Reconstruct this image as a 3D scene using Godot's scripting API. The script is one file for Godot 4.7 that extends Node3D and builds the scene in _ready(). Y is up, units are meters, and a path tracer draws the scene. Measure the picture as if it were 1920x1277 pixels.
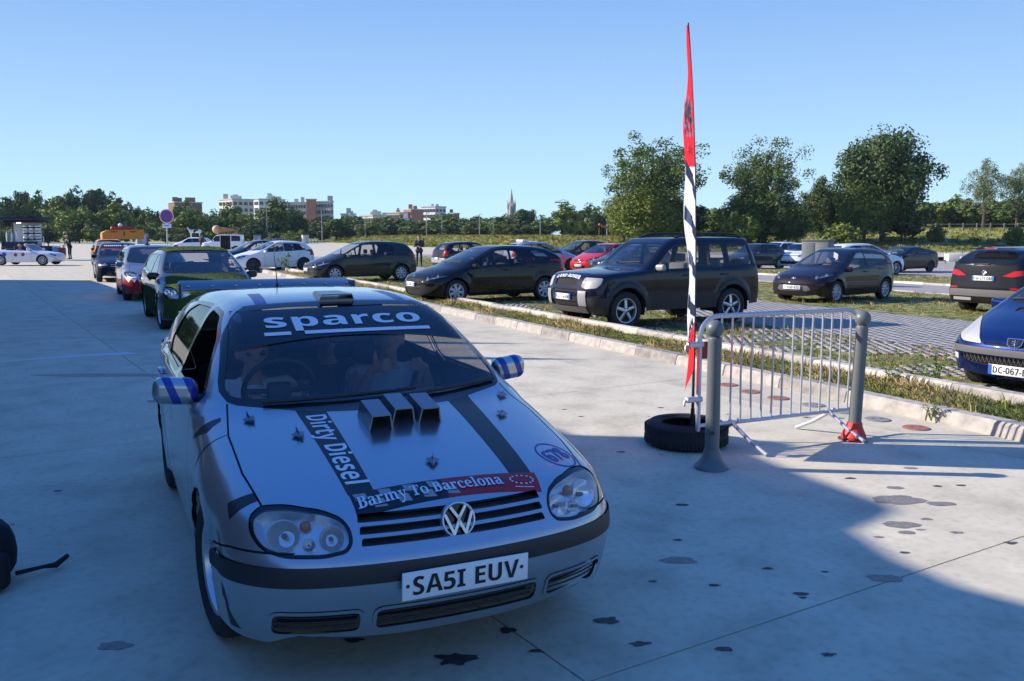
extends Node3D
# A charity rally car queue beside a car park on a clear early morning.
# World: x right, y up, the camera looks towards -z. Car axes: x = the car's left, y up, z forward.

var rng := RandomNumberGenerator.new()
var M := {}
var names := {}
var wheel_cache := {}

# ---------------------------------------------------------------- mesh tools
class MB:
	var v := PackedVector3Array()
	var n := PackedVector3Array()
	var c := PackedColorArray()
	var uv := PackedVector2Array()
	var col := Color(1, 1, 1)
	var use_col := false
	func tri(a: Vector3, b: Vector3, d: Vector3, na: Vector3, nb: Vector3, nd: Vector3) -> void:
		var g := (b - a).cross(d - a)
		if g.dot(na + nb + nd) > 0.0:
			v.append(a); v.append(d); v.append(b)
			n.append(na); n.append(nd); n.append(nb)
		else:
			v.append(a); v.append(b); v.append(d)
			n.append(na); n.append(nb); n.append(nd)
		if use_col:
			c.append(col); c.append(col); c.append(col)
	func ftri(a: Vector3, b: Vector3, d: Vector3, out: Vector3) -> void:
		var g := (b - a).cross(d - a)
		if g.length_squared() < 1e-18:
			return
		g = g.normalized()
		if g.dot(out) < 0.0:
			g = -g
		tri(a, b, d, g, g, g)
	func quad(a: Vector3, b: Vector3, d: Vector3, e: Vector3, out: Vector3) -> void:
		ftri(a, b, d, out)
		ftri(a, d, e, out)
	func squad(a: Vector3, b: Vector3, d: Vector3, e: Vector3, na: Vector3, nb: Vector3, nd: Vector3, ne: Vector3) -> void:
		tri(a, b, d, na, nb, nd)
		tri(a, d, e, na, nd, ne)
	func box(ctr: Vector3, size: Vector3, t := Transform3D()) -> void:
		var h := size * 0.5
		for ax in 3:
			for s in [-1.0, 1.0]:
				var nn := Vector3.ZERO
				nn[ax] = s
				var u := Vector3.ZERO
				var w := Vector3.ZERO
				u[(ax + 1) % 3] = h[(ax + 1) % 3]
				w[(ax + 2) % 3] = h[(ax + 2) % 3]
				var o := ctr + nn * h[ax]
				var q := t.basis * nn
				quad(t * (o - u - w), t * (o + u - w), t * (o + u + w), t * (o - u + w), q)
	# a box with rounded edges
	func rbox(ctr: Vector3, size: Vector3, r: float, k := 4, t := Transform3D()) -> void:
		var h := size * 0.5
		r = minf(r, minf(h.x, minf(h.y, h.z)) * 0.999)
		var inner := h - Vector3(r, r, r)
		for ax in 3:
			for s in [-1.0, 1.0]:
				var g := []
				for i in k + 1:
					var row := []
					for j in k + 1:
						var p := Vector3.ZERO
						p[ax] = s * h[ax]
						var a := rb(float(i) / k, h[(ax + 1) % 3], r, k)
						var b := rb(float(j) / k, h[(ax + 2) % 3], r, k)
						p[(ax + 1) % 3] = a
						p[(ax + 2) % 3] = b
						var q := p.clamp(-inner, inner)
						var nn := (p - q)
						nn = nn.normalized() if nn.length_squared() > 1e-12 else Vector3.UP
						row.append([t * (ctr + q + nn * r), (t.basis * nn).normalized()])
					g.append(row)
				for i in k:
					for j in k:
						squad(g[i][j][0], g[i + 1][j][0], g[i + 1][j + 1][0], g[i][j + 1][0], g[i][j][1], g[i + 1][j][1], g[i + 1][j + 1][1], g[i][j + 1][1])
	func rb(f: float, h: float, r: float, k: int) -> float:
		if k < 4:
			return lerpf(-h, h, f)
		# two steps for each rounded edge, the rest for the flat middle
		var e := 2.0 / k
		if f <= e + 1e-6:
			return -h + r * f / e
		if f >= 1.0 - e - 1e-6:
			return h - r * (1.0 - f) / e
		return lerpf(-h + r, h - r, (f - e) / (1.0 - 2.0 * e))
	func tube(pts: Array, rad, sides := 8, caps := true) -> void:
		var rings := []
		var up := Vector3.UP
		for i in pts.size():
			var p: Vector3 = pts[i]
			var d: Vector3 = (pts[mini(i + 1, pts.size() - 1)] - pts[maxi(i - 1, 0)]).normalized()
			if absf(d.dot(up)) > 0.95:
				up = Vector3.RIGHT if absf(d.x) < 0.9 else Vector3.FORWARD
			var x := d.cross(up).normalized()
			var y := x.cross(d).normalized()
			up = y
			var r: float = rad if (rad is float or rad is int) else rad[i]
			var ring := []
			for s in sides:
				var a := TAU * s / sides
				var nn := x * cos(a) + y * sin(a)
				ring.append([p + nn * r, nn])
			rings.append(ring)
		for i in rings.size() - 1:
			for s in sides:
				var s2 := (s + 1) % sides
				var A = rings[i][s]; var B = rings[i + 1][s]; var C = rings[i + 1][s2]; var D = rings[i][s2]
				squad(A[0], B[0], C[0], D[0], A[1], B[1], C[1], D[1])
		if caps:
			for e in [0, rings.size() - 1]:
				var p: Vector3 = pts[e]
				var out: Vector3 = (pts[0] - pts[1]) if e == 0 else (pts[-1] - pts[-2])
				for s in sides:
					ftri(p, rings[e][s][0], rings[e][(s + 1) % sides][0], out)
	# profile: array of Vector2(radius, height) turned about an axis
	func lathe(profile: Array, sides := 24, t := Transform3D(), flat := false) -> void:
		var nr := []
		for i in profile.size():
			var a: Vector2 = profile[maxi(i - 1, 0)]
			var b: Vector2 = profile[mini(i + 1, profile.size() - 1)]
			var d := (b - a).normalized()
			nr.append(Vector2(d.y, -d.x))
		for i in profile.size() - 1:
			var p: Vector2 = profile[i]
			var q: Vector2 = profile[i + 1]
			var e := (q - p).normalized()
			var fn := Vector2(e.y, -e.x)
			var n0: Vector2 = fn if flat else nr[i]
			var n1: Vector2 = fn if flat else nr[i + 1]
			if n0.dot(fn) < 0.7: n0 = fn
			if n1.dot(fn) < 0.7: n1 = fn
			for s in sides:
				var a0 := TAU * s / sides
				var a1 := TAU * (s + 1) / sides
				var c0 := Vector3(cos(a0), 0, sin(a0)); var c1 := Vector3(cos(a1), 0, sin(a1))
				squad(t * (c0 * p.x + Vector3(0, p.y, 0)), t * (c0 * q.x + Vector3(0, q.y, 0)), t * (c1 * q.x + Vector3(0, q.y, 0)), t * (c1 * p.x + Vector3(0, p.y, 0)),
					t.basis * (c0 * n0.x + Vector3(0, n0.y, 0)), t.basis * (c0 * n1.x + Vector3(0, n1.y, 0)), t.basis * (c1 * n1.x + Vector3(0, n1.y, 0)), t.basis * (c1 * n0.x + Vector3(0, n0.y, 0)))
	func ball(ctr: Vector3, r: Vector3, sides := 12, rows := 8) -> void:
		for i in rows:
			for s in sides:
				var q := []
				for k in [[i, s], [i + 1, s], [i + 1, s + 1], [i, s + 1]]:
					var th: float = PI * k[0] / rows
					var ph: float = TAU * k[1] / sides
					var d := Vector3(sin(th) * cos(ph), cos(th), sin(th) * sin(ph))
					q.append([ctr + d * r, (d / r).normalized()])
				squad(q[0][0], q[1][0], q[2][0], q[3][0], q[0][1], q[1][1], q[2][1], q[3][1])
	# extrude a flat outline (in the xy plane of t) from z=0 to z=depth
	func extrude(poly: PackedVector2Array, depth: float, t := Transform3D()) -> void:
		var ix := Geometry2D.triangulate_polygon(poly)
		for i in range(0, ix.size(), 3):
			var a := poly[ix[i]]; var b := poly[ix[i + 1]]; var d := poly[ix[i + 2]]
			ftri(t * Vector3(a.x, a.y, 0), t * Vector3(b.x, b.y, 0), t * Vector3(d.x, d.y, 0), t.basis * Vector3(0, 0, -1))
			ftri(t * Vector3(a.x, a.y, depth), t * Vector3(b.x, b.y, depth), t * Vector3(d.x, d.y, depth), t.basis * Vector3(0, 0, 1))
		var area := 0.0
		for i in poly.size():
			area += poly[i].cross(poly[(i + 1) % poly.size()])
		for i in poly.size():
			var a := poly[i]
			var b := poly[(i + 1) % poly.size()]
			var e := (b - a)
			var o := Vector3(e.y, -e.x, 0) * signf(area)
			quad(t * Vector3(a.x, a.y, 0), t * Vector3(b.x, b.y, 0), t * Vector3(b.x, b.y, depth), t * Vector3(a.x, a.y, depth), t.basis * o)
	func soup(s: Array, off := 0.0) -> void:
		var sv: PackedVector3Array = s[0]
		var sn: PackedVector3Array = s[1]
		for i in sv.size():
			v.append(sv[i] + sn[i] * off)
			n.append(sn[i])
			if use_col: c.append(col)
	func mesh() -> ArrayMesh:
		var m := ArrayMesh.new()
		if v.is_empty():
			return m
		var a := []
		a.resize(Mesh.ARRAY_MAX)
		a[Mesh.ARRAY_VERTEX] = v
		a[Mesh.ARRAY_NORMAL] = n
		if use_col: a[Mesh.ARRAY_COLOR] = c
		if uv.size() == v.size(): a[Mesh.ARRAY_TEX_UV] = uv
		m.add_surface_from_arrays(Mesh.PRIMITIVE_TRIANGLES, a)
		return m

# ---------------------------------------------------------------- naming
func numbered(called: String) -> String:
	var k: int = names.get(called, 0)
	names[called] = k + 1
	return called if k == 0 else "%s_%03d" % [called, k]

func thing(called: String, label: String, category: String, at := Vector3.ZERO, turn := 0.0, group := "") -> Node3D:
	var o := Node3D.new()
	o.name = numbered(called)
	add_child(o)
	o.position = at
	o.rotation.y = turn
	o.set_meta("label", label)
	o.set_meta("category", category)
	if group: o.set_meta("group", group)
	return o

func part(parent: Node, called: String, mb, m: Material, at := Vector3.ZERO) -> MeshInstance3D:
	var o := MeshInstance3D.new()
	o.mesh = mb.mesh() if mb is MB else mb
	o.material_override = m
	o.name = called
	o.position = at
	parent.add_child(o, true)
	return o

func tagged(o: Node3D, label: String, category: String, group := "") -> Node3D:
	o.set_meta("label", label)
	o.set_meta("category", category)
	if group: o.set_meta("group", group)
	return o

func structure(called: String, mb = null, m: Material = null) -> Node3D:
	var o: Node3D
	if mb == null:
		o = Node3D.new()
	else:
		o = MeshInstance3D.new()
		o.mesh = mb.mesh() if mb is MB else mb
		o.material_override = m
	o.name = numbered(called)
	o.set_meta("kind", "structure")
	add_child(o)
	return o

func scatter(parent: Node, called: String, mesh: Mesh, m: Material, xf: Array, cols := [], kind := "stuff") -> MultiMeshInstance3D:
	var mm := MultiMesh.new()
	mm.transform_format = MultiMesh.TRANSFORM_3D
	mm.use_colors = cols.size() > 0
	mm.mesh = mesh
	mm.instance_count = xf.size()
	for i in xf.size():
		mm.set_instance_transform(i, xf[i])
		if cols.size(): mm.set_instance_color(i, cols[i])
	var o := MultiMeshInstance3D.new()
	o.multimesh = mm
	o.material_override = m
	o.name = called if parent != self else numbered(called)
	o.set_meta("kind", kind)
	parent.add_child(o, true)
	return o

# ---------------------------------------------------------------- materials
func lin(r: float, g: float, b: float) -> Color:
	return Color(r, g, b).linear_to_srgb()

func mat(key: String, c: Color, rough := 0.6, metal := 0.0) -> StandardMaterial3D:
	var m := StandardMaterial3D.new()
	m.resource_name = key
	m.albedo_color = Color(c.r, c.g, c.b).linear_to_srgb()
	m.roughness = rough
	m.metallic = metal
	M[key] = m
	return m

func paint(key: String, c: Color, metal := 0.0, rough := 0.35) -> StandardMaterial3D:
	var m := mat(key, c, rough, metal)
	m.clearcoat_enabled = true
	m.clearcoat = 1.0
	m.clearcoat_roughness = 0.03
	if metal < 0.5: m.metallic_specular = 0.2
	if c.r + c.g + c.b < 0.1: m.clearcoat = 0.8
	return m

func glass(key: String, c: Color, a: float) -> StandardMaterial3D:
	var m := mat(key, c, 0.02, 0.0)
	m.transparency = BaseMaterial3D.TRANSPARENCY_ALPHA
	m.albedo_color.a = a
	return m

func noise_tex(seed_: int, freq: float, ramp: Array, size := 512, octaves := 4, type := FastNoiseLite.TYPE_SIMPLEX_SMOOTH) -> NoiseTexture2D:
	var f := FastNoiseLite.new()
	f.seed = seed_
	f.noise_type = type
	f.frequency = freq
	f.fractal_octaves = octaves
	var t := NoiseTexture2D.new()
	t.width = size
	t.height = size
	t.seamless = true
	t.noise = f
	var g := Gradient.new()
	var off := PackedFloat32Array()
	var cs := PackedColorArray()
	for r in ramp:
		off.append(r[0])
		cs.append(Color(r[1].r, r[1].g, r[1].b).linear_to_srgb())
	g.offsets = off
	g.colors = cs
	t.color_ramp = g
	return t

func height_tex(seed_: int, freq: float, size := 512, octaves := 5) -> NoiseTexture2D:
	var f := FastNoiseLite.new()
	f.seed = seed_
	f.frequency = freq
	f.fractal_octaves = octaves
	var t := NoiseTexture2D.new()
	t.width = size
	t.height = size
	t.seamless = true
	t.noise = f
	return t

func textured(key: String, tex: Texture2D, scale: float, rough := 0.9, bump: Texture2D = null, bump_cm := 0.0) -> StandardMaterial3D:
	var m := mat(key, Color(1, 1, 1), rough)
	m.albedo_texture = tex
	m.uv1_triplanar = true
	m.uv1_world_triplanar = true
	m.uv1_scale = Vector3(scale, scale, scale)
	if bump:
		m.heightmap_enabled = true
		m.heightmap_texture = bump
		m.heightmap_scale = bump_cm
	return m

# ---------------------------------------------------------------- lettering
func text_mesh(s: String, h: float, bold := true, face := "Droid Sans") -> Array:
	var f := SystemFont.new()
	f.font_names = PackedStringArray([face])
	f.font_weight = 700 if bold else 400
	var t := TextMesh.new()
	t.text = s
	t.font = f
	t.font_size = 64
	t.pixel_size = h / 46.0
	t.depth = 0.0
	t.curve_step = 2.0
	var a := t.surface_get_arrays(0)
	var vs: PackedVector3Array = a[Mesh.ARRAY_VERTEX]
	var ix = a[Mesh.ARRAY_INDEX]
	var out := PackedVector3Array()
	if ix != null and ix.size():
		for i in ix: out.append(vs[i])
	else:
		out = vs
	return [out, t.get_aabb()]

func text_on(mb: MB, s: String, h: float, t: Transform3D, sx := 1.0, bold := true, face := "Droid Sans", slant := 0.0) -> void:
	var r := text_mesh(s, h, bold, face)
	var vs: PackedVector3Array = r[0]
	var c: Vector3 = r[1].get_center()
	for i in range(0, vs.size(), 3):
		var q := []
		for k in 3:
			var p: Vector3 = vs[i + k] - c
			q.append(t * Vector3((p.x + slant * p.y) * sx, p.y, 0))
		mb.ftri(q[0], q[1], q[2], t.basis.z)

# ---------------------------------------------------------------- smooth car bodies
class Body:
	var tv: PackedFloat32Array
	var fv: PackedFloat32Array
	var rv: PackedFloat32Array
	var wv: PackedFloat32Array
	var z0 := -3.2
	var z1 := 3.2
	var y0 := 0.0
	var y1 := 2.6
	var sv: PackedFloat32Array
	var b0 := 0.9
	var b1 := 0.0
	var yw := 0.6
	var bl := 0.16
	var sh := 0.03
	var tum := 0.4
	var tc := 0.1
	var cf := 0.15
	var c6 := 0.5
	var cr := 0.1
	var crown := 0.06
	var k1 := 0.12
	var k2 := 0.10
	var za := 1.25
	var zb := -1.25
	var ya := 0.31
	var ra := 0.36
	var flare := 0.015
	static func table(pts: Array, a0: float, a1: float, blur: int) -> PackedFloat32Array:
		var n := 321
		var out := PackedFloat32Array()
		out.resize(n)
		var p := pts.duplicate()
		p.sort_custom(func(a, b): return a.x < b.x)
		var m := []
		var sl := []
		for i in p.size() - 1:
			sl.append((p[i + 1].y - p[i].y) / (p[i + 1].x - p[i].x))
		for i in p.size():
			if i == 0: m.append(sl[0])
			elif i == p.size() - 1: m.append(sl[-1])
			elif sl[i - 1] * sl[i] <= 0.0: m.append(0.0)
			else:
				var w1: float = p[i + 1].x - p[i].x
				var w0: float = p[i].x - p[i - 1].x
				m.append((w0 + w1) * 3.0 / ((2.0 * w1 + w0) / sl[i - 1] + (w1 + 2.0 * w0) / sl[i]))
		var j := 0
		for i in n:
			var x := lerpf(a0, a1, float(i) / (n - 1))
			while j < p.size() - 2 and x > p[j + 1].x: j += 1
			var h: float = p[j + 1].x - p[j].x
			var t: float = (x - p[j].x) / h
			if t < 0.0: out[i] = p[0].y + m[0] * (x - p[0].x)
			elif t > 1.0: out[i] = p[-1].y + m[-1] * (x - p[-1].x)
			else:
				var t2 := t * t
				var t3 := t2 * t
				out[i] = (2 * t3 - 3 * t2 + 1) * p[j].y + (t3 - 2 * t2 + t) * h * m[j] + (-2 * t3 + 3 * t2) * p[j + 1].y + (t3 - t2) * h * m[j + 1]
		for b in blur:
			var q := out.duplicate()
			for i in range(1, n - 1):
				out[i] = (q[i - 1] + 2.0 * q[i] + q[i + 1]) * 0.25
		return out
	func setup(sp: Dictionary) -> void:
		tv = table(sp.top, z0, z1, sp.get("blur", 8))
		fv = table(sp.front, y0, y1, 5)
		rv = table(sp.rear, y0, y1, 5)
		wv = table(sp.plan, z0, z1, 8)
		sv = PackedFloat32Array()
		sv.resize(tv.size())
		var st := (z1 - z0) / (tv.size() - 1)
		for i in tv.size():
			var d := (tv[mini(i + 1, tv.size() - 1)] - tv[maxi(i - 1, 0)]) / (2.0 * st)
			sv[i] = 1.0 / sqrt(1.0 + minf(d * d, 9.0))
		for k in ["b0", "b1", "yw", "bl", "sh", "tum", "tc", "cf", "c6", "cr", "crown", "k1", "k2", "za", "zb", "ya", "ra", "flare"]:
			if sp.has(k): set(k, sp[k])
	func lz(t: PackedFloat32Array, z: float) -> float:
		var u := clampf((z - z0) / (z1 - z0), 0.0, 0.9999) * 320.0
		var i := int(u)
		return lerpf(t[i], t[i + 1], u - i)
	func ly(t: PackedFloat32Array, y: float) -> float:
		var u := clampf((y - y0) / (y1 - y0), 0.0, 0.9999) * 320.0
		var i := int(u)
		return lerpf(t[i], t[i + 1], u - i)
	func f(x: float, y: float, z: float) -> float:
		var ax := absf(x)
		var a2 := ax * ax
		var bend := smoothstep(-0.2, 1.5, z)
		var zf := z + (a2 * cf + a2 * a2 * a2 * c6 * bend) * bend - a2 * cr * smoothstep(0.2, 1.5, -z)
		var t := (y + crown * a2 - lz(tv, zf)) * lz(sv, zf)
		var fr := zf - ly(fv, y)
		var rr := ly(rv, y) - zf
		var w := lz(wv, z)
		var yb := b0 + b1 * z
		var X := w
		if y < yb:
			X -= bl * (y - yw) * (y - yw)
		else:
			var u := y - yb
			X -= bl * (yb - yw) * (yb - yw) + sh * smoothstep(0.0, 0.07, u) + tum * u + tc * u * u
		if flare > 0.0:
			for q in [za, zb]:
				var d := sqrt((z - q) * (z - q) + (y - ya) * (y - ya)) - ra
				if d > -0.02 and d < 0.14:
					X += flare * (1.0 - smoothstep(0.0, 0.14, d))
		var s := ax - X
		var m := maxf(t, s)
		var h := maxf(k1 - absf(t - s), 0.0)
		m += h * h / k1 * 0.25
		var e := maxf(fr, rr)
		h = maxf(k2 - absf(m - e), 0.0)
		return maxf(m, e) + h * h / k2 * 0.25
	func shoot(s: Vector3, d: Vector3) -> Vector3:
		var a := 0.0
		var b := 1.7
		for i in 15:
			var t := (a + b) * 0.5
			var p := s + d * t
			if f(p.x, p.y, p.z) < 0.0: a = t
			else: b = t
		return s + d * ((a + b) * 0.5)
	func normal(p: Vector3) -> Vector3:
		var e := 0.006
		return Vector3(f(p.x + e, p.y, p.z) - f(p.x - e, p.y, p.z), f(p.x, p.y + e, p.z) - f(p.x, p.y - e, p.z), f(p.x, p.y, p.z + e) - f(p.x, p.y, p.z - e)).normalized()
	# height of the skin above a point of the plan; how far forward it reaches at a point of the front view
	func top_at(x: float, z: float) -> Vector3:
		return shoot(Vector3(x, 0.5, z), Vector3(0, 1.0, 0))
	func front_at(x: float, y: float, from := 0.0) -> Vector3:
		return shoot(Vector3(x, y, from), Vector3(0, 0, 2.0))
	func rear_at(x: float, y: float) -> Vector3:
		return shoot(Vector3(x, y, -0.3), Vector3(0, 0, -2.0))
	func side_at(z: float, y: float, s: float) -> Vector3:
		return shoot(Vector3(0, y, z), Vector3(s, 0, 0))
	func skin(nz: int, ny: int, nx: int, zr: float, zf: float, yl: float, yc: float) -> Array:
		var V := PackedVector3Array()
		var N := PackedVector3Array()
		var e := 0.6
		var faces := [[nz, ny], [nz, nx], [nx, ny], [nx, ny]]
		for fi in 4:
			var na: int = faces[fi][0]
			var nb: int = faces[fi][1]
			var P := []
			var Q := []
			for i in na + 1:
				var rp := PackedVector3Array()
				var rn := PackedVector3Array()
				for j in nb + 1:
					var q: Vector3
					var fi_ := float(i) / na
					var fj := float(j) / nb
					if fi < 2:
						var z := lerpf(zr, zf, fi_)
						var yt := maxf(lz(tv, clampf(z, zr + 0.1, zf - 0.1)), yl + 0.45)
						q = Vector3(0.83, lerpf(yl, yt, fj), z) if fi == 0 else Vector3(0.83 * fj, yt, z)
					else:
						var z := zf if fi == 2 else zr
						var yt := maxf(lz(tv, clampf(z, zr + 0.1, zf - 0.1)), yl + 0.45)
						q = Vector3(0.83 * fi_, lerpf(yl, yt, fj), z)
					var s := Vector3(0, yc, clampf(q.z, zr + e, zf - e))
					var p := shoot(s, q - s)
					var n := normal(p)
					if absf(q.x) < 1e-6:
						p.x = 0.0
						n = Vector3(0, n.y, n.z).normalized()
					rp.append(p)
					rn.append(n)
				P.append(rp)
				Q.append(rn)
			for i in na:
				for j in nb:
					var ids := [[i, j], [i + 1, j], [i + 1, j + 1], [i, j], [i + 1, j + 1], [i, j + 1]]
					for m in [1.0, -1.0]:
						for k in 2:
							var tri := []
							var nn := []
							for q in 3:
								var id = ids[k * 3 + q]
								var p: Vector3 = P[id[0]][id[1]]
								var n: Vector3 = Q[id[0]][id[1]]
								tri.append(Vector3(p.x * m, p.y, p.z))
								nn.append(Vector3(n.x * m, n.y, n.z))
							var g: Vector3 = (tri[1] - tri[0]).cross(tri[2] - tri[0])
							if g.length_squared() < 1e-16: continue
							var o := [0, 1, 2] if g.dot(nn[0] + nn[1] + nn[2]) < 0.0 else [0, 2, 1]
							for q in o:
								V.append(tri[q])
								N.append(nn[q])
		return [V, N]

# ---------------------------------------------------------------- cutting pieces out of a skin
func flat2(p: Vector3, ax: int) -> Vector2:
	return Vector2(p.z, p.y) if ax == 0 else (Vector2(p.x, p.z) if ax == 1 else Vector2(p.x, p.y))

func cut(s: Array, poly_: PackedVector2Array, ax: int, sg := 0.0, thr := 0.25, xs := 0.0) -> Array:
	var poly := poly_.duplicate()
	var area := 0.0
	for i in poly.size():
		area += poly[i].cross(poly[(i + 1) % poly.size()])
	if area < 0.0: poly.reverse()
	var lo := poly[0]
	var hi := poly[0]
	for p in poly:
		lo = lo.min(p)
		hi = hi.max(p)
	var V: PackedVector3Array = s[0]
	var N: PackedVector3Array = s[1]
	var ov := PackedVector3Array()
	var on := PackedVector3Array()
	var iv := PackedVector3Array()
	var inn := PackedVector3Array()
	var ne := poly.size()
	for i in range(0, V.size(), 3):
		var a := V[i]; var b := V[i + 1]; var c := V[i + 2]
		var pa := flat2(a, ax); var pb := flat2(b, ax); var pc := flat2(c, ax)
		var keep := minf(pa.x, minf(pb.x, pc.x)) > hi.x or maxf(pa.x, maxf(pb.x, pc.x)) < lo.x or minf(pa.y, minf(pb.y, pc.y)) > hi.y or maxf(pa.y, maxf(pb.y, pc.y)) < lo.y
		if not keep and sg != 0.0:
			keep = (N[i][ax] + N[i + 1][ax] + N[i + 2][ax]) * sg < thr * 3.0
		if not keep and xs != 0.0:
			keep = (a.x + b.x + c.x) * xs < 0.0
		if keep:
			ov.append(a); ov.append(b); ov.append(c)
			on.append(N[i]); on.append(N[i + 1]); on.append(N[i + 2])
			continue
		var cur := [[a, N[i], pa], [b, N[i + 1], pb], [c, N[i + 2], pc]]
		for e in ne:
			var A := poly[e]
			var d := poly[(e + 1) % ne] - A
			var ins := []
			var out := []
			var m := cur.size()
			var ds := []
			for q in cur: ds.append(d.cross(q[2] - A))
			for k in m:
				var q = cur[k]
				var r = cur[(k + 1) % m]
				var dq: float = ds[k]
				var dr: float = ds[(k + 1) % m]
				if dq >= 0.0: ins.append(q)
				else: out.append(q)
				if (dq >= 0.0) != (dr >= 0.0):
					var t := dq / (dq - dr)
					var x := [q[0].lerp(r[0], t), q[1].lerp(r[1], t), q[2].lerp(r[2], t)]
					ins.append(x)
					out.append(x)
			if out.size() > 2:
				for k in range(1, out.size() - 1):
					ov.append(out[0][0]); ov.append(out[k][0]); ov.append(out[k + 1][0])
					on.append(out[0][1]); on.append(out[k][1]); on.append(out[k + 1][1])
			cur = ins
			if cur.size() < 3: break
		if cur.size() > 2:
			for k in range(1, cur.size() - 1):
				iv.append(cur[0][0]); iv.append(cur[k][0]); iv.append(cur[k + 1][0])
				inn.append(cur[0][1]); inn.append(cur[k][1]); inn.append(cur[k + 1][1])
	s[0] = ov
	s[1] = on
	return [iv, inn]

func join(a: Array, b: Array) -> void:
	a[0].append_array(b[0])
	a[1].append_array(b[1])

func pv(l: Array) -> PackedVector2Array:
	var p := PackedVector2Array()
	for i in range(0, l.size(), 2): p.append(Vector2(l[i], l[i + 1]))
	return p

func rounded(p: PackedVector2Array, r: float, k := 3) -> PackedVector2Array:
	var o := PackedVector2Array()
	for i in p.size():
		var a := p[(i - 1 + p.size()) % p.size()]
		var b := p[i]
		var c := p[(i + 1) % p.size()]
		var ra := minf(r, minf(a.distance_to(b), c.distance_to(b)) * 0.45)
		var s := b + (a - b).normalized() * ra
		var e := b + (c - b).normalized() * ra
		for q in k + 1:
			var t := float(q) / k
			o.append(s.lerp(b, t).lerp(b.lerp(e, t), t))
	return o

func grown(p: PackedVector2Array, d: float) -> PackedVector2Array:
	var r := Geometry2D.offset_polygon(p, d, Geometry2D.JOIN_MITER)
	return r[0] if r.size() else p

func circle2(c: Vector2, r: float, k := 28) -> PackedVector2Array:
	var o := PackedVector2Array()
	for i in k: o.append(c + Vector2(cos(TAU * i / k), sin(TAU * i / k)) * r)
	return o

func flipx(p: PackedVector2Array) -> PackedVector2Array:
	var o := PackedVector2Array()
	for q in p: o.append(Vector2(-q.x, q.y))
	return o

func seam(s: Array, path: PackedVector2Array, w: float, ax: int, sg: float, thr := 0.2, xs := 0.0) -> Array:
	var all := [PackedVector3Array(), PackedVector3Array()]
	for i in path.size() - 1:
		var d := (path[i + 1] - path[i]).normalized()
		var o := Vector2(-d.y, d.x) * w * 0.5
		join(all, cut(s, PackedVector2Array([path[i] - o, path[i + 1] - o, path[i + 1] + o, path[i] + o]), ax, sg, thr, xs))
	return all

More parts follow.
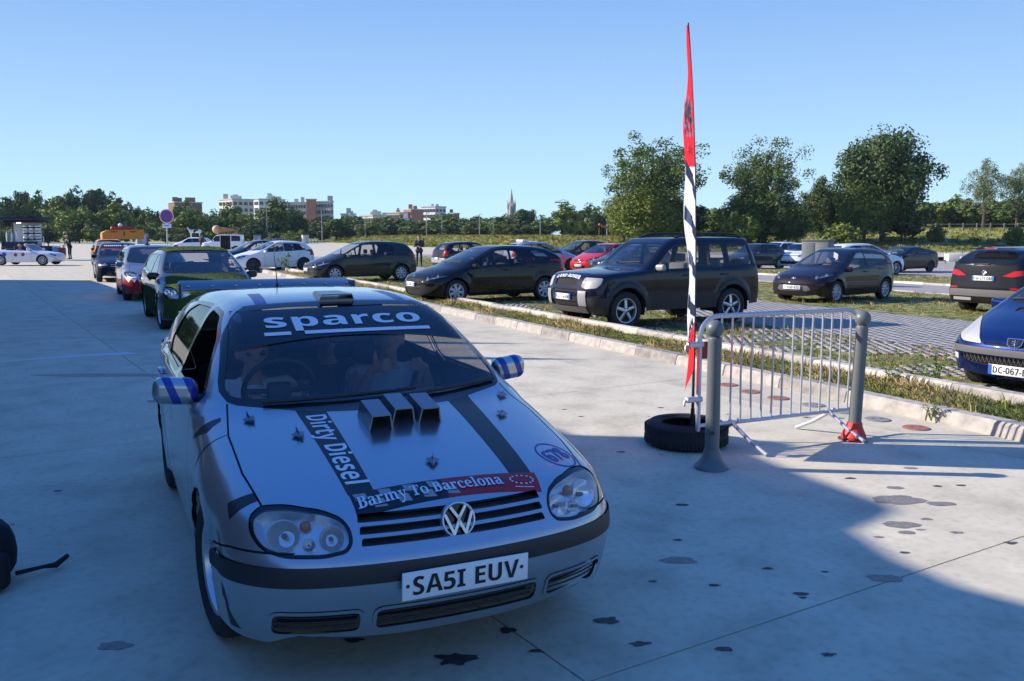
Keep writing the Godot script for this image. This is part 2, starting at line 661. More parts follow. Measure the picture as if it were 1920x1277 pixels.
# ---------------------------------------------------------------- wheels
func wheel_meshes(style: String, r: float, rim_r: float, w: float) -> Array:
	var key := "%s%.3f%.3f%.3f" % [style, r, rim_r, w]
	if wheel_cache.has(key): return wheel_cache[key]
	var lay := Transform3D(Basis(Vector3.BACK, -PI / 2), Vector3.ZERO)  # lathe axis y -> +x (outwards)
	var ty := MB.new()
	var h := w / 2
	ty.lathe([Vector2(rim_r, h * 0.80), Vector2(rim_r + 0.012, h * 0.97), Vector2(rim_r + (r - rim_r) * 0.5, h * 1.08), Vector2(r - 0.018, h * 0.95), Vector2(r - 0.003, h * 0.72), Vector2(r, h * 0.3), Vector2(r, -h * 0.3), Vector2(r - 0.003, -h * 0.72), Vector2(r - 0.018, -h * 0.95), Vector2(rim_r + (r - rim_r) * 0.5, -h * 1.08), Vector2(rim_r, -h * 0.8)], 36, lay)
	for g in [0.45, 0.0, -0.45]:
		ty.lathe([Vector2(r - 0.006, h * g + 0.006), Vector2(r + 0.0008, h * g + 0.005), Vector2(r + 0.0008, h * g - 0.005), Vector2(r - 0.006, h * g - 0.006)], 36, lay)
	var rm := MB.new()
	rm.lathe([Vector2(rim_r + 0.006, h * 0.86), Vector2(rim_r - 0.004, h * 0.90), Vector2(rim_r - 0.016, h * 0.80), Vector2(rim_r - 0.024, h * 0.4), Vector2(rim_r - 0.03, -h * 0.8)], 36, lay)
	var sp: Array = {"five": [5, 0.060, 0.050, 0.0], "ten": [10, 0.028, 0.022, 0.0], "multi": [14, 0.018, 0.016, 0.0], "six": [6, 0.052, 0.040, 0.0], "cap": [8, 0.062, 0.034, 0.0], "capseven": [7, 0.075, 0.040, 0.25], "split": [5, 0.026, 0.024, 0.0]}[style]
	var count: int = sp[0]
	var cap := style.begins_with("cap")
	var zf := h * 0.62
	for i in count:
		for pair in ([-1.0, 1.0] if style == "split" else [0.0]):
			var a := TAU * i / count
			var d0 := Vector2(cos(a), sin(a))
			var sd := Vector2(-d0.y, d0.x)
			var i0: Vector2 = d0 * rim_r * 0.2 + sd * pair * 0.02
			var o0: Vector2 = d0 * (rim_r - 0.012) + sd * (pair * 0.055 + sp[3] * 0.12)
			var wi: float = sp[2] * 0.5 if not cap else sp[2] * 0.7
			var wo: float = sp[1] * 0.5
			if not cap and style != "split":
				wi = sp[1] * 0.5; wo = sp[2] * 0.5
			var dd := (o0 - i0).normalized()
			var n2 := Vector2(-dd.y, dd.x)
			var q := [i0 - n2 * wi, o0 - n2 * wo, o0 + n2 * wo, i0 + n2 * wi]
			var fr := []
			var bk := []
			for k in 4:
				var lift := zf + (0.012 if (k == 0 or k == 3) else -0.004)
				fr.append(Vector3(lift, q[k].x, q[k].y))
				bk.append(Vector3(lift - 0.03, q[k].x, q[k].y))
			var mid0: Vector3 = (fr[0] + fr[3]) * 0.5 + Vector3(0.006, 0, 0)
			var mid1: Vector3 = (fr[1] + fr[2]) * 0.5 + Vector3(0.006, 0, 0)
			var up := Vector3(1, 0, 0)
			rm.quad(fr[0], fr[1], mid1, mid0, up)
			rm.quad(mid0, mid1, fr[2], fr[3], up)
			for k in [0, 2]:
				var ou := (Vector3(0, -n2.x, -n2.y) if k == 0 else Vector3(0, n2.x, n2.y))
				rm.quad(fr[k], fr[k + 1], bk[k + 1], bk[k], ou)
	rm.lathe([Vector2(0.0, zf + 0.02), Vector2(rim_r * 0.13, zf + 0.018), Vector2(rim_r * 0.24, zf + 0.006), Vector2(rim_r * 0.27, zf - 0.02)], 20, lay)
	var bd := MB.new()
	bd.lathe([Vector2(0.0, h * 0.15), Vector2(rim_r - 0.02, h * 0.15), Vector2(rim_r - 0.02, h * 0.1)], 28, lay, true)
	bd.lathe([Vector2(0.0, h * 0.22), Vector2(rim_r * 0.7, h * 0.22), Vector2(rim_r * 0.7, h * 0.16)], 28, lay, true)
	var nuts := MB.new()
	for i in 5:
		var a := TAU * (i + 0.5) / 5
		nuts.lathe([Vector2(0, 0.012), Vector2(0.011, 0.012), Vector2(0.012, 0)], 6, Transform3D(lay.basis, Vector3(zf + 0.008, cos(a) * rim_r * 0.23, sin(a) * rim_r * 0.23)))
	wheel_cache[key] = [ty.mesh(), rm.mesh(), bd.mesh(), nuts.mesh()]
	return wheel_cache[key]

func add_wheel(car: Node3D, style: String, r: float, rim_r: float, w: float, at: Vector3, rim_m: Material, steer := 0.0, simple := false) -> void:
	var ms := wheel_meshes(style, r, rim_r, w)
	var o := Node3D.new()
	o.name = "wheel"
	car.add_child(o, true)
	o.position = at
	o.rotation.y = (0.0 if at.x > 0 else PI) + steer
	part(o, "tyre", ms[0], M.tyre)
	part(o, "rim", ms[1], rim_m)
	part(o, "brake_disc", ms[2], M.disc)
	if not simple: part(o, "wheel_nuts", ms[3], M.dark_metal).set_meta("kind", "stuff")

# ---------------------------------------------------------------- number plates
func plate(car: Node3D, called: String, txt: String, t: Transform3D, w: float, h: float, bg: Material, eu := true, face := "Droid Sans") -> Node3D:
	var mb := MB.new()
	mb.rbox(Vector3.ZERO, Vector3(w, h, 0.008), 0.003, 4)
	var o := part(car, called, mb, bg)
	o.transform = t
	var tx := MB.new()
	var off := 0.018 if eu else 0.0
	var r := text_mesh(txt, 1.0, true, face)
	var sc: float = minf((w * (0.80 if eu else 0.84)) / r[1].size.x, h * 1.0 / r[1].size.y)
	var sx: float = (w * (0.80 if eu else 0.84)) / r[1].size.x
	text_on(tx, txt, h * 0.64, Transform3D(Basis(), Vector3(0, 0, 0.0056)), sx / (h * 0.64), true, face)
	part(o, "plate_lettering", tx, M.plate_black).set_meta("kind", "stuff")
	if eu:
		var b := MB.new()
		for s in [-1.0, 1.0]:
			b.box(Vector3(s * (w * 0.5 - 0.022), 0, 0.0047), Vector3(0.04, h * 0.96, 0.002))
		part(o, "plate_blue_band", b, M.plate_blue)
	return o

# ---------------------------------------------------------------- a whole car from its measurements
# sp: top / front / rear / plan tables, windows, lamps, wheels ... ; returns the thing with all its parts
func make_car(sp: Dictionary, called: String, label: String, at: Vector3, turn: float, group: String, category := "car") -> Node3D:
	var car := thing(called, label, category, at, turn, group)
	var B := Body.new()
	B.setup(sp)
	var zr: float = sp.zr
	var zf: float = sp.zf
	var res: Array = sp.get("res", [34, 12, 8])
	var s := B.skin(res[0], res[1], res[2], zr, zf, 0.16, sp.get("yc", 0.55))
	var body_m: Material = sp.body
	var seams := [PackedVector3Array(), PackedVector3Array()]
	# lower edge
	var sill: Array = sp.sill
	for i in sill.size() - 1:
		cut(s, pv([sill[i].x, -1.0, sill[i + 1].x, -1.0, sill[i + 1].x, sill[i + 1].y, sill[i].x, sill[i].y]), 0)
	# wheel arches
	for q in [B.za, B.zb]:
		if sp.get("arch_trim", 0.0) > 0.0:
			var ring := cut(s, circle2(Vector2(q, B.ya), B.ra + sp.arch_trim, 32), 0, 0.0)
			cut(ring, circle2(Vector2(q, B.ya), B.ra, 32), 0, 0.0)
			for sd in [1.0, -1.0]:
				var one := [ring[0].duplicate(), ring[1].duplicate()]
				var half := cut(one, pv([-4, -1, 4, -1, 4, 3, -4, 3]), 0, 0.0, 0.0, sd)
				var mb := MB.new()
				mb.soup(half, 0.012)
				part(car, "arch_trim", mb, M.black_plastic)
		else:
			cut(s, circle2(Vector2(q, B.ya), B.ra, 32), 0, 0.0)
	var liner := MB.new()
	for q in [B.za, B.zb]:
		for sd in [1.0, -1.0]:
			for i in 14:
				var a0 := PI * (i / 14.0) * 1.16 - 0.25
				var a1 := PI * ((i + 1) / 14.0) * 1.16 - 0.25
				var p0 := Vector3(0, B.ya + sin(a0) * (B.ra + 0.012), q + cos(a0) * (B.ra + 0.012))
				var p1 := Vector3(0, B.ya + sin(a1) * (B.ra + 0.012), q + cos(a1) * (B.ra + 0.012))
				var xo := Vector3(sd * (B.lz(B.wv, q) - 0.03), 0, 0)
				var xi := Vector3(sd * 0.42, 0, 0)
				liner.quad(p0 + xo, p1 + xo, p1 + xi, p0 + xi, Vector3(0, B.ya, q) - p0)
				liner.ftri(p0 + xi, p1 + xi, Vector3(sd * 0.42, B.ya - 0.1, q), Vector3(sd, 0, 0))
	part(car, "wheel_well", liner, M.black_matte)
	var ub := MB.new()
	ub.box(Vector3(0, sill[sill.size() / 2].y + 0.06, (zr + zf) * 0.5), Vector3(1.15, 0.06, zf - zr - 0.5))
	part(car, "underbody", ub, M.black_matte)
	# glass
	var wtrim: float = sp.get("wtrim", 0.022)
	var g_m: Material = sp.get("glass", M.car_glass)
	for sd in [1.0, -1.0]:
		for wi in sp.win.size():
			var inner := rounded(pv(sp.win[wi]), sp.get("wround", 0.05))
			var ring := cut(s, grown(inner, wtrim), 0, sd, 0.25)
			var gl := cut(ring, inner, 0, sd, 0.2)
			if ring[0].size():
				var mb := MB.new()
				mb.soup(ring, 0.0)
				part(car, "window_trim", mb, sp.get("trim_m", M.black_gloss))
			if gl[0].size() and not [wi, sd] in sp.get("open_win", []):
				var mg := MB.new()
				mg.soup(gl, -0.006)
				part(car, "side_window", mg, g_m)
	if sp.has("ws"):
		var inner := rounded(pv(sp.ws), 0.05)
		var ring := cut(s, grown(inner, sp.get("ws_trim", 0.03)), 2, 1.0, 0.2)
		var gl := cut(ring, inner, 2, 1.0, 0.1)
		var mb := MB.new()
		mb.soup(ring, 0.001)
		part(car, "windscreen_trim", mb, M.black_gloss)
		var mg := MB.new()
		mg.soup(gl, -0.002)
		part(car, "windscreen", mg, sp.get("ws_glass", g_m))
	if sp.has("rw"):
		var inner := rounded(pv(sp.rw), 0.05)
		var ring := cut(s, grown(inner, 0.025), 2, -1.0, 0.2)
		var gl := cut(ring, inner, 2, -1.0, 0.1)
		var mb := MB.new()
		mb.soup(ring, 0.0)
		part(car, "rear_window_trim", mb, M.black_gloss)
		var mg := MB.new()
		mg.soup(gl, -0.004)
		part(car, "rear_window", mg, g_m)
	# lamps
	for sd in [1.0, -1.0]:
		if sp.has("hl"):
			var p := rounded(pv(sp.hl), 0.03)
			if sd < 0: p = flipx(p)
			var ring := cut(s, grown(p, 0.012), 2, 1.0, 0.04, sd)
			var ins := cut(ring, p, 2, 1.0, 0.02, sd)
			if ins[0].is_empty():
				print("no headlight on ", label)
				continue
			var mb := MB.new()
			mb.soup(ring, -0.004)
			part(car, "headlight_trim", mb, M.black_gloss)
			var hl := MB.new()
			hl.soup(ins, 0.0)
			var lens := part(car, "headlight", hl, sp.get("lens_m", M.lens))
			var bk := MB.new()
			bk.soup(ins, -0.05)
			part(lens, "reflector", bk, M.chrome_dull)
			var lo := Vector3(9, 9, 9)
			var hi := -lo
			for q in ins[0]:
				lo = lo.min(q)
				hi = hi.max(q)
			if sp.has("lens_m"): continue
			var bowls := MB.new()
			var n := 2
			for k in n:
				var ctr := Vector3.ZERO
				var wsum := 0.0
				var mid := (lo.x + hi.x) * 0.5
				for q in range(0, ins[0].size(), 3):
					var c3: Vector3 = (ins[0][q] + ins[0][q + 1] + ins[0][q + 2]) / 3.0
					if (c3.x < mid) != (k == 0): continue
					var ar: float = (ins[0][q + 1] - ins[0][q]).cross(ins[0][q + 2] - ins[0][q]).length()
					ctr += c3 * ar
					wsum += ar
				ctr /= maxf(wsum, 1e-9)
				var sz := minf((hi.x - lo.x) * 0.22, (hi.y - lo.y) * 0.30)
				var fp := B.front_at(ctr.x, ctr.y, 0.5)
				bowls.lathe([Vector2(0.0, -0.035), Vector2(sz * 0.35, -0.03), Vector2(sz * 0.75, -0.012), Vector2(sz, 0.012), Vector2(sz * 1.06, 0.010)], 16, Transform3D(Basis(Vector3.RIGHT, PI / 2), fp + Vector3(0, 0, -0.035)))
			part(lens, "lamp_bowls", bowls, M.chrome).set_meta("kind", "stuff")
		for key in ["tl", "tl2"]:
			if sp.has(key):
				var p := rounded(pv(sp[key]), 0.025)
				if sd < 0: p = flipx(p)
				var ring := cut(s, grown(p, 0.008), 2, -1.0, 0.02, sd)
				var ins := cut(ring, p, 2, -1.0, 0.0, sd)
				var mb := MB.new()
				mb.soup(ring, -0.004)
				part(car, "tail_light_trim", mb, M.black_gloss)
				var tl := MB.new()
				tl.soup(ins, 0.004)
				part(car, "tail_light", tl, M.tail_red if key == "tl" else M.lens_white)
	# lower trims, grilles
	for g in sp.get("cuts", []):
		# [name, polygon, axis, sign, offset, material, both sides?]
		var ps := [pv(g[1])]
		if g.size() > 6 and g[6]: ps.append(flipx(ps[0]) if g[2] != 0 else ps[0])
		for k in ps.size():
			var xs := 0.0
			if g.size() > 6 and g[6]: xs = 1.0 if k == 0 else -1.0
			var got := cut(s, ps[k], g[2], g[3] * (xs if (g[2] == 0 and xs != 0.0) else 1.0), 0.5 if g[2] == 1 else 0.05, xs)
			if got[0].is_empty(): continue
			var mb := MB.new()
			mb.soup(got, g[4])
			part(car, g[0], mb, g[5])
	# shut lines
	for g in sp.get("seams", []):
		for sd in ([1.0, -1.0] if g[1] == 0 else [0.0]):
			join(seams, seam(s, pv(g[0]), 0.008, g[1], sd if g[1] == 0 else g[2], 0.15))
	if seams[0].size():
		var mb := MB.new()
		mb.soup(seams, -0.006)
		part(car, "shut_lines", mb, M.black_matte)
	if sp.has("extra"): sp.extra.call(car, B, s)
	var bm := MB.new()
	bm.soup(s)
	part(car, "body", bm, body_m)
	if sp.get("lined", true):
		var li := MB.new()
		li.soup(s, -0.02)
		part(car, "interior_lining", li, M.lining)
	# wheels
	var tw: float = sp.tw
	for q in [[B.za, 1.0], [B.za, -1.0], [B.zb, 1.0], [B.zb, -1.0]]:
		add_wheel(car, sp.get("wheel", "five"), sp.rr, sp.rim, sp.get("tyre_w", 0.195), Vector3(q[1] * tw, sp.rr, q[0]), sp.get("rim_m", M.alloy), sp.get("steer", 0.0) if q[0] == B.za else 0.0, sp.get("simple", false))
	# mirrors
	for sd in [1.0, -1.0]:
		var mp: Vector3 = sp.mirror
		var mb := MB.new()
		mb.rbox(Vector3.ZERO, Vector3(0.215, 0.135, 0.105), 0.05, 6, Transform3D(Basis(Vector3.UP, 0.25 * sd).rotated(Vector3.BACK, 0.06 * sd), Vector3(sd * (mp.x + 0.1), mp.y, mp.z)))
		var bands := []
		if sp.has("mirror_bands"):
			var ms := [mb.v, mb.n]
			for k in 2:
				var x0: float = sd * mp.x + 0.01 * sd + sd * 0.03 + 0.095 * k * sd
				bands.append(cut(ms, pv([x0 + 0.035, mp.y - 0.1, x0 + 0.075, mp.y - 0.1, x0 - 0.0, mp.y + 0.1, x0 - 0.04, mp.y + 0.1]), 2, 1.0, -0.1))
			mb.v = ms[0]
			mb.n = ms[1]
		var mo := part(car, "wing_mirror", mb, sp.get("mirror_m", body_m))
		for bd in bands:
			var bnm := MB.new()
			bnm.soup(bd, 0.0005)
			part(mo, "mirror_band", bnm, M.blue_film)
		var st := MB.new()
		st.rbox(Vector3(sd * (mp.x - 0.02), mp.y - 0.05, mp.z + 0.01), Vector3(0.14, 0.05, 0.06), 0.02, 4)
		part(mo, "mirror_foot", st, M.black_plastic)
		var gl := MB.new()
		gl.rbox(Vector3(sd * (mp.x + 0.1), mp.y, mp.z - 0.052), Vector3(0.16, 0.095, 0.004), 0.002, 4)
		part(mo, "mirror_glass", gl, M.chrome)
	# door handles
	for h in sp.get("handles", []):
		for sd in [1.0, -1.0]:
			var p := B.side_at(h[0], h[1], sd)
			var mb := MB.new()
			mb.rbox(p + Vector3(sd * 0.012, 0, 0), Vector3(0.03, 0.03, 0.19), 0.013, 4)
			part(car, "door_handle", mb, sp.get("handle_m", body_m))
	# plates
	if sp.has("plate"):
		var pl: Array = sp.plate  # [text, height, background]
		var fp := B.front_at(0, pl[1], 0.6)
		plate(car, "number_plate", pl[0], Transform3D(Basis(Vector3.RIGHT, pl[3] if pl.size() > 3 else 0.0), fp + Vector3(0, 0, 0.014)), 0.52, 0.11, pl[2], sp.get("eu", true))
	if sp.has("rplate"):
		var pl: Array = sp.rplate
		var fp := B.rear_at(0, pl[1])
		plate(car, "rear_number_plate", pl[0], Transform3D(Basis(Vector3.UP, PI), fp + Vector3(0, 0, -0.02)), 0.52, 0.11, pl[2], sp.get("eu", true))
	# seats, dashboard, wheel
	if sp.get("seats", true):
		var sy: float = sp.get("seat_y", 0.30)
		var z_f: float = sp.get("seat_z", -0.05)
		for x in [0.36, -0.36]:
			var mb := MB.new()
			mb.rbox(Vector3(x, sy + 0.06, z_f + 0.15), Vector3(0.5, 0.2, 0.52), 0.07, 4)
			mb.rbox(Vector3(x, sy + 0.40, z_f - 0.18), Vector3(0.48, 0.62, 0.15), 0.065, 4, Transform3D(Basis(), Vector3.ZERO))
			mb.rbox(Vector3(x, sy + 0.80, z_f - 0.22), Vector3(0.27, 0.17, 0.10), 0.045, 4)
			part(car, "seat", mb, sp.get("seat_m", M.seat))
		var rb := MB.new()
		rb.rbox(Vector3(0, sy + 0.06, z_f - 0.78), Vector3(1.24, 0.2, 0.5), 0.07, 4)
		rb.rbox(Vector3(0, sy + 0.36, z_f - 1.08), Vector3(1.24, 0.56, 0.16), 0.065, 4)
		for x in [-0.4, 0.4]:
			rb.rbox(Vector3(x, sy + 0.70, z_f - 1.1), Vector3(0.24, 0.15, 0.09), 0.04, 4)
		part(car, "rear_seat", rb, sp.get("seat_m", M.seat))
		var db := MB.new()
		var dz: float = sp.get("dash_z", 0.72)
		var dy: float = sp.get("dash_y", 0.86)
		db.rbox(Vector3(0, dy - 0.12, dz), Vector3(1.30, 0.26, 0.42), 0.08, 4)
		part(car, "dashboard", db, M.black_plastic)
		var sw := MB.new()
		var ring := []
		for i in 25:
			ring.append(Vector3(cos(TAU * i / 24) * 0.185, sin(TAU * i / 24) * 0.185, 0))
		var dx: float = sp.get("drive_x", 0.36)
		var tt := Transform3D(Basis(Vector3.RIGHT, 0.42), Vector3(dx, dy + 0.02, dz - 0.34))
		var rp := []
		for p in ring: rp.append(tt * p)
		sw.tube(rp, 0.016, 6, false)
		sw.tube([tt * Vector3(-0.18, 0, 0), tt * Vector3(0, -0.02, 0), tt * Vector3(0.18, 0, 0)], 0.014, 6)
		sw.tube([tt * Vector3(0, -0.18, 0), tt * Vector3(0, -0.02, 0)], 0.016, 6)
		sw.rbox(tt * Vector3(0, -0.02, 0), Vector3(0.13, 0.11, 0.05), 0.02, 4)
		part(car, "steering_wheel", sw, M.black_plastic)
	return car

func make_materials() -> void:
	mat("tyre", Color(0.022, 0.022, 0.023), 0.82)
	mat("disc", Color(0.02, 0.02, 0.022), 0.6, 0.3)
	mat("alloy", Color(0.62, 0.63, 0.65), 0.32, 0.85)
	mat("alloy_dark", Color(0.10, 0.10, 0.11), 0.35, 0.7)
	mat("cap_silver", Color(0.55, 0.56, 0.58), 0.4, 0.35)
	mat("dark_metal", Color(0.09, 0.09, 0.10), 0.4, 0.8)
	mat("black_plastic", Color(0.022, 0.022, 0.024), 0.55)
	mat("grey_plastic", Color(0.10, 0.10, 0.105), 0.6)
	mat("silver_plastic", Color(0.33, 0.34, 0.35), 0.45, 0.3)
	mat("black_matte", Color(0.010, 0.010, 0.011), 0.9)
	mat("black_gloss", Color(0.010, 0.010, 0.011), 0.12)
	mat("lining", Color(0.028, 0.028, 0.030), 0.9)
	mat("seat", Color(0.035, 0.036, 0.040), 0.9)
	mat("seat_light", Color(0.18, 0.18, 0.18), 0.9)
	mat("chrome", Color(0.80, 0.81, 0.83), 0.08, 1.0)
	mat("chrome_dull", Color(0.66, 0.67, 0.69), 0.30, 0.7)
	mat("plate_black", Color(0.012, 0.012, 0.013), 0.6)
	mat("plate_white", Color(0.72, 0.73, 0.72), 0.4)
	mat("plate_yellow", Color(0.75, 0.55, 0.05), 0.4)
	mat("plate_blue", Color(0.02, 0.10, 0.42), 0.4)
	paint("tail_red", Color(0.42, 0.012, 0.012), 0.0, 0.25)
	mat("lens_white", Color(0.6, 0.6, 0.6), 0.15)
	glass("car_glass", Color(0.012, 0.018, 0.017), 0.22)
	glass("golf_glass", Color(0.010, 0.015, 0.016), 0.20)
	glass("side_glass", Color(0.008, 0.012, 0.014), 0.62)
	M.side_glass.metallic_specular = 0.35
	glass("dark_glass", Color(0.010, 0.013, 0.015), 0.85)
	glass("lens", Color(0.9, 0.9, 0.9), 0.02)
	glass("lens_frosted", Color(0.62, 0.62, 0.56), 0.62)
	mat("galvanised", Color(0.52, 0.54, 0.57), 0.42, 0.55)
	mat("white_paint", Color(0.78, 0.78, 0.77), 0.5)
	mat("red_paint", Color(0.55, 0.03, 0.025), 0.5)
	mat("blue_film", Color(0.015, 0.045, 0.32), 0.3)
	mat("black_film", Color(0.012, 0.013, 0.016), 0.35)
	mat("white_film", Color(0.78, 0.79, 0.80), 0.4)
	mat("red_film", Color(0.34, 0.012, 0.018), 0.35)
	mat("grey_film", Color(0.30, 0.31, 0.33), 0.4)
	mat("ice_film", Color(0.62, 0.72, 0.80), 0.4)
	paint("silver_paint", Color(0.44, 0.46, 0.49), 0.88, 0.30)
	mat("pole_grey", Color(0.30, 0.31, 0.32), 0.5, 0.2)
	mat("lamp_bowl", Color(0.86, 0.87, 0.88), 0.24, 0.8)
	mat("amber", Color(0.30, 0.10, 0.03), 0.3)
	mat("navy_film", Color(0.01, 0.015, 0.06), 0.4)
	mat("steel", Color(0.22, 0.24, 0.27), 0.30, 0.75)
	mat("rust", Color(0.10, 0.045, 0.015), 0.9)
	var ll := mat("lamp_lit", Color(0.9, 0.9, 0.85), 0.4)
	ll.emission_enabled = true
	ll.emission = Color(1.0, 0.97, 0.9)
	ll.emission_energy_multiplier = 3.0

# ---------------------------------------------------------------- the silver rally hatchback in front
func on_hood(B: Body, mb: MB, vs: Array, lift := 0.0016) -> void:
	for i in range(0, vs.size(), 3):
		var q := []
		for k in 3:
			var p := B.top_at(vs[i + k].x, vs[i + k].y)
			q.append(p + B.normal(p) * lift)
		mb.ftri(q[0], q[1], q[2], Vector3.UP)

# lettering laid on the bonnet: origin and axes in plan (x = the car's left, y = forwards)
func hood_text(B: Body, mb: MB, s: String, h: float, o: Vector2, ux: Vector2, uy: Vector2, sx := 1.0, lift := 0.0018, face := "Droid Sans", slant := 0.0) -> void:
	var r := text_mesh(s, h, true, face)
	var c: Vector3 = r[1].get_center()
	if sx < 0.0: sx = -sx / r[1].size.x
	var l := []
	for p in r[0]:
		var x: float = (p.x - c.x + slant * (p.y - c.y)) * sx
		l.append(o + ux * x + uy * (p.y - c.y))
	on_hood(B, mb, l, lift)

func golf_spec() -> Dictionary:
	return {
		"top": [Vector2(2.3, 0.45), Vector2(2.12, 0.640), Vector2(2.05, 0.700), Vector2(1.9, 0.760), Vector2(1.6, 0.842), Vector2(1.3, 0.910), Vector2(1.12, 0.945), Vector2(1.0, 0.995), Vector2(0.6, 1.205), Vector2(0.30, 1.335), Vector2(0.12, 1.380), Vector2(-0.2, 1.402), Vector2(-0.6, 1.404), Vector2(-1.1, 1.385), Vector2(-1.45, 1.345), Vector2(-1.75, 1.28)],
		"front": [Vector2(0.1, 2.00), Vector2(0.22, 2.055), Vector2(0.32, 2.10), Vector2(0.45, 2.135), Vector2(0.53, 2.14), Vector2(0.58, 2.115), Vector2(0.64, 2.085), Vector2(0.72, 2.06), Vector2(0.9, 1.98)],
		"rear": [Vector2(0.1, -1.90), Vector2(0.3, -1.96), Vector2(0.55, -2.01), Vector2(0.85, -1.985), Vector2(1.0, -1.93), Vector2(1.2, -1.77), Vector2(1.4, -1.58)],
		"plan": [Vector2(2.15, 0.80), Vector2(1.8, 0.850), Vector2(1.25, 0.868), Vector2(0.4, 0.868), Vector2(-1.2, 0.866), Vector2(-1.7, 0.845), Vector2(-2.0, 0.79)],
		"blur": 14, "b0": 0.915, "b1": -0.02, "yw": 0.58, "bl": 0.20, "sh": 0.025, "tum": 0.40, "tc": 0.25, "cf": 0.20, "c6": 0.42, "cr": 0.10, "crown": 0.055, "k1": 0.13, "k2": 0.10,
		"za": 1.256, "zb": -1.256, "ya": 0.315, "ra": 0.345, "flare": 0.014, "zr": -2.01, "zf": 2.14, "yc": 0.52, "res": [84, 24, 16],
		"sill": [Vector2(3, 0.235), Vector2(1.9, 0.215), Vector2(1.55, 0.235), Vector2(0.9, 0.235), Vector2(-0.9, 0.235), Vector2(-1.6, 0.25), Vector2(-3, 0.27)],
		"win": [[0.74, 0.955, -0.22, 0.965, -0.22, 1.315, 0.10, 1.300, 0.38, 1.20], [-0.30, 0.965, -1.02, 0.985, -1.22, 1.06, -1.10, 1.24, -0.85, 1.302, -0.30, 1.318]],
		"ws": [-0.705, 0.985, -0.35, 0.958, 0.35, 0.958, 0.705, 0.985, 0.585, 1.328, 0.28, 1.346, -0.28, 1.346, -0.585, 1.328], "ws_trim": 0.028, "ws_glass": M.golf_glass, "glass": M.side_glass,
		"open_win": [[0, -1.0]], "mirror_bands": true,
		"rw": [-0.55, 1.02, 0.55, 1.02, 0.47, 1.32, -0.47, 1.32],
		"tl": [0.55, 0.72, 0.80, 0.72, 0.80, 0.98, 0.62, 0.98],
		"mirror": Vector3(0.80, 0.985, 0.60), "mirror_m": M.silver_paint,
		"body": M.silver_paint, "tw": 0.745, "rr": 0.308, "rim": 0.205, "wheel": "multi", "steer": 0.10, "tyre_w": 0.195,
		"handles": [[-0.12, 0.84], [-1.0, 0.86]], "rplate": ["SA51 EUV", 0.62, M.plate_yellow], "eu": false,
		"seat_z": -0.12, "drive_x": -0.36, "dash_z": 0.72, "dash_y": 0.90, "seat_y": 0.22,
		"seams": [
			[[0.70, 0.92, 0.735, 1.20, 0.73, 1.55, 0.70, 1.80], 1, 1.0], [[-0.70, 0.92, -0.735, 1.20, -0.73, 1.55, -0.70, 1.80], 1, 1.0],
			[[0.735, 0.96, 0.70, 0.80, 0.68, 0.55, 0.70, 0.26], 0], [[-0.26, 1.37, -0.26, 0.27], 0], [[-1.28, 1.02, -1.12, 0.86, -0.86, 0.56, -0.80, 0.27], 0],
			[[1.62, 0.545, 1.80, 0.575, 2.0, 0.58], 0],
		],
		"extra": golf_extra,
	}

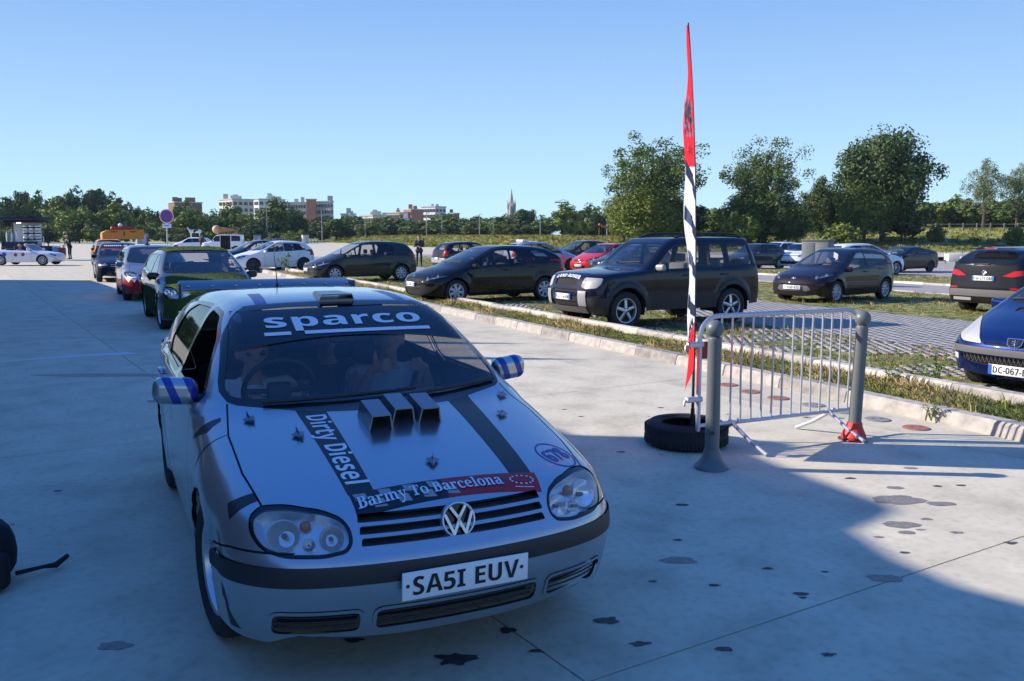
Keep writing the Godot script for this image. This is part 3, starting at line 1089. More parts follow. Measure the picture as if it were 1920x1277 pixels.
func golf_extra(car: Node3D, B: Body, s: Array) -> void:
	# bumper rubbing strip, round to both corners
	var st := cut(s, rounded(pv([1.60, 0.452, 2.4, 0.468, 2.4, 0.538, 1.64, 0.528, 1.60, 0.505]), 0.02), 0, 0.0)
	var mb := MB.new()
	mb.soup(st, 0.008)
	part(car, "bumper_strip", mb, M.black_plastic)
	# lower air intakes
	for q in [[-0.335, 0.335], [0.395, 0.70], [-0.70, -0.395]]:
		var p := rounded(pv([q[0], 0.262, q[1], 0.262, q[1], 0.345, q[0], 0.345]), 0.025)
		var ring := cut(s, grown(p, 0.014), 2, 1.0, 0.05)
		var ins := cut(ring, p, 2, 1.0, 0.05)
		var rm := MB.new()
		rm.soup(ring, 0.004)
		part(car, "intake_rim", rm, M.silver_paint)
		var im := MB.new()
		im.soup(ins, -0.05)
		part(car, "air_intake", im, M.black_matte)
		for k in 3:
			var y := 0.282 + k * 0.022
			var pts := []
			for i in 9:
				var x := lerpf(q[0] + 0.01, q[1] - 0.01, i / 8.0)
				pts.append(B.front_at(x, y, 0.6) + Vector3(0, 0, -0.018))
			var bar := MB.new()
			bar.tube(pts, 0.0045, 5)
			part(car, "intake_bar", bar, M.black_plastic)
	# headlamps
	for sd in [1.0, -1.0]:
		var p := rounded(pv([0.425, 0.610, 0.445, 0.588, 0.52, 0.576, 0.66, 0.578, 0.722, 0.598, 0.745, 0.640, 0.738, 0.680, 0.70, 0.704, 0.62, 0.711, 0.50, 0.698, 0.445, 0.676, 0.425, 0.645]), 0.03)
		if sd < 0: p = flipx(p)
		var ring := cut(s, grown(p, 0.014), 2, 1.0, 0.03, sd)
		var ins := cut(ring, p, 2, 1.0, 0.02, sd)
		var rm := MB.new()
		rm.soup(ring, -0.004)
		part(car, "headlight_gasket", rm, M.black_gloss)
		var hl := MB.new()
		hl.soup(ins, 0.004)
		var lens := part(car, "headlight", hl, M.lens)
		var bk := MB.new()
		bk.soup(ins, -0.055)
		part(lens, "reflector", bk, M.chrome_dull)
		var wl := MB.new()
		for i in p.size():
			var a := p[i]
			var b := p[(i + 1) % p.size()]
			var pa := B.front_at(a.x, a.y, 0.6)
			var pb := B.front_at(b.x, b.y, 0.6)
			var na := B.normal(pa)
			var nb := B.normal(pb)
			wl.quad(pa - na * 0.004, pb - nb * 0.004, pb - nb * 0.06, pa - na * 0.06, Vector3(0.59 * sd - a.x, 0.64 - a.y, 0.0))
		part(lens, "lamp_housing", wl, M.chrome_dull)
		for lp in [[0.655, 0.643, 0.058, "main_lamp"], [0.487, 0.632, 0.044, "inner_lamp"], [0.572, 0.614, 0.022, "side_lamp"]]:
			var fp := B.front_at(lp[0] * sd, lp[1], 0.6)
			var nn := B.normal(fp)
			var z := (nn + Vector3(0, 0, 1.2)).normalized()
			var y := Vector3.UP
			var bs := Basis(z.cross(y).normalized(), z, Vector3.ZERO)
			bs.z = bs.x.cross(bs.y)
			var r: float = lp[2]
			var bw := MB.new()
			bw.lathe([Vector2(0.0, -0.03), Vector2(r * 0.3, -0.028), Vector2(r * 0.62, -0.016), Vector2(r * 0.88, 0.002), Vector2(r, 0.016), Vector2(r * 1.04, 0.014), Vector2(r * 1.05, -0.01)], 24, Transform3D(bs, fp - nn * 0.034))
			part(lens, lp[3], bw, M.lamp_bowl)
			var bulb := MB.new()
			bulb.lathe([Vector2(0, 0.016), Vector2(r * 0.16, 0.012), Vector2(r * 0.2, -0.02)], 12, Transform3D(bs, fp - nn * 0.04))
			part(lens, "bulb", bulb, M.grey_plastic)
		var am := MB.new()
		var ap := B.front_at(0.572 * sd, 0.676, 0.6)
		am.ball(ap - B.normal(ap) * 0.035, Vector3(0.022, 0.022, 0.014), 14, 8)
		part(lens, "indicator_lamp", am, M.amber)
	# grille: three dark slots between two slats, and the round badge
	for q in [[0.592, 0.617], [0.629, 0.655], [0.667, 0.694]]:
		var slot := cut(s, rounded(pv([-0.385, q[0], 0.385, q[0], 0.378, q[1], -0.378, q[1]]), 0.008), 2, 1.0, 0.05)
		var sm := MB.new()
		sm.soup(slot, -0.03)
		part(car, "grille_slot", sm, M.black_matte)
		var lip := MB.new()
		for i in 16:
			var x0 := lerpf(-0.38, 0.38, i / 16.0)
			var x1 := lerpf(-0.38, 0.38, (i + 1) / 16.0)
			for yy in q:
				var a := B.front_at(x0, yy, 0.6)
				var b := B.front_at(x1, yy, 0.6)
				lip.quad(a, b, b + Vector3(0, 0, -0.035), a + Vector3(0, 0, -0.035), Vector3(0, 0.645 - yy if yy == q[0] else 1.0, 0) if yy == q[0] else Vector3(0, -1, 0))
		part(car, "grille_slat", lip, M.silver_paint)
	var bp := B.front_at(0, 0.645, 0.6) + Vector3(0, 0, 0.008)
	var bt := Transform3D(Basis(Vector3.RIGHT, PI / 2 - 0.25), bp)
	var bd := MB.new()
	bd.lathe([Vector2(0.0, -0.012), Vector2(0.066, -0.012), Vector2(0.068, 0.0)], 32, bt, true)
	var badge := part(car, "badge", bd, M.black_gloss)
	var rg := MB.new()
	rg.lathe([Vector2(0.0585, -0.004), Vector2(0.061, 0.006), Vector2(0.066, 0.008), Vector2(0.070, 0.004), Vector2(0.070, -0.02)], 36, bt)
	part(badge, "badge_ring", rg, M.chrome_dull)
	var vw := MB.new()
	var ft := Transform3D(Basis(Vector3.RIGHT, -0.25), bp + Vector3(0, 0.0, 0.004))
	for ln in [[-0.030, 0.050, 0.0, 0.006], [0.030, 0.050, 0.0, 0.006], [-0.055, 0.024, -0.024, -0.052], [0.055, 0.024, 0.024, -0.052], [-0.024, -0.052, 0.0, -0.002], [0.024, -0.052, 0.0, -0.002]]:
		var a := Vector2(ln[0], ln[1])
		var b := Vector2(ln[2], ln[3])
		var d := (b - a).normalized()
		var o := Vector2(-d.y, d.x) * 0.0055
		vw.extrude(PackedVector2Array([a - o - d * 0.003, b - o + d * 0.003, b + o + d * 0.003, a + o - d * 0.003]), 0.005 + absf(ln[0]) * 0.01, ft)
	part(badge, "badge_letters", vw, M.chrome_dull)
	# bonnet stripes (dark film), red banner across the front edge
	for g in [["bonnet_stripe", [-0.420, 1.10, -0.290, 1.10, -0.285, 1.97, -0.385, 1.99]], ["bonnet_stripe", [0.320, 1.10, 0.450, 1.08, 0.398, 1.99, 0.300, 1.97]]]:
		var got := cut(s, pv(g[1]), 1, 1.0, 0.3)
		var ban := cut(got, pv([-0.5, 1.893, 0.5, 1.893, 0.5, 2.2, -0.5, 2.2]), 1, 1.0, 0.2)
		var gm := MB.new()
		gm.soup(got, 0.0006)
		part(car, g[0], gm, M.black_film)
		join(s, ban)
	var ban := cut(s, pv([-0.385, 1.893, 0.420, 1.893, 0.405, 1.995, -0.380, 2.005]), 1, 1.0, 0.2)
	var red := cut(ban, pv([0.0, 1.8, 0.6, 1.8, 0.6, 2.2, -0.02, 2.2]), 1, 1.0, 0.1)
	var low := cut(ban, pv([-0.5, 1.985, 0.0, 2.05, -0.1, 2.2, -0.5, 2.2]), 1, 1.0, 0.1)
	join(red, low)
	var rmb := MB.new()
	rmb.soup(red, 0.0006)
	var banner := part(car, "bonnet_banner", rmb, M.red_film)
	var blk := MB.new()
	blk.soup(ban, 0.0006)
	part(banner, "banner_dark_half", blk, M.black_film)
	var chk := MB.new()
	for i in 8:
		for j in 2:
			if (i + j) % 2: continue
			var x0 := -0.372 + i * 0.05 + j * 0.012
			var z0 := 1.897 + j * 0.047
			on_hood(B, chk, [Vector2(x0, z0), Vector2(x0 + 0.047, z0 + 0.006), Vector2(x0 + 0.055, z0 + 0.045), Vector2(x0, z0), Vector2(x0 + 0.055, z0 + 0.045), Vector2(x0 + 0.006, z0 + 0.04)], 0.0012)
	part(banner, "banner_chequers", chk, M.grey_film)
	var bt2 := MB.new()
	var bt3 := MB.new()
	hood_text(B, bt3, "Barmy To Barcelona", 0.066, Vector2(-0.060, 1.948), Vector2(1, -0.02), Vector2(0.0, -1), -0.622, 0.0015, "Droid Serif", 0.0)
	hood_text(B, bt2, "Barmy To Barcelona", 0.058, Vector2(-0.060, 1.947), Vector2(1, -0.02), Vector2(0.0, -1), -0.612, 0.0022, "Droid Serif", 0.0)
	part(banner, "banner_letter_shadow", bt3, M.navy_film)
	part(banner, "banner_lettering", bt2, M.ice_film)
	var em := MB.new()
	for i in 14:
		var a := TAU * i / 14
		var o := Vector2(0.333 + cos(a) * 0.052, 1.935 + sin(a) * 0.024)
		on_hood(B, em, [o, o + Vector2(0.009, 0.001), o + Vector2(0.008, 0.008), o, o + Vector2(0.008, 0.008), o + Vector2(0, 0.007)], 0.0015)
	on_hood(B, em, [Vector2(0.29, 1.976), Vector2(0.376, 1.976), Vector2(0.376, 1.979), Vector2(0.29, 1.976), Vector2(0.376, 1.979), Vector2(0.29, 1.979)], 0.0016)
	part(banner, "banner_emblem", em, M.ice_film)
	# stripe lettering and the start number
	var dd := MB.new()
	hood_text(B, dd, "Dirty Diesel", 0.088, Vector2(-0.352, 1.505), Vector2(0.02, 1).normalized(), Vector2(1, -0.02).normalized(), 0.98, 0.0018, "Droid Sans", 0.18)
	part(car, "stripe_lettering", dd, M.white_film)
	var nb := MB.new()
	var el := []
	for i in 40:
		for q in [[i, 0], [i + 1, 0], [i + 1, 1], [i, 0], [i + 1, 1], [i, 1]]:
			var a: float = TAU * q[0] / 40
			var k: float = 1.0 if q[1] == 0 else 0.915
			el.append(Vector2(0.606, 1.735) + Vector2(1, -0.08) * cos(a) * 0.092 * k + Vector2(0.08, 1) * sin(a) * 0.10 * k)
	on_hood(B, nb, el)
	hood_text(B, nb, "678", 0.088, Vector2(0.606, 1.735), Vector2(0.86, -0.5), Vector2(-0.5, -0.86), -0.135)
	part(car, "start_number", nb, M.blue_film)
	# three mock intake boxes in the middle of the bonnet
	for i in 3:
		var x := -0.112 + i * 0.122
		var z := 1.345 - (0.0 if i == 0 else (0.035 if i == 2 else 0.05))
		var p := B.top_at(x, z)
		var sl := atan2(B.normal(p).z, B.normal(p).y)
		var t := Transform3D(Basis(Vector3.RIGHT, sl), p)
		var sc := MB.new()
		var o := PackedVector2Array([Vector2(-0.057, -0.004), Vector2(-0.043, 0.072), Vector2(0.043, 0.072), Vector2(0.057, -0.004)])
		var inn := PackedVector2Array([Vector2(-0.050, -0.004), Vector2(-0.038, 0.066), Vector2(0.038, 0.066), Vector2(0.050, -0.004)])
		for k in 3:
			var a := o[k]; var b := o[k + 1]; var c := inn[k]; var d := inn[k + 1]
			var L0 := -0.10; var L1 := 0.09
			var out := Vector3(-(b.y - a.y), b.x - a.x, 0)
			sc.quad(t * Vector3(a.x, a.y, L0), t * Vector3(b.x, b.y, L0), t * Vector3(b.x, b.y, L1), t * Vector3(a.x, a.y, L1), t.basis * out)
			sc.quad(t * Vector3(c.x, c.y, L0), t * Vector3(d.x, d.y, L0), t * Vector3(d.x, d.y, L1), t * Vector3(c.x, c.y, L1), t.basis * -out)
			sc.quad(t * Vector3(a.x, a.y, L1), t * Vector3(b.x, b.y, L1), t * Vector3(d.x, d.y, L1), t * Vector3(c.x, c.y, L1), t.basis.z)
		sc.quad(t * Vector3(-0.057, -0.004, -0.10), t * Vector3(-0.043, 0.072, -0.10), t * Vector3(0.043, 0.072, -0.10), t * Vector3(0.057, -0.004, -0.10), -t.basis.z)
		part(car, "intake_box", sc, M.steel)
	# small dart ornaments
	for q in [[-0.625, 1.121, 0.3], [-0.461, 1.379, 0.2], [0.004, 1.778, -0.25], [0.642, 1.074, -0.6], [0.520, 1.342, -0.5]]:
		var p := B.top_at(q[0], q[1])
		var nn := B.normal(p)
		var fw := Vector3(sin(q[2]), 0, cos(q[2]))
		fw = (fw - nn * fw.dot(nn)).normalized()
		var t := Transform3D(Basis(nn.cross(fw), nn, fw), p + nn * 0.012)
		var dm := MB.new()
		for sd in [-1.0, 1.0]:
			dm.quad(t * Vector3(0, 0.004, 0.030), t * Vector3(sd * 0.030, 0.0, -0.022), t * Vector3(sd * 0.008, 0.004, -0.03), t * Vector3(0, 0.008, -0.03), nn)
			dm.quad(t * Vector3(0, -0.010, 0.030), t * Vector3(sd * 0.030, -0.003, -0.022), t * Vector3(sd * 0.008, -0.010, -0.03), t * Vector3(0, -0.012, -0.03), -nn)
			dm.ftri(t * Vector3(sd * 0.002, 0.006, -0.005), t * Vector3(sd * 0.002, 0.034, -0.032), t * Vector3(sd * 0.002, 0.006, -0.03), t.basis.x * sd)
		dm.tube([t * Vector3(0, 0, 0.036), t * Vector3(0, 0, 0.015), t * Vector3(0, 0, -0.03)], [0.002, 0.006, 0.007], 6)
		part(car, "dart_ornament", dm, M.steel)
	# windscreen sun strip with the big white word
	var ss := MB.new()
	var grid := []
	for i in 21:
		var x := lerpf(-1.0, 1.0, i / 20.0)
		var row := []
		for j in 4:
			var y := lerpf(1.340 - 0.012 * x * x, 1.215 - 0.055 * x * x, j / 3.0)
			var hw := 0.565 + (1.35 - y) * 0.30
			var p := B.front_at(x * hw, y, -0.3)
			row.append([p + B.normal(p) * 0.003, B.normal(p)])
		grid.append(row)
	for i in 20:
		for j in 3:
			ss.squad(grid[i][j][0], grid[i + 1][j][0], grid[i + 1][j + 1][0], grid[i][j + 1][0], grid[i][j][1], grid[i + 1][j][1], grid[i + 1][j + 1][1], grid[i][j + 1][1])
	var strip := part(car, "sun_strip", ss, M.black_film)
	var wt := MB.new()
	var r := text_mesh("sparco", 0.092, true)
	var c: Vector3 = r[1].get_center()
	var vs: PackedVector3Array = r[0]
	var sx: float = 0.86 / r[1].size.x
	for i in range(0, vs.size(), 3):
		var q := []
		for k in 3:
			var p := vs[i + k] - c
			var hp := B.front_at(p.x * sx, 1.272 + p.y * 0.60 - 0.02 * (p.x * sx) * (p.x * sx), -0.3)
			q.append(hp + B.normal(hp) * 0.0055)
		wt.ftri(q[0], q[1], q[2], Vector3(0, 0.5, 1))
	for seg in [[-0.45, -0.315], [-0.245, 0.455]]:
		for i in 10:
			var x0 := lerpf(seg[0], seg[1], i / 10.0)
			var x1 := lerpf(seg[0], seg[1], (i + 1) / 10.0)
			var q := []
			for e in [[x0, 0.0], [x1, 0.0], [x1, -0.014], [x0, -0.014]]:
				var hp := B.front_at(e[0], 1.240 + e[1] - 0.03 * e[0] * e[0], -0.3)
				q.append(hp + B.normal(hp) * 0.0058)
			wt.quad(q[0], q[1], q[2], q[3], Vector3(0, 0.5, 1))
	part(strip, "strip_lettering", wt, M.white_film)
	# roof scoop, roof stripes, aerial, rear wing
	var rp := B.top_at(0.015, 0.10)
	var sl := atan2(B.normal(rp).z, B.normal(rp).y)
	var rt := Transform3D(Basis(Vector3.RIGHT, sl), rp)
	var rs := MB.new()
	var so := PackedVector2Array([Vector2(-0.105, -0.006), Vector2(-0.088, 0.040), Vector2(0.088, 0.040), Vector2(0.105, -0.006)])
	for k in 3:
		var a := so[k]; var b := so[k + 1]
		var out := Vector3(-(b.y - a.y), b.x - a.x, 0)
		rs.quad(rt * Vector3(a.x * 0.8, maxf(a.y * 0.3, -0.006), -0.16), rt * Vector3(b.x * 0.8, maxf(b.y * 0.3, -0.006), -0.16), rt * Vector3(b.x, b.y, 0.09), rt * Vector3(a.x, a.y, 0.09), rt.basis * out)
	rs.quad(rt * Vector3(-0.105, -0.004, 0.09), rt * Vector3(-0.098, 0.012, 0.09), rt * Vector3(0.098, 0.012, 0.09), rt * Vector3(0.105, -0.004, 0.09), rt.basis.z)
	rs.quad(rt * Vector3(-0.09, 0.032, 0.09), rt * Vector3(-0.088, 0.040, 0.09), rt * Vector3(0.088, 0.040, 0.09), rt * Vector3(0.09, 0.032, 0.09), rt.basis.z)
	part(car, "roof_scoop", rs, M.steel)
	for sd in [-1.0, 1.0]:
		var got := cut(s, pv([0.385 * sd, 0.40, 0.445 * sd, 0.40, 0.415 * sd, -0.25, 0.345 * sd, -0.25]), 1, 1.0, 0.5)
		var gm := MB.new()
		gm.soup(got, 0.0006)
		part(car, "roof_stripe", gm, M.blue_film)
	var ae := MB.new()
	var ap := B.top_at(-0.04, -1.30)
	ae.tube([ap, ap + Vector3(0, 0.03, -0.006)], [0.014, 0.008], 8)
	ae.tube([ap + Vector3(0, 0.03, -0.006), ap + Vector3(0, 0.25, -0.09)], [0.004, 0.002], 6)
	part(car, "aerial", ae, M.black_plastic)
	var wg := MB.new()
	wg.rbox(Vector3.ZERO, Vector3(1.30, 0.014, 0.26), 0.006, 4, Transform3D(Basis(Vector3.RIGHT, 0.20), Vector3(0, 1.365, -1.88)))
	for x in [-0.65, 0.65]:
		wg.rbox(Vector3(x, 1.340, -1.88), Vector3(0.012, 0.09, 0.28), 0.005, 4)
	var wing := part(car, "rear_wing", wg, M.steel)
	var sup := MB.new()
	for x in [-0.38, 0.38]:
		sup.rbox(Vector3(x, 1.26, -1.82), Vector3(0.02, 0.18, 0.12), 0.008, 4)
	part(wing, "wing_support", sup, M.steel)
	var bo := MB.new()
	for i in 8:
		bo.ball(Vector3(lerpf(-0.6, 0.6, i / 7.0), 1.362, -1.80), Vector3(0.012, 0.006, 0.012), 8, 5)
	part(wing, "wing_bolts", bo, M.chrome_dull).set_meta("kind", "stuff")
	var im := MB.new()
	im.rbox(Vector3(0.03, 1.185, 0.40), Vector3(0.23, 0.06, 0.03), 0.014, 4)
	part(car, "interior_mirror", im, M.black_plastic)
	# wiper arms, black scuttle
	for q in [[-0.55, 0.20], [0.15, 0.72]]:
		var a := B.front_at(q[0] * 0.98, 0.962, -0.3)
		var b := B.front_at(q[1] * 0.92, 0.985, -0.3)
		var wp := MB.new()
		var pts := []
		for i in 7:
			var x := lerpf(q[0], q[1] * 0.92, i / 6.0)
			var p := B.front_at(x, lerpf(0.955, 0.985 - 0.01, i / 6.0), -0.3)
			pts.append(p + B.normal(p) * 0.016)
		wp.tube(pts, 0.009, 6)
		part(car, "wiper", wp, M.black_plastic)
	var scu := cut(s, pv([-0.66, 0.80, 0.66, 0.80, 0.66, 0.955, 0.35, 1.085, -0.35, 1.085, -0.66, 0.955]), 1, 1.0, 0.2)
	var scm := MB.new()
	scm.soup(scu, -0.008)
	part(car, "scuttle_panel", scm, M.black_plastic)
	# dark triangular stickers and scuffs on the right wing and door
	for q in [[1.66, 0.70, 1.80, 0.83, 1.74, 0.66], [1.06, 0.86, 1.02, 0.93, 0.90, 0.80], [1.16, 0.80, 1.20, 0.89, 1.06, 0.66]]:
		var got := cut(s, pv(q), 0, -1.0, 0.3)
		if got[0].size():
			var gm := MB.new()
			gm.soup(got, 0.001)
			part(car, "wing_sticker", gm, M.black_film)
	for q in [[1.75, 0.245, 1.82, 0.25, 1.76, 0.34, 1.745, 0.34], [1.72, 0.36, 1.78, 0.33, 1.76, 0.40, 1.73, 0.42]]:
		var got := cut(s, pv(q), 0, -1.0, 0.1)
		if got[0].size():
			var gm := MB.new()
			gm.soup(got, 0.0005)
			part(car, "bumper_scuff", gm, M.black_plastic)
	# front plate
	var fp := B.front_at(0, 0.440, 0.6)
	var pl := plate(car, "number_plate", "SA5I EUV", Transform3D(Basis(Vector3.RIGHT, 0.06), fp + Vector3(0, 0.005, 0.022)), 0.52, 0.111, M.plate_white, false)
	var sc := MB.new()
	for x in [-0.238, 0.232]:
		sc.lathe([Vector2(0, 0.004), Vector2(0.006, 0.003), Vector2(0.008, 0)], 10, Transform3D(Basis(Vector3.RIGHT, PI / 2), Vector3(x, 0.002, 0.004)))
	part(pl, "plate_screws", sc, M.rust).set_meta("kind", "stuff")

# ---------------------------------------------------------------- the place: level concrete, kerbs, car park strips
# s runs along the kerb away from the camera, n across it into the car park
func ground_y(n: float) -> float:
	return -0.011 * clampf(n - 3.0, 0.0, 34.0)

func pk(s: float, n: float, y := 0.0) -> Vector3:
	return Vector3(4.32 - 0.425 * s + 0.905 * n, ground_y(n) * (1.0 - smoothstep(44.0, 60.0, s)) + y, -(7.31 + 0.905 * s + 0.425 * n))

func park_n(x: float, depth: float) -> float:
	return 0.905 * (x - 4.32) + 0.425 * (depth - 7.31)

func on_ground(x: float, depth: float) -> Vector3:
	var n := park_n(x, depth)
	var s := -0.425 * (x - 4.32) + 0.905 * (depth - 7.31)
	return Vector3(x, ground_y(n) * (1.0 - smoothstep(44.0, 60.0, s)) if n > 1.0 else 0.0, -depth)

func at_far(u: float, v: float, depth: float) -> Vector3:
	return Vector3((u - 960.0) / 1660.0 * depth * 0.993, 1.745 + (440.0 - v) / 1660.0 * depth, -depth)

func tuft_mesh(seed_: int, blades: int, spread: float, lean: float, w: float) -> ArrayMesh:
	var r := RandomNumberGenerator.new()
	r.seed = seed_
	var mb := MB.new()
	for i in blades:
		var a := r.randf() * TAU
		var o := Vector3(cos(a), 0, sin(a)) * r.randf() * spread
		var d := Vector3(cos(a + r.randf_range(-1, 1)), 0, sin(a + r.randf_range(-1, 1)))
		var h := r.randf_range(0.55, 1.0)
		var k := Vector3(-d.z, 0, d.x) * w
		var mid := o + Vector3(0, h * 0.6, 0) + d * lean * 0.35 * h
		var tip := o + Vector3(0, h, 0) + d * lean * h
		var nn := (Vector3.UP * 0.8 + d * 0.6).normalized()
		mb.tri(o - k, o + k, mid + k * 0.8, nn, nn, nn)
		mb.tri(o - k, mid + k * 0.8, mid - k * 0.8, nn, nn, nn)
		mb.tri(mid - k * 0.8, mid + k * 0.8, tip, nn, nn, nn)
	return mb.mesh()

func concrete_materials() -> void:
	var cb := height_tex(5, 0.02, 512, 6)
	for i in 3:
		var k: float = [1.10, 1.05, 1.14][i]
		var t := noise_tex(11 + i, 0.006, [[0.0, Color(0.38, 0.352, 0.258) * k], [0.40, Color(0.485, 0.452, 0.335) * k], [0.6, Color(0.515, 0.482, 0.358) * k], [1.0, Color(0.565, 0.53, 0.395) * k]], 1024, 7)
		var m := textured("concrete%d" % i, t, 0.22, 0.85, cb, 0.25)
		m.detail_enabled = true
		m.detail_blend_mode = BaseMaterial3D.BLEND_MODE_MUL
		m.detail_albedo = noise_tex(31 + i, 0.11, [[0.0, Color(0.78, 0.78, 0.78)], [0.35, Color(0.95, 0.95, 0.95)], [0.6, Color(1, 1, 1)], [1.0, Color(1, 1, 1)]], 512, 4)
		m.detail_uv_layer = BaseMaterial3D.DETAIL_UV_1
	textured("kerb_stone", noise_tex(41, 0.02, [[0.0, Color(0.20, 0.19, 0.165)], [0.45, Color(0.36, 0.34, 0.30)], [1.0, Color(0.50, 0.48, 0.43)]], 512, 6), 0.7, 0.9, height_tex(42, 0.03), 0.4)
	textured("kerb_stone_dark", noise_tex(43, 0.02, [[0.0, Color(0.13, 0.12, 0.11)], [0.5, Color(0.26, 0.25, 0.225)], [1.0, Color(0.38, 0.36, 0.33)]], 512, 6), 0.7, 0.9, height_tex(42, 0.03), 0.4)
	textured("kerb_white", noise_tex(44, 0.02, [[0.0, Color(0.30, 0.27, 0.21)], [0.4, Color(0.50, 0.47, 0.40)], [1.0, Color(0.62, 0.59, 0.52)]], 512, 6), 0.7, 0.9, height_tex(42, 0.03), 0.3)
	textured("turf", noise_tex(51, 0.012, [[0.0, Color(0.075, 0.10, 0.02)], [0.40, Color(0.14, 0.17, 0.035)], [0.58, Color(0.21, 0.22, 0.06)], [0.78, Color(0.30, 0.27, 0.13)], [1.0, Color(0.32, 0.30, 0.21)]], 1024, 7), 0.16, 0.95, height_tex(52, 0.03), 2.0)
	textured("soil", noise_tex(53, 0.02, [[0.0, Color(0.06, 0.045, 0.02)], [0.5, Color(0.16, 0.12, 0.05)], [1.0, Color(0.27, 0.20, 0.09)]], 512, 6), 0.5, 0.95, height_tex(52, 0.03), 2.0)
	textured("field", noise_tex(54, 0.02, [[0.0, Color(0.15, 0.19, 0.03)], [0.45, Color(0.22, 0.26, 0.04)], [0.65, Color(0.30, 0.31, 0.07)], [1.0, Color(0.40, 0.36, 0.14)]], 1024, 6), 0.03, 0.95)
	textured("bed", noise_tex(55, 0.03, [[0.0, Color(0.08, 0.08, 0.075)], [1.0, Color(0.16, 0.155, 0.145)]], 256, 4), 0.5, 0.95)
	textured("asphalt_far", noise_tex(56, 0.02, [[0.0, Color(0.27, 0.25, 0.22)], [1.0, Color(0.37, 0.345, 0.30)]], 512, 6), 0.05, 0.92)
	for i in 4:
		var k: float = [1.0, 0.95, 1.05, 0.98][i]
		textured("paver%d" % i, noise_tex(61 + i, 0.04, [[0.0, Color(0.23, 0.22, 0.20) * k], [0.5, Color(0.30, 0.29, 0.262) * k], [1.0, Color(0.36, 0.345, 0.31) * k]], 256, 4), 0.8, 0.88, height_tex(42, 0.03), 0.3)
	textured("stain", noise_tex(71, 0.05, [[0.0, Color(0.14, 0.13, 0.11)], [1.0, Color(0.27, 0.25, 0.21)]], 256, 4), 1.5, 0.55)
	textured("stain_black", noise_tex(72, 0.05, [[0.0, Color(0.03, 0.03, 0.028)], [1.0, Color(0.09, 0.085, 0.08)]], 256, 4), 1.5, 0.7)
	textured("cover_grey", noise_tex(73, 0.06, [[0.0, Color(0.16, 0.155, 0.14)], [1.0, Color(0.28, 0.27, 0.25)]], 256, 4), 2.0, 0.8)
	textured("cover_red", noise_tex(74, 0.06, [[0.0, Color(0.22, 0.09, 0.06)], [1.0, Color(0.36, 0.17, 0.12)]], 256, 4), 2.0, 0.8)
	for q in [["grass_mat", 0.10]]:
		var m := mat(q[0], Color(1, 1, 1), 0.85)
		m.vertex_color_use_as_albedo = true
		m.backlight_enabled = true
		m.backlight = Color(0.35, 0.35, 0.35)

func blob2(c: Vector2, rx: float, ry: float, seed_: int, k := 30, rough := 0.17) -> PackedVector2Array:
	var f := FastNoiseLite.new()
	f.seed = seed_
	f.frequency = 0.7
	var o := PackedVector2Array()
	for i in k:
		var a := TAU * i / k
		var r := 1.0 + f.get_noise_2d(cos(a) * 1.3, sin(a) * 1.3) * rough * 2.2
		o.append(c + Vector2(cos(a) * rx, sin(a) * ry) * r)
	return o

func sheet(poly: PackedVector2Array, y: float) -> MB:
	var mb := MB.new()
	var ix := Geometry2D.triangulate_polygon(poly)
	for i in range(0, ix.size(), 3):
		mb.ftri(Vector3(poly[ix[i]].x, y, -poly[ix[i]].y), Vector3(poly[ix[i + 1]].x, y, -poly[ix[i + 1]].y), Vector3(poly[ix[i + 2]].x, y, -poly[ix[i + 2]].y), Vector3.UP)
	return mb

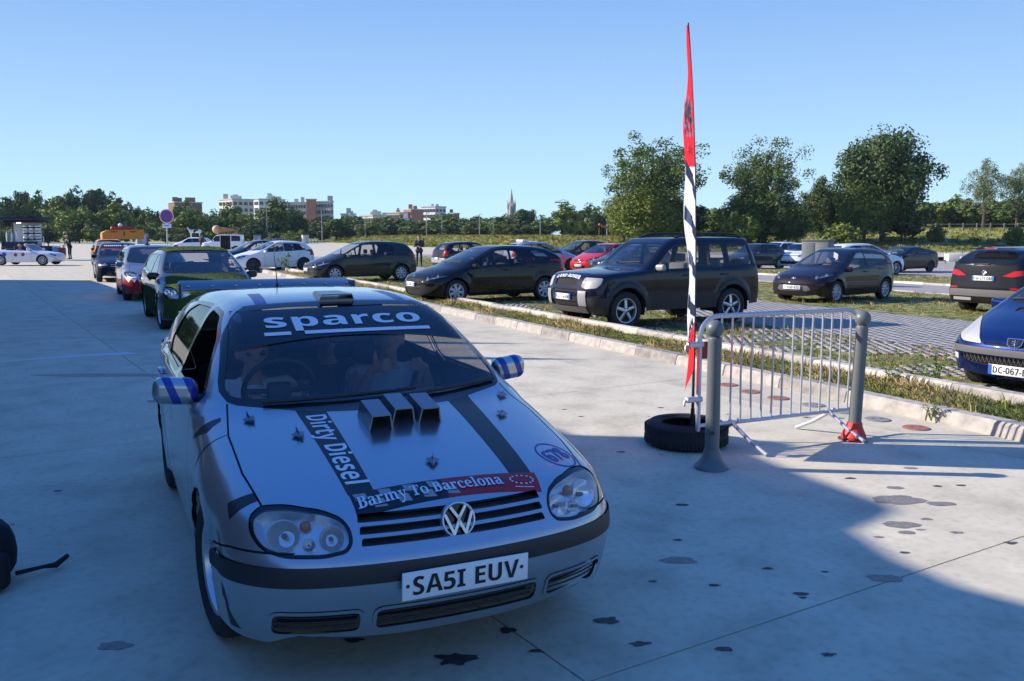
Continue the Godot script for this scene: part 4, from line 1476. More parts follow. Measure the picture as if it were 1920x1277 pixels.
func build_ground() -> void:
	concrete_materials()
	# land to the horizon
	var g := MB.new()
	g.quad(Vector3(-2500, -0.8, 300), Vector3(2500, -0.8, 300), Vector3(2500, -0.8, -3000), Vector3(-2500, -0.8, -3000), Vector3.UP)
	structure("land", g, M.field)
	# concrete apron: a sheet far away, separate slabs near the camera
	var k0 := pk(-30, 0.05)
	var k1 := pk(64, 0.05)
	var apron := PackedVector2Array([Vector2(-420, -60), Vector2(k0.x, -k0.z), Vector2(k1.x, -k1.z), Vector2(60, 74), Vector2(110, 92), Vector2(110, 125), Vector2(-10, 132), Vector2(-50, 218), Vector2(-420, 240)])
	structure("concrete_apron", sheet(apron, -0.03), M.concrete1)
	var near := structure("concrete_paving")
	var bed := sheet(PackedVector2Array([Vector2(-30, -9), Vector2(k0.x - 0.1, -k0.z), Vector2(pk(26, 0.03).x, -pk(26, 0.03).z), Vector2(-30, 31)]), -0.014)
	part(near, "joint_bed", bed, M.bed)
	var kerb_side := PackedVector2Array([Vector2(k0.x, -k0.z), Vector2(k1.x, -k1.z), Vector2(-60, 64.5), Vector2(-60, -30)])
	var da := Vector2(0.846, 0.533)
	var db := Vector2(-0.533, 0.846)
	for i in range(-9, 6):
		for j in range(-5, 9):
			var a0 := 2.0 + 5.0 * i + 0.005
			var b0 := 2.63 + 5.27 * j + 0.005
			var q := PackedVector2Array([da * a0 + db * b0, da * (a0 + 4.99) + db * b0, da * (a0 + 4.99) + db * (b0 + 5.26), da * a0 + db * (b0 + 5.26)])
			var ctr := (q[0] + q[2]) * 0.5
			if ctr.y < -9.0 or ctr.y > 38.0 or absf(ctr.x) > 34.0: continue
			for p in Geometry2D.intersect_polygons(q, kerb_side):
				var mb := sheet(p, 0.0)
				for e in p.size():
					var A := p[e]
					var Bq := p[(e + 1) % p.size()]
					var o := Vector3((A + Bq).x * 0.5 - ctr.x, 0, -((A + Bq).y * 0.5 - ctr.y))
					mb.quad(Vector3(A.x, 0, -A.y), Vector3(Bq.x, 0, -Bq.y), Vector3(Bq.x, -0.05, -Bq.y), Vector3(A.x, -0.05, -A.y), o)
				part(near, "slab", mb, M["concrete%d" % ((i * 7 + j * 3 + 60) % 3)])
	# stains and drips
	var stn := [[2.56, 5.70, 0.17, 0.10], [2.80, 5.61, 0.10, 0.045], [2.66, 5.98, 0.06, 0.035], [2.36, 5.19, 0.11, 0.06], [2.33, 5.05, 0.05, 0.03], [1.91, 4.35, 0.09, 0.05], [2.62, 5.05, 0.04, 0.02], [2.13, 4.97, 0.03, 0.015], [2.56, 5.30, 0.035, 0.02], [2.43, 5.10, 0.03, 0.012], [-0.35, 4.75, 0.35, 0.10], [0.28, 5.5, 0.10, 0.05], [0.9, 4.6, 0.10, 0.05], [3.0, 6.5, 0.05, 0.03], [-5.0, 10.95, 0.9, 0.13], [-4.6, 12.7, 0.5, 0.10], [-3.7, 9.2, 0.18, 0.08], [-2.2, 5.9, 0.06, 0.03], [-1.7, 3.6, 0.07, 0.04]]
	for i in stn.size():
		part(near, "stain", sheet(blob2(Vector2(stn[i][0], stn[i][1]), stn[i][2], stn[i][3], 100 + i), 0.002), M.stain)
	rng.seed = 21
	for i in 64:
		var x := rng.randf_range(-4.2, 3.2)
		var d := rng.randf_range(3.2, 9.0)
		if absf(x / d) > 0.66: continue
		var r := rng.randf_range(0.008, 0.03)
		part(near, "oil_spot", sheet(blob2(Vector2(x, d), r * 1.5, r * 0.8, 200 + i, 14, 0.25), 0.0025), M.stain_black)
	for q in [[-0.24, 3.48, 0.075, 0.05], [-0.02, 3.75, 0.035, 0.03], [0.44, 3.85, 0.06, 0.035], [0.55, 3.62, 0.04, 0.02], [1.42, 4.15, 0.04, 0.018], [1.32, 3.52, 0.028, 0.014], [0.1, 3.55, 0.03, 0.015]]:
		part(near, "oil_spot", sheet(blob2(Vector2(q[0], q[1]), q[2], q[3], int(q[0] * 100) + 400, 24, 0.4), 0.0027), M.stain_black)
	var wl := sheet(PackedVector2Array([Vector2(-12.0, 9.2), Vector2(-7.1, 12.02), Vector2(-6.2, 12.62), Vector2(-5.72, 12.80), Vector2(-5.45, 12.98), Vector2(-5.75, 13.1), Vector2(-6.0, 12.98), Vector2(-6.3, 12.80), Vector2(-7.2, 12.12), Vector2(-12.1, 9.3)]), 0.003)
	part(near, "worn_white_line", wl, mat("line_white", Color(0.62, 0.63, 0.63), 0.7))

func kerb_row(called: String, n0: float, w: float, base: float, top: float, len_: float, s0: float, s1: float, mats: Array, lean := 0.02) -> void:
	var o := structure(called)
	var k := 0
	var s := s0
	var variants := []
	for i in 3:
		var mb := MB.new()
		var L := len_ - 0.016
		var h := top - base
		var pr := PackedVector2Array([Vector2(0, 0), Vector2(lean, h - 0.025), Vector2(lean + 0.02, h), Vector2(w, h), Vector2(w, 0)])
		mb.extrude(pr, L, Transform3D(Basis(Vector3(1, 0, 0), Vector3(0, 1, 0), Vector3(0, 0, 1)), Vector3.ZERO))
		variants.append(mb.mesh())
	rng.seed = 33
	while s < s1:
		var p := pk(s, n0)
		var st := part(o, "kerb_stone", variants[k % 3], mats[(k * 5 + k / 3) % mats.size()])
		# local x -> across (n), local z -> along the kerb
		var across := Vector3(0.905, 0, -0.425)
		var along := Vector3(-0.425, 0, -0.905)
		var b := Basis(across, Vector3.UP, along)
		st.transform = Transform3D(b.rotated(Vector3.UP, rng.randf_range(-0.006, 0.006)), Vector3(p.x, base + rng.randf_range(-0.006, 0.006), p.z))
		s += len_
		k += 1

func strip(called: String, s0: float, s1: float, n0: float, n1: float, y: float, m: Material, bumpy := 0.0) -> Node3D:
	var mb := MB.new()
	var ns := int(maxf(1.0, (s1 - s0) / (1.0 if bumpy > 0.0 else 6.0)))
	var nn := int(maxf(1.0, (n1 - n0) / (0.5 if bumpy > 0.0 else 3.0)))
	var f := FastNoiseLite.new()
	f.seed = 9
	f.frequency = 0.5
	for i in ns:
		for j in nn:
			var q := []
			for e in [[i, j], [i + 1, j], [i + 1, j + 1], [i, j + 1]]:
				var s := lerpf(s0, s1, float(e[0]) / ns)
				var n := lerpf(n0, n1, float(e[1]) / nn)
				q.append(pk(s, n, y + f.get_noise_2d(s * 2.0, n * 2.0) * bumpy))
			mb.quad(q[0], q[1], q[2], q[3], Vector3.UP)
	return structure(called, mb, m)

func grass_on(called: String, label: String, count: int, s0: float, s1: float, n0: float, n1: float, y: float, h0: float, h1: float, seed_: int, dry: float, near_bias := 1.0, bald := -1.0) -> void:
	rng.seed = seed_
	var f := FastNoiseLite.new()
	f.seed = seed_
	f.frequency = 0.35
	f.fractal_octaves = 3
	var xf := [[], [], []]
	var cs := [[], [], []]
	for i in count:
		var s := lerpf(s0, s1, pow(rng.randf(), near_bias))
		var n := rng.randf_range(n0, n1)
		var q := f.get_noise_2d(s * 1.6, n * 2.6)
		var bl := f.get_noise_2d(s * 2.0 + 70.0, n * 3.0)
		if bl < bald + rng.randf_range(-0.1, 0.1): continue
		var k := rng.randi() % 3
		var h := lerpf(h0, h1, rng.randf() * rng.randf()) * (1.0 + q * 0.8)
		if rng.randf() < 0.02: h *= 1.9
		xf[k].append(Transform3D(Basis(Vector3.UP, rng.randf() * TAU).scaled(Vector3(h1 * rng.randf_range(0.8, 1.5), maxf(h, 0.02), h1 * rng.randf_range(0.8, 1.5))), pk(s, n, y - 0.005)))
		var d := clampf(dry + q * 1.6 + rng.randf_range(-0.25, 0.25), 0.0, 1.0)
		var gcol := Color(0.13, 0.19, 0.03).lerp(Color(0.22, 0.26, 0.04), rng.randf())
		cs[k].append(gcol.lerp(Color(0.52, 0.40, 0.17), d))
	for k in 3:
		var o := scatter(self, called, tuft_mesh(500 + k + seed_, [12, 9, 7][k], 0.5, [0.5, 0.8, 0.3][k], 0.03), M.grass_mat, xf[k], cs[k])
		tagged(o, label, "grass")

func build_car_park() -> void:
	kerb_row("kerb", 0.0, 0.20, -0.02, 0.135, 1.0, -12.0, 46.0, [M.kerb_stone, M.kerb_stone, M.kerb_stone_dark, M.kerb_stone], 0.03)
	kerb_row("car_park_kerb", 1.08, 0.16, -0.04, 0.19, 1.0, -10.4, 48.0, [M.kerb_white, M.kerb_white, M.kerb_stone, M.kerb_white], 0.012)
	strip("verge_soil", -12, 46, 0.19, 1.09, 0.075, M.soil, 0.05)
	strip("parking_turf", -12, 58, 1.22, 4.75, 0.012, M.turf, 0.025)
	strip("lane_bed", -14, 66, 4.6, 9.7, -0.016, M.bed)
	strip("parking_turf", -6, 62, 9.6, 17.4, 0.012, M.turf, 0.04)
	strip("second_lane", -6, 70, 17.3, 22.7, 0.0, M.paver0)
	strip("parking_turf", 4, 70, 22.6, 30.2, 0.012, M.turf, 0.04)
	strip("third_lane", 4, 84, 30.0, 86.0, 0.0, M.asphalt_far)
	kerb_row("lane_kerb", 22.55, 0.16, -0.26, -0.13, 1.0, 6.0, 50.0, [M.kerb_white, M.kerb_stone])
	kerb_row("lane_kerb", 17.35, 0.14, -0.20, -0.11, 1.0, 2.0, 44.0, [M.kerb_stone, M.kerb_stone_dark])
	# paved lane: blocks in running bond
	var lane := structure("paved_lane")
	var pm := MB.new()
	pm.rbox(Vector3(0, -0.02, 0), Vector3(0.198, 0.05, 0.198), 0.002, 2)
	var brick := pm.mesh()
	rng.seed = 44
	var spots := []
	for i in range(0, 184):
		for j in range(0, 25):
			var s := -4.0 + i * 0.2
			var n := 4.75 + j * 0.2 + (0.1 if i % 2 else 0.0)
			spots.append([s, n])
	var dist := func(q): return (pk(q[0], q[1]) - Vector3(0, 0, 0)).length()
	var seen := []
	var rest := [[], []]
	for q in spots:
		var p := pk(q[0], q[1])
		var u := p.x / -p.z
		if u > 0.16 and u < 0.58 and q[0] > 1.4: seen.append([dist.call(q), q])
		else: rest[rng.randi() % 2].append(Transform3D(Basis(Vector3(0.905, 0, -0.425), Vector3.UP, Vector3(-0.425, 0, -0.905)), p + Vector3(0, rng.randf_range(-0.0015, 0.001), 0)))
	seen.sort_custom(func(a, b): return a[0] < b[0])
	for i in seen.size():
		var q: Array = seen[i][1]
		var p := pk(q[0], q[1]) + Vector3(0, rng.randf_range(-0.0015, 0.001), 0)
		var b := Basis(Vector3(0.905, 0, -0.425), Vector3.UP, Vector3(-0.425, 0, -0.905)).rotated(Vector3.UP, rng.randf_range(-0.012, 0.012))
		if i < 300:
			part(lane, "paver", brick, M["paver%d" % (rng.randi() % 4)]).transform = Transform3D(b, p)
		else:
			rest[rng.randi() % 2].append(Transform3D(b, p))
	for k in 2: scatter(lane, "pavers", brick, M["paver%d" % (k * 2)], rest[k])
	strip("paved_lane_far", 32.6, 66, 4.7, 9.7, 0.0, M.paver3)
	# grass grid blocks showing through the turf beside the blue car
	var gb := MB.new()
	gb.rbox(Vector3(0, 0, 0), Vector3(0.11, 0.04, 0.085), 0.006, 2)
	var gx := [[], []]
	var fn := FastNoiseLite.new()
	fn.seed = 77
	fn.frequency = 0.3
	for i in 150:
		for j in 20:
			var s := -3.0 + i * 0.125
			var n := 1.5 + j * 0.16 + (0.08 if i % 2 else 0.0)
			if fn.get_noise_2d(s * 1.5, n * 1.5) + (0.02 if s < 9.0 else -0.12) < 0.0: continue
			gx[rng.randi() % 2].append(Transform3D(Basis(Vector3(0.905, 0, -0.425), Vector3.UP, Vector3(-0.425, 0, -0.905)), pk(s, n, 0.008 + rng.randf_range(-0.006, 0.004))))
	var gg := structure("grass_grid_paving")
	for k in 2: scatter(gg, "grid_blocks", gb.mesh(), M["paver%d" % (k + 1)], gx[k])
	grass_on("verge_grass", "long dry and green grass on the strip between the two kerbs", 27000, -4.0, 34.0, 0.22, 1.07, 0.07, 0.035, 0.15, 3, 0.30, 1.6)
	grass_on("parking_grass", "short patchy grass between the paving blocks of the first parking row", 22000, -4.0, 46.0, 1.26, 4.75, 0.012, 0.02, 0.10, 4, 0.22, 1.5, -0.2)
	grass_on("parking_grass", "short grass of the second parking row beyond the paved lane", 15000, -2.0, 56.0, 9.65, 17.3, 0.012, 0.03, 0.14, 5, 0.38, 1.0, -0.4)
	grass_on("parking_grass", "short grass of the third parking row", 5000, 6.0, 60.0, 22.7, 30.0, 0.012, 0.04, 0.18, 6, 0.4, 1.0, -0.4)
	# leafy weeds by the second kerb
	var wi := 0
	for q in [[2.0, 1.36, 0.42, "tall leafy weed at the kerb before the blue hatchback"], [2.25, 1.0, 0.30, "spreading weed hanging over the pale kerb near the blue hatchback"], [2.75, 1.45, 0.26, "low leafy weed at the grey bollard side of the pale kerb"], [0.9, -0.03, 0.22, "dry weed growing at the foot of the near kerb"], [9.2, 1.32, 0.34, "leafy weed beside the front wheel of the dark blue four by four"], [36.6, 1.0, 1.0, "leafy shrub growing before the white hatchback nose"]]:
		weed(pk(q[0], q[1], 0.02), q[2], 900 + wi, q[3])
		wi += 1

func weed(p: Vector3, h: float, seed_: int, label: String) -> void:
	var t := thing("weed", label, "weed", p, 0.0, "weeds along the kerbs")
	rng.seed = seed_
	var st := MB.new()
	var lf := MB.new()
	for i in 6:
		var a := rng.randf() * TAU
		var tip := Vector3(cos(a) * h * rng.randf_range(0.2, 0.6), h * rng.randf_range(0.6, 1.0), sin(a) * h * rng.randf_range(0.2, 0.6))
		var mid := tip * 0.5 + Vector3(0, h * 0.12, 0)
		st.tube([Vector3.ZERO, mid, tip], [0.006, 0.004, 0.002], 5)
		for k in 9:
			var f := rng.randf_range(0.25, 1.0)
			var o := (Vector3.ZERO.lerp(mid, f * 2.0) if f < 0.5 else mid.lerp(tip, f * 2.0 - 1.0))
			var d := Vector3(rng.randf_range(-1, 1), rng.randf_range(-0.3, 0.6), rng.randf_range(-1, 1)).normalized()
			var L := h * rng.randf_range(0.14, 0.26)
			var w := d.cross(Vector3.UP).normalized() * L * 0.28
			var nn := w.cross(d).normalized()
			if nn.y < 0: nn = -nn
			lf.quad(o, o + d * L * 0.5 + w, o + d * L - Vector3(0, L * 0.15, 0), o + d * L * 0.5 - w, nn)
	part(t, "stem", st, mat_once("weed_stem", Color(0.12, 0.12, 0.04)))
	var lm := mat_once("weed_leaf", Color(0.12, 0.19, 0.035))
	lm.backlight_enabled = true
	lm.backlight = Color(0.3, 0.35, 0.15)
	part(t, "leaves", lf, lm).set_meta("kind", "stuff")

func mat_once(key: String, c: Color, rough := 0.8, metal := 0.0) -> StandardMaterial3D:
	return M[key] if M.has(key) else mat(key, c, rough, metal)

# ---------------------------------------------------------------- the hall that shades the queue (left of the picture)
func build_hall() -> void:
	textured("hall_wall", noise_tex(81, 0.02, [[0.0, Color(0.10, 0.10, 0.10)], [1.0, Color(0.16, 0.16, 0.155)]], 512, 5), 0.4, 0.9)
	var t := thing("event_hall", "long low hall with a scalloped parapet left of the queue", "building", Vector3.ZERO)
	# near wall: parapet outline over depth
	var pr := [Vector2(-16, 6.2), Vector2(3.0, 6.2), Vector2(4.3, 6.1), Vector2(5.0, 5.88), Vector2(5.3, 5.70), Vector2(5.65, 5.61), Vector2(6.13, 5.58), Vector2(6.38, 5.72), Vector2(6.55, 5.80), Vector2(6.68, 5.80), Vector2(7.3, 5.65), Vector2(7.92, 5.53), Vector2(8.05, 5.66), Vector2(8.2, 5.75), Vector2(8.36, 5.76), Vector2(8.46, 5.66), Vector2(8.50, 5.3), Vector2(8.51, 4.80)]
	var poly := PackedVector2Array([Vector2(8.51, -0.05), Vector2(-16, -0.05)])
	for p in pr: poly.append(p)
	var mb := MB.new()
	# polygon x = depth, y = height, extruded towards -x
	mb.extrude(poly, 0.4, Transform3D(Basis(Vector3(0, 0, -1), Vector3.UP, Vector3(-1, 0, 0)), Vector3(-8.4, 0, 0)))
	part(t, "gable_wall", mb, M.hall_wall)
	var A := Vector3(-8.45, 0, -8.52)
	var Bq := Vector3(-25.2, 0, -35.0)
	var d := (Bq - A).normalized()
	var w2 := MB.new()
	w2.box(Vector3(0, 2.38, 0), Vector3(A.distance_to(Bq), 4.86, 0.4), Transform3D(Basis(d, Vector3.UP, d.cross(Vector3.UP)), (A + Bq) * 0.5 + d.cross(Vector3.UP) * -0.2))
	part(t, "long_wall", w2, M.hall_wall)
	var rf := MB.new()
	for q in [[Vector3(-8.8, 4.6, 16), Vector3(-8.8, 4.6, -8.5), Vector3(-25.6, 4.6, -35.0), Vector3(-45, 4.6, -35.0), Vector3(-45, 4.6, 16)]]:
		for i in range(1, q.size() - 1):
			rf.ftri(q[0], q[i], q[i + 1], Vector3.UP)
	part(t, "flat_roof", rf, mat("roof_felt", Color(0.12, 0.12, 0.12), 0.9))
	for i in 6:
		var f := 0.1 + i * 0.155
		var c := A.lerp(Bq, f) + d.cross(Vector3.UP) * -0.01
		var nn := Vector3(-d.z, 0, d.x)
		if nn.x < 0: nn = -nn
		var wd := MB.new()
		wd.box(Vector3.ZERO, Vector3(2.2, 1.6, 0.06), Transform3D(Basis(d, Vector3.UP, d.cross(Vector3.UP)), c + Vector3(0, 1.9, 0) + nn * 0.03))
		part(t, "window", wd, M.black_gloss)
	for i in 3:
		var f: float = [0.19, 0.26, 0.33][i]
		var p := A.lerp(Bq, f)
		feather_flag(Vector3(p.x + 1.55, 0, p.z - 0.1), [6.0, 6.2, 6.3][i], 0.15, 0.45, ["red feather flag by the hall wall nearest the gable", "middle red feather flag along the hall wall", "red feather flag farthest along the hall wall"][i], false)

# ---------------------------------------------------------------- flag, tyre, bollards, barrier
# a feather flag; the leaf hangs from the pole towards +z of its own axes
func feather_flag(p: Vector3, top: float, turn: float, width: float, label: String, detailed := true) -> Node3D:
	var t := thing("feather_flag", label, "flag", p, turn, "red feather flags")
	var pole := MB.new()
	var pts := []
	var rad := []
	var bend := func(y: float) -> Vector3:
		var f := clampf(y / top, 0.0, 1.0)
		return Vector3(-0.10 * f * f * f, y, 0.16 * pow(f, 5.0))
	for i in 17:
		var y := 0.02 + (top - 0.02) * i / 16.0
		pts.append(bend.call(y))
		rad.append(lerpf(0.013, 0.005, i / 16.0))
	pole.tube(pts, rad, 8)
	part(t, "pole", pole, M.black_plastic)
	var so := MB.new()
	so.lathe([Vector2(0.06, 0.0), Vector2(0.06, 0.012), Vector2(0.024, 0.02), Vector2(0.022, 0.2), Vector2(0.017, 0.22), Vector2(0.017, 0.27), Vector2(0.013, 0.28)], 14)
	part(t, "ground_socket", so, M.black_plastic)
	# leaf in bands of colour; both edges follow the pole, cloth ripples a little
	var edge := func(y: float, e: float) -> Vector3:
		var f := clampf((y - 0.62) / (top - 0.62), 0.0, 1.0)
		var w: float = width * (1.0 - pow(f, 6.0)) * (0.86 + 0.14 * sin(f * PI))
		var b: Vector3 = bend.call(y)
		return b + Vector3(0.018 * sin(y * 3.1 + e * 4.0) * e + 0.012 * sin(y * 9.0) * e - 0.02 * e, -0.13 * e * (1.0 - f), w * e)
	var u := top / 3.42
	var bands := [[0.62, 1.02 * u, M.flag_red], [1.02 * u, 2.30 * u, M.flag_white], [2.30 * u, top - 0.02, M.flag_red]]
	for q in bands:
		var mb := MB.new()
		var n := 14
		for i in n:
			for j in 5:
				var y0 := lerpf(q[0], q[1], float(i) / n)
				var y1 := lerpf(q[0], q[1], float(i + 1) / n)
				var e0 := j / 5.0
				var e1 := (j + 1) / 5.0
				mb.quad(edge.call(y0, e0), edge.call(y0, e1), edge.call(y1, e1), edge.call(y1, e0), Vector3(-1, 0, 0))
		part(t, "flag_panel", mb, q[2])
	if detailed:
		# grey diamonds printed on the white panel, a dark blurred crest and a word above
		var gp := MB.new()
		for k in 4:
			var y := 1.06 + k * 0.32
			for e in [[0.0, 0.45], [0.45, 0.98]]:
				var o: float = 0.13 if e[0] > 0.1 else 0.0
				var a: Vector3 = edge.call(y + o, e[0]); var b: Vector3 = edge.call(y + o + 0.10, e[1]); var c: Vector3 = edge.call(y + o + 0.20, e[1] * 0.98); var d: Vector3 = edge.call(y + o + 0.09, e[0])
				for x in [-0.004, 0.004]:
					gp.quad(a + Vector3(x, 0, 0), b + Vector3(x, 0, 0), c + Vector3(x, 0, 0), d + Vector3(x, 0, 0), Vector3(x, 0, 0))
		part(t, "flag_chequers", gp, M.flag_grey)
		var cr := MB.new()
		rng.seed = 5
		for k in 46:
			var y := rng.randf_range(2.52, 2.78) if k < 28 else rng.randf_range(0.86, 1.06)
			var e := rng.randf_range(0.12, 0.8)
			var p0: Vector3 = edge.call(y, e)
			var p1: Vector3 = edge.call(y + rng.randf_range(0.03, 0.09), e + rng.randf_range(0.04, 0.14))
			var p2: Vector3 = edge.call(y + 0.02, e + 0.10)
			for x in [-0.005, 0.005]:
				cr.ftri(p0 + Vector3(x, 0, 0), p1 + Vector3(x, 0, 0), p2 + Vector3(x, 0, 0), Vector3(x, 0, 0))
		part(t, "flag_crest", cr, M.navy_film).set_meta("kind", "stuff")
		var cw := MB.new()
		for k in 30:
			var y := rng.randf_range(2.50, 2.78) if k < 18 else rng.randf_range(0.86, 1.06)
			var e := rng.randf_range(0.1, 0.85)
			var p0: Vector3 = edge.call(y, e)
			var p1: Vector3 = edge.call(y + rng.randf_range(0.03, 0.10), e + rng.randf_range(0.0, 0.10))
			var p2: Vector3 = edge.call(y + 0.01, e + 0.09)
			for x in [-0.003, 0.003]:
				cw.ftri(p0 + Vector3(x, 0, 0), p1 + Vector3(x, 0, 0), p2 + Vector3(x, 0, 0), Vector3(x, 0, 0))
		part(t, "flag_crest_light", cw, M.white_film).set_meta("kind", "stuff")
		var tx := MB.new()
		var mid: Vector3 = edge.call(2.42, 0.5)
		text_on(tx, "away", 0.085, Transform3D(Basis(Vector3.UP, -PI / 2), mid + Vector3(-0.012, 0, 0)), 1.25)
		part(t, "flag_lettering", tx, M.white_film)
	return t

func bollard(p: Vector3, h: float, red: bool, lean: float, label: String) -> void:
	var t := thing("bollard", label, "bollard", p, 0.0, "grey ball-top bollards")
	t.rotation.z = lean
	var b := MB.new()
	b.lathe([Vector2(0.055, 0.0), Vector2(0.056, 0.10), Vector2(0.053, 0.12), Vector2(0.050, h - 0.16), Vector2(0.050, h - 0.135), Vector2(0.044, h - 0.128), Vector2(0.030, h - 0.122)], 24)
	part(t, "post", b, M.bollard_grey)
	var k := MB.new()
	k.ball(Vector3(0, h - 0.066, 0), Vector3(0.066, 0.066, 0.066), 24, 16)
	k.lathe([Vector2(0.030, h - 0.14), Vector2(0.032, h - 0.118)], 16)
	part(t, "ball_top", k, M.bollard_grey)
	var f := MB.new()
	if red:
		f.lathe([Vector2(0.085, 0.0), Vector2(0.105, 0.008), Vector2(0.108, 0.03), Vector2(0.098, 0.055), Vector2(0.072, 0.11), Vector2(0.064, 0.15), Vector2(0.055, 0.155)], 9, Transform3D(), true)
		part(t, "foot_cover", f, M.bollard_red)
		var d := MB.new()
		d.lathe([Vector2(0.0, 0.01), Vector2(0.125, 0.01), Vector2(0.13, 0.0)], 24, Transform3D(), true)
		part(t, "base_plate", d, M.dark_metal)
	else:
		f.lathe([Vector2(0.055, 0.155), Vector2(0.060, 0.14), Vector2(0.080, 0.075), Vector2(0.105, 0.040), Vector2(0.122, 0.028), Vector2(0.128, 0.015), Vector2(0.128, 0.0)], 28)
		part(t, "foot_cover", f, M.bollard_grey)
		var d := MB.new()
		d.lathe([Vector2(0.0, 0.004), Vector2(0.014, 0.004), Vector2(0.015, 0.0)], 14, Transform3D(Basis(Vector3.RIGHT, PI / 2), Vector3(-0.01, 0.28, 0.0535)))
		part(t, "round_sticker", d, M.rust)

func old_tyre(p: Vector3) -> void:
	var t := thing("old_tyre", "worn black car tyre lying flat around the flag pole", "tyre", p)
	var mb := MB.new()
	mb.lathe([Vector2(0.215, 0.010), Vector2(0.225, 0.0), Vector2(0.29, -0.002), Vector2(0.330, 0.022), Vector2(0.342, 0.055), Vector2(0.345, 0.10), Vector2(0.342, 0.145), Vector2(0.330, 0.18), Vector2(0.295, 0.20), Vector2(0.24, 0.198), Vector2(0.214, 0.190), Vector2(0.206, 0.178), Vector2(0.215, 0.168), Vector2(0.270, 0.158), Vector2(0.312, 0.135), Vector2(0.325, 0.10), Vector2(0.312, 0.06), Vector2(0.270, 0.03), Vector2(0.215, 0.02)], 56)
	part(t, "tyre_carcass", mb, M.tyre)
	var tr := MB.new()
	for i in 72:
		var a := TAU * i / 72
		for q in [[0.030, 0.085], [0.115, 0.170]]:
			var y0: float = q[0]
			var y1: float = q[1]
			var a1 := a + 0.045
			var sk := 0.02
			var r := 0.3475
			tr.quad(Vector3(cos(a) * r, y0, sin(a) * r), Vector3(cos(a1) * r, y0, sin(a1) * r), Vector3(cos(a1 + sk) * r, y1, sin(a1 + sk) * r), Vector3(cos(a + sk) * r, y1, sin(a + sk) * r), Vector3(cos(a), 0, sin(a)))
			for s in [a, a1]:
				tr.quad(Vector3(cos(s) * r, y0, sin(s) * r), Vector3(cos(s + sk) * r, y1, sin(s + sk) * r), Vector3(cos(s + sk) * 0.335, y1, sin(s + sk) * 0.335), Vector3(cos(s) * 0.335, y0, sin(s) * 0.335), Vector3(-sin(s), 0, cos(s)) * (1.0 if s == a1 else -1.0))
	part(t, "tread_blocks", tr, M.tyre).set_meta("kind", "stuff")
	var rg := MB.new()
	for r in [0.235, 0.262, 0.292]:
		rg.lathe([Vector2(r - 0.004, 0.196), Vector2(r - 0.002, 0.2025), Vector2(r + 0.002, 0.2025), Vector2(r + 0.004, 0.196)], 48)
	part(t, "sidewall_ribs", rg, M.tyre).set_meta("kind", "stuff")

func barrier() -> void:
	var a := Vector3(1.49, 0, -6.97)
	var b := Vector3(3.04, 0, -7.70)
	var L := a.distance_to(b)
	var t := thing("crowd_barrier", "galvanised crowd control barrier standing between the two grey bollards", "barrier", a, atan2(-(b - a).z, (b - a).x))
	var fr := MB.new()
	var lo := 0.22
	var hi := 1.10
	var pts := [Vector3(0, 0.10, 0), Vector3(0, 0.9, 0)]
	for i in 7:
		var q := PI / 2 * i / 6
		pts.append(Vector3(0.17 - 0.17 * cos(q), 0.93 + 0.17 * sin(q), 0))
	pts.append(Vector3(L * 0.5, hi, 0))
	for i in 7:
		var q := PI / 2 * i / 6
		pts.append(Vector3(L - 0.17 + 0.17 * sin(q), 0.93 + 0.17 * cos(q), 0))
	pts.append(Vector3(L, 0.9, 0))
	pts.append(Vector3(L, lo, 0))
	fr.tube(pts, 0.0195, 12)
	part(t, "frame", fr, M.galvanised)
	var rl := MB.new()
	rl.tube([Vector3(0, lo, 0), Vector3(L, lo, 0)], 0.0175, 12)
	part(t, "bottom_rail", rl, M.galvanised)
	rng.seed = 12
	for i in 15:
		var x := L * (i + 1) / 16.0
		var bar := MB.new()
		bar.tube([Vector3(x, lo, 0), Vector3(x + rng.randf_range(-0.006, 0.006), 0.6, rng.randf_range(-0.008, 0.008)), Vector3(x, hi if x > 0.17 and x < L - 0.17 else hi - 0.05, 0)], 0.0085, 8)
		part(t, "upright_bar", bar, M.galvanised)
	for x in [0.36, L - 0.30]:
		for s in [-1.0, 1.0]:
			var lg := MB.new()
			lg.tube([Vector3(x - 0.03 * s, lo + 0.02, -0.02 * s), Vector3(x + 0.02 * s, 0.10, 0.18 * s), Vector3(x + 0.06 * s, 0.016, 0.34 * s)], 0.0165, 10)
			part(t, "leg", lg, M.galvanised)
	for y in [0.88, 0.44]:
		var hk := MB.new()
		hk.rbox(Vector3(-0.045, y, 0.0), Vector3(0.15, 0.045, 0.05), 0.012, 4)
		hk.tube([Vector3(-0.11, y, 0), Vector3(-0.135, y - 0.01, 0.0), Vector3(-0.135, y - 0.05, 0.0)], 0.010, 8)
		part(t, "coupling_hook", hk, M.galvanised)
	var tag := MB.new()
	tag.rbox(Vector3(0.075, 0.83, -0.01), Vector3(0.10, 0.14, 0.006), 0.003, 4)
	part(t, "red_tag", tag, M.tag_red)

func round_cover(x: float, d: float, red: bool, label: String) -> void:
	var t := thing("round_cover", label, "cover", Vector3(x, 0.001, -d), 0.0, "round covers along the kerb")
	var mb := MB.new()
	mb.lathe([Vector2(0.0, 0.010), Vector2(0.105, 0.010), Vector2(0.118, 0.006), Vector2(0.122, 0.0)], 24, Transform3D(), true)
	part(t, "lid", mb, M.cover_red if red else M.cover_grey)
	var s := MB.new()
	for q in [-0.04, 0.04]:
		s.box(Vector3(q, 0.0108, 0), Vector3(0.03, 0.0012, 0.012))
	part(t, "lifting_slots", s, M.black_matte).set_meta("kind", "stuff")

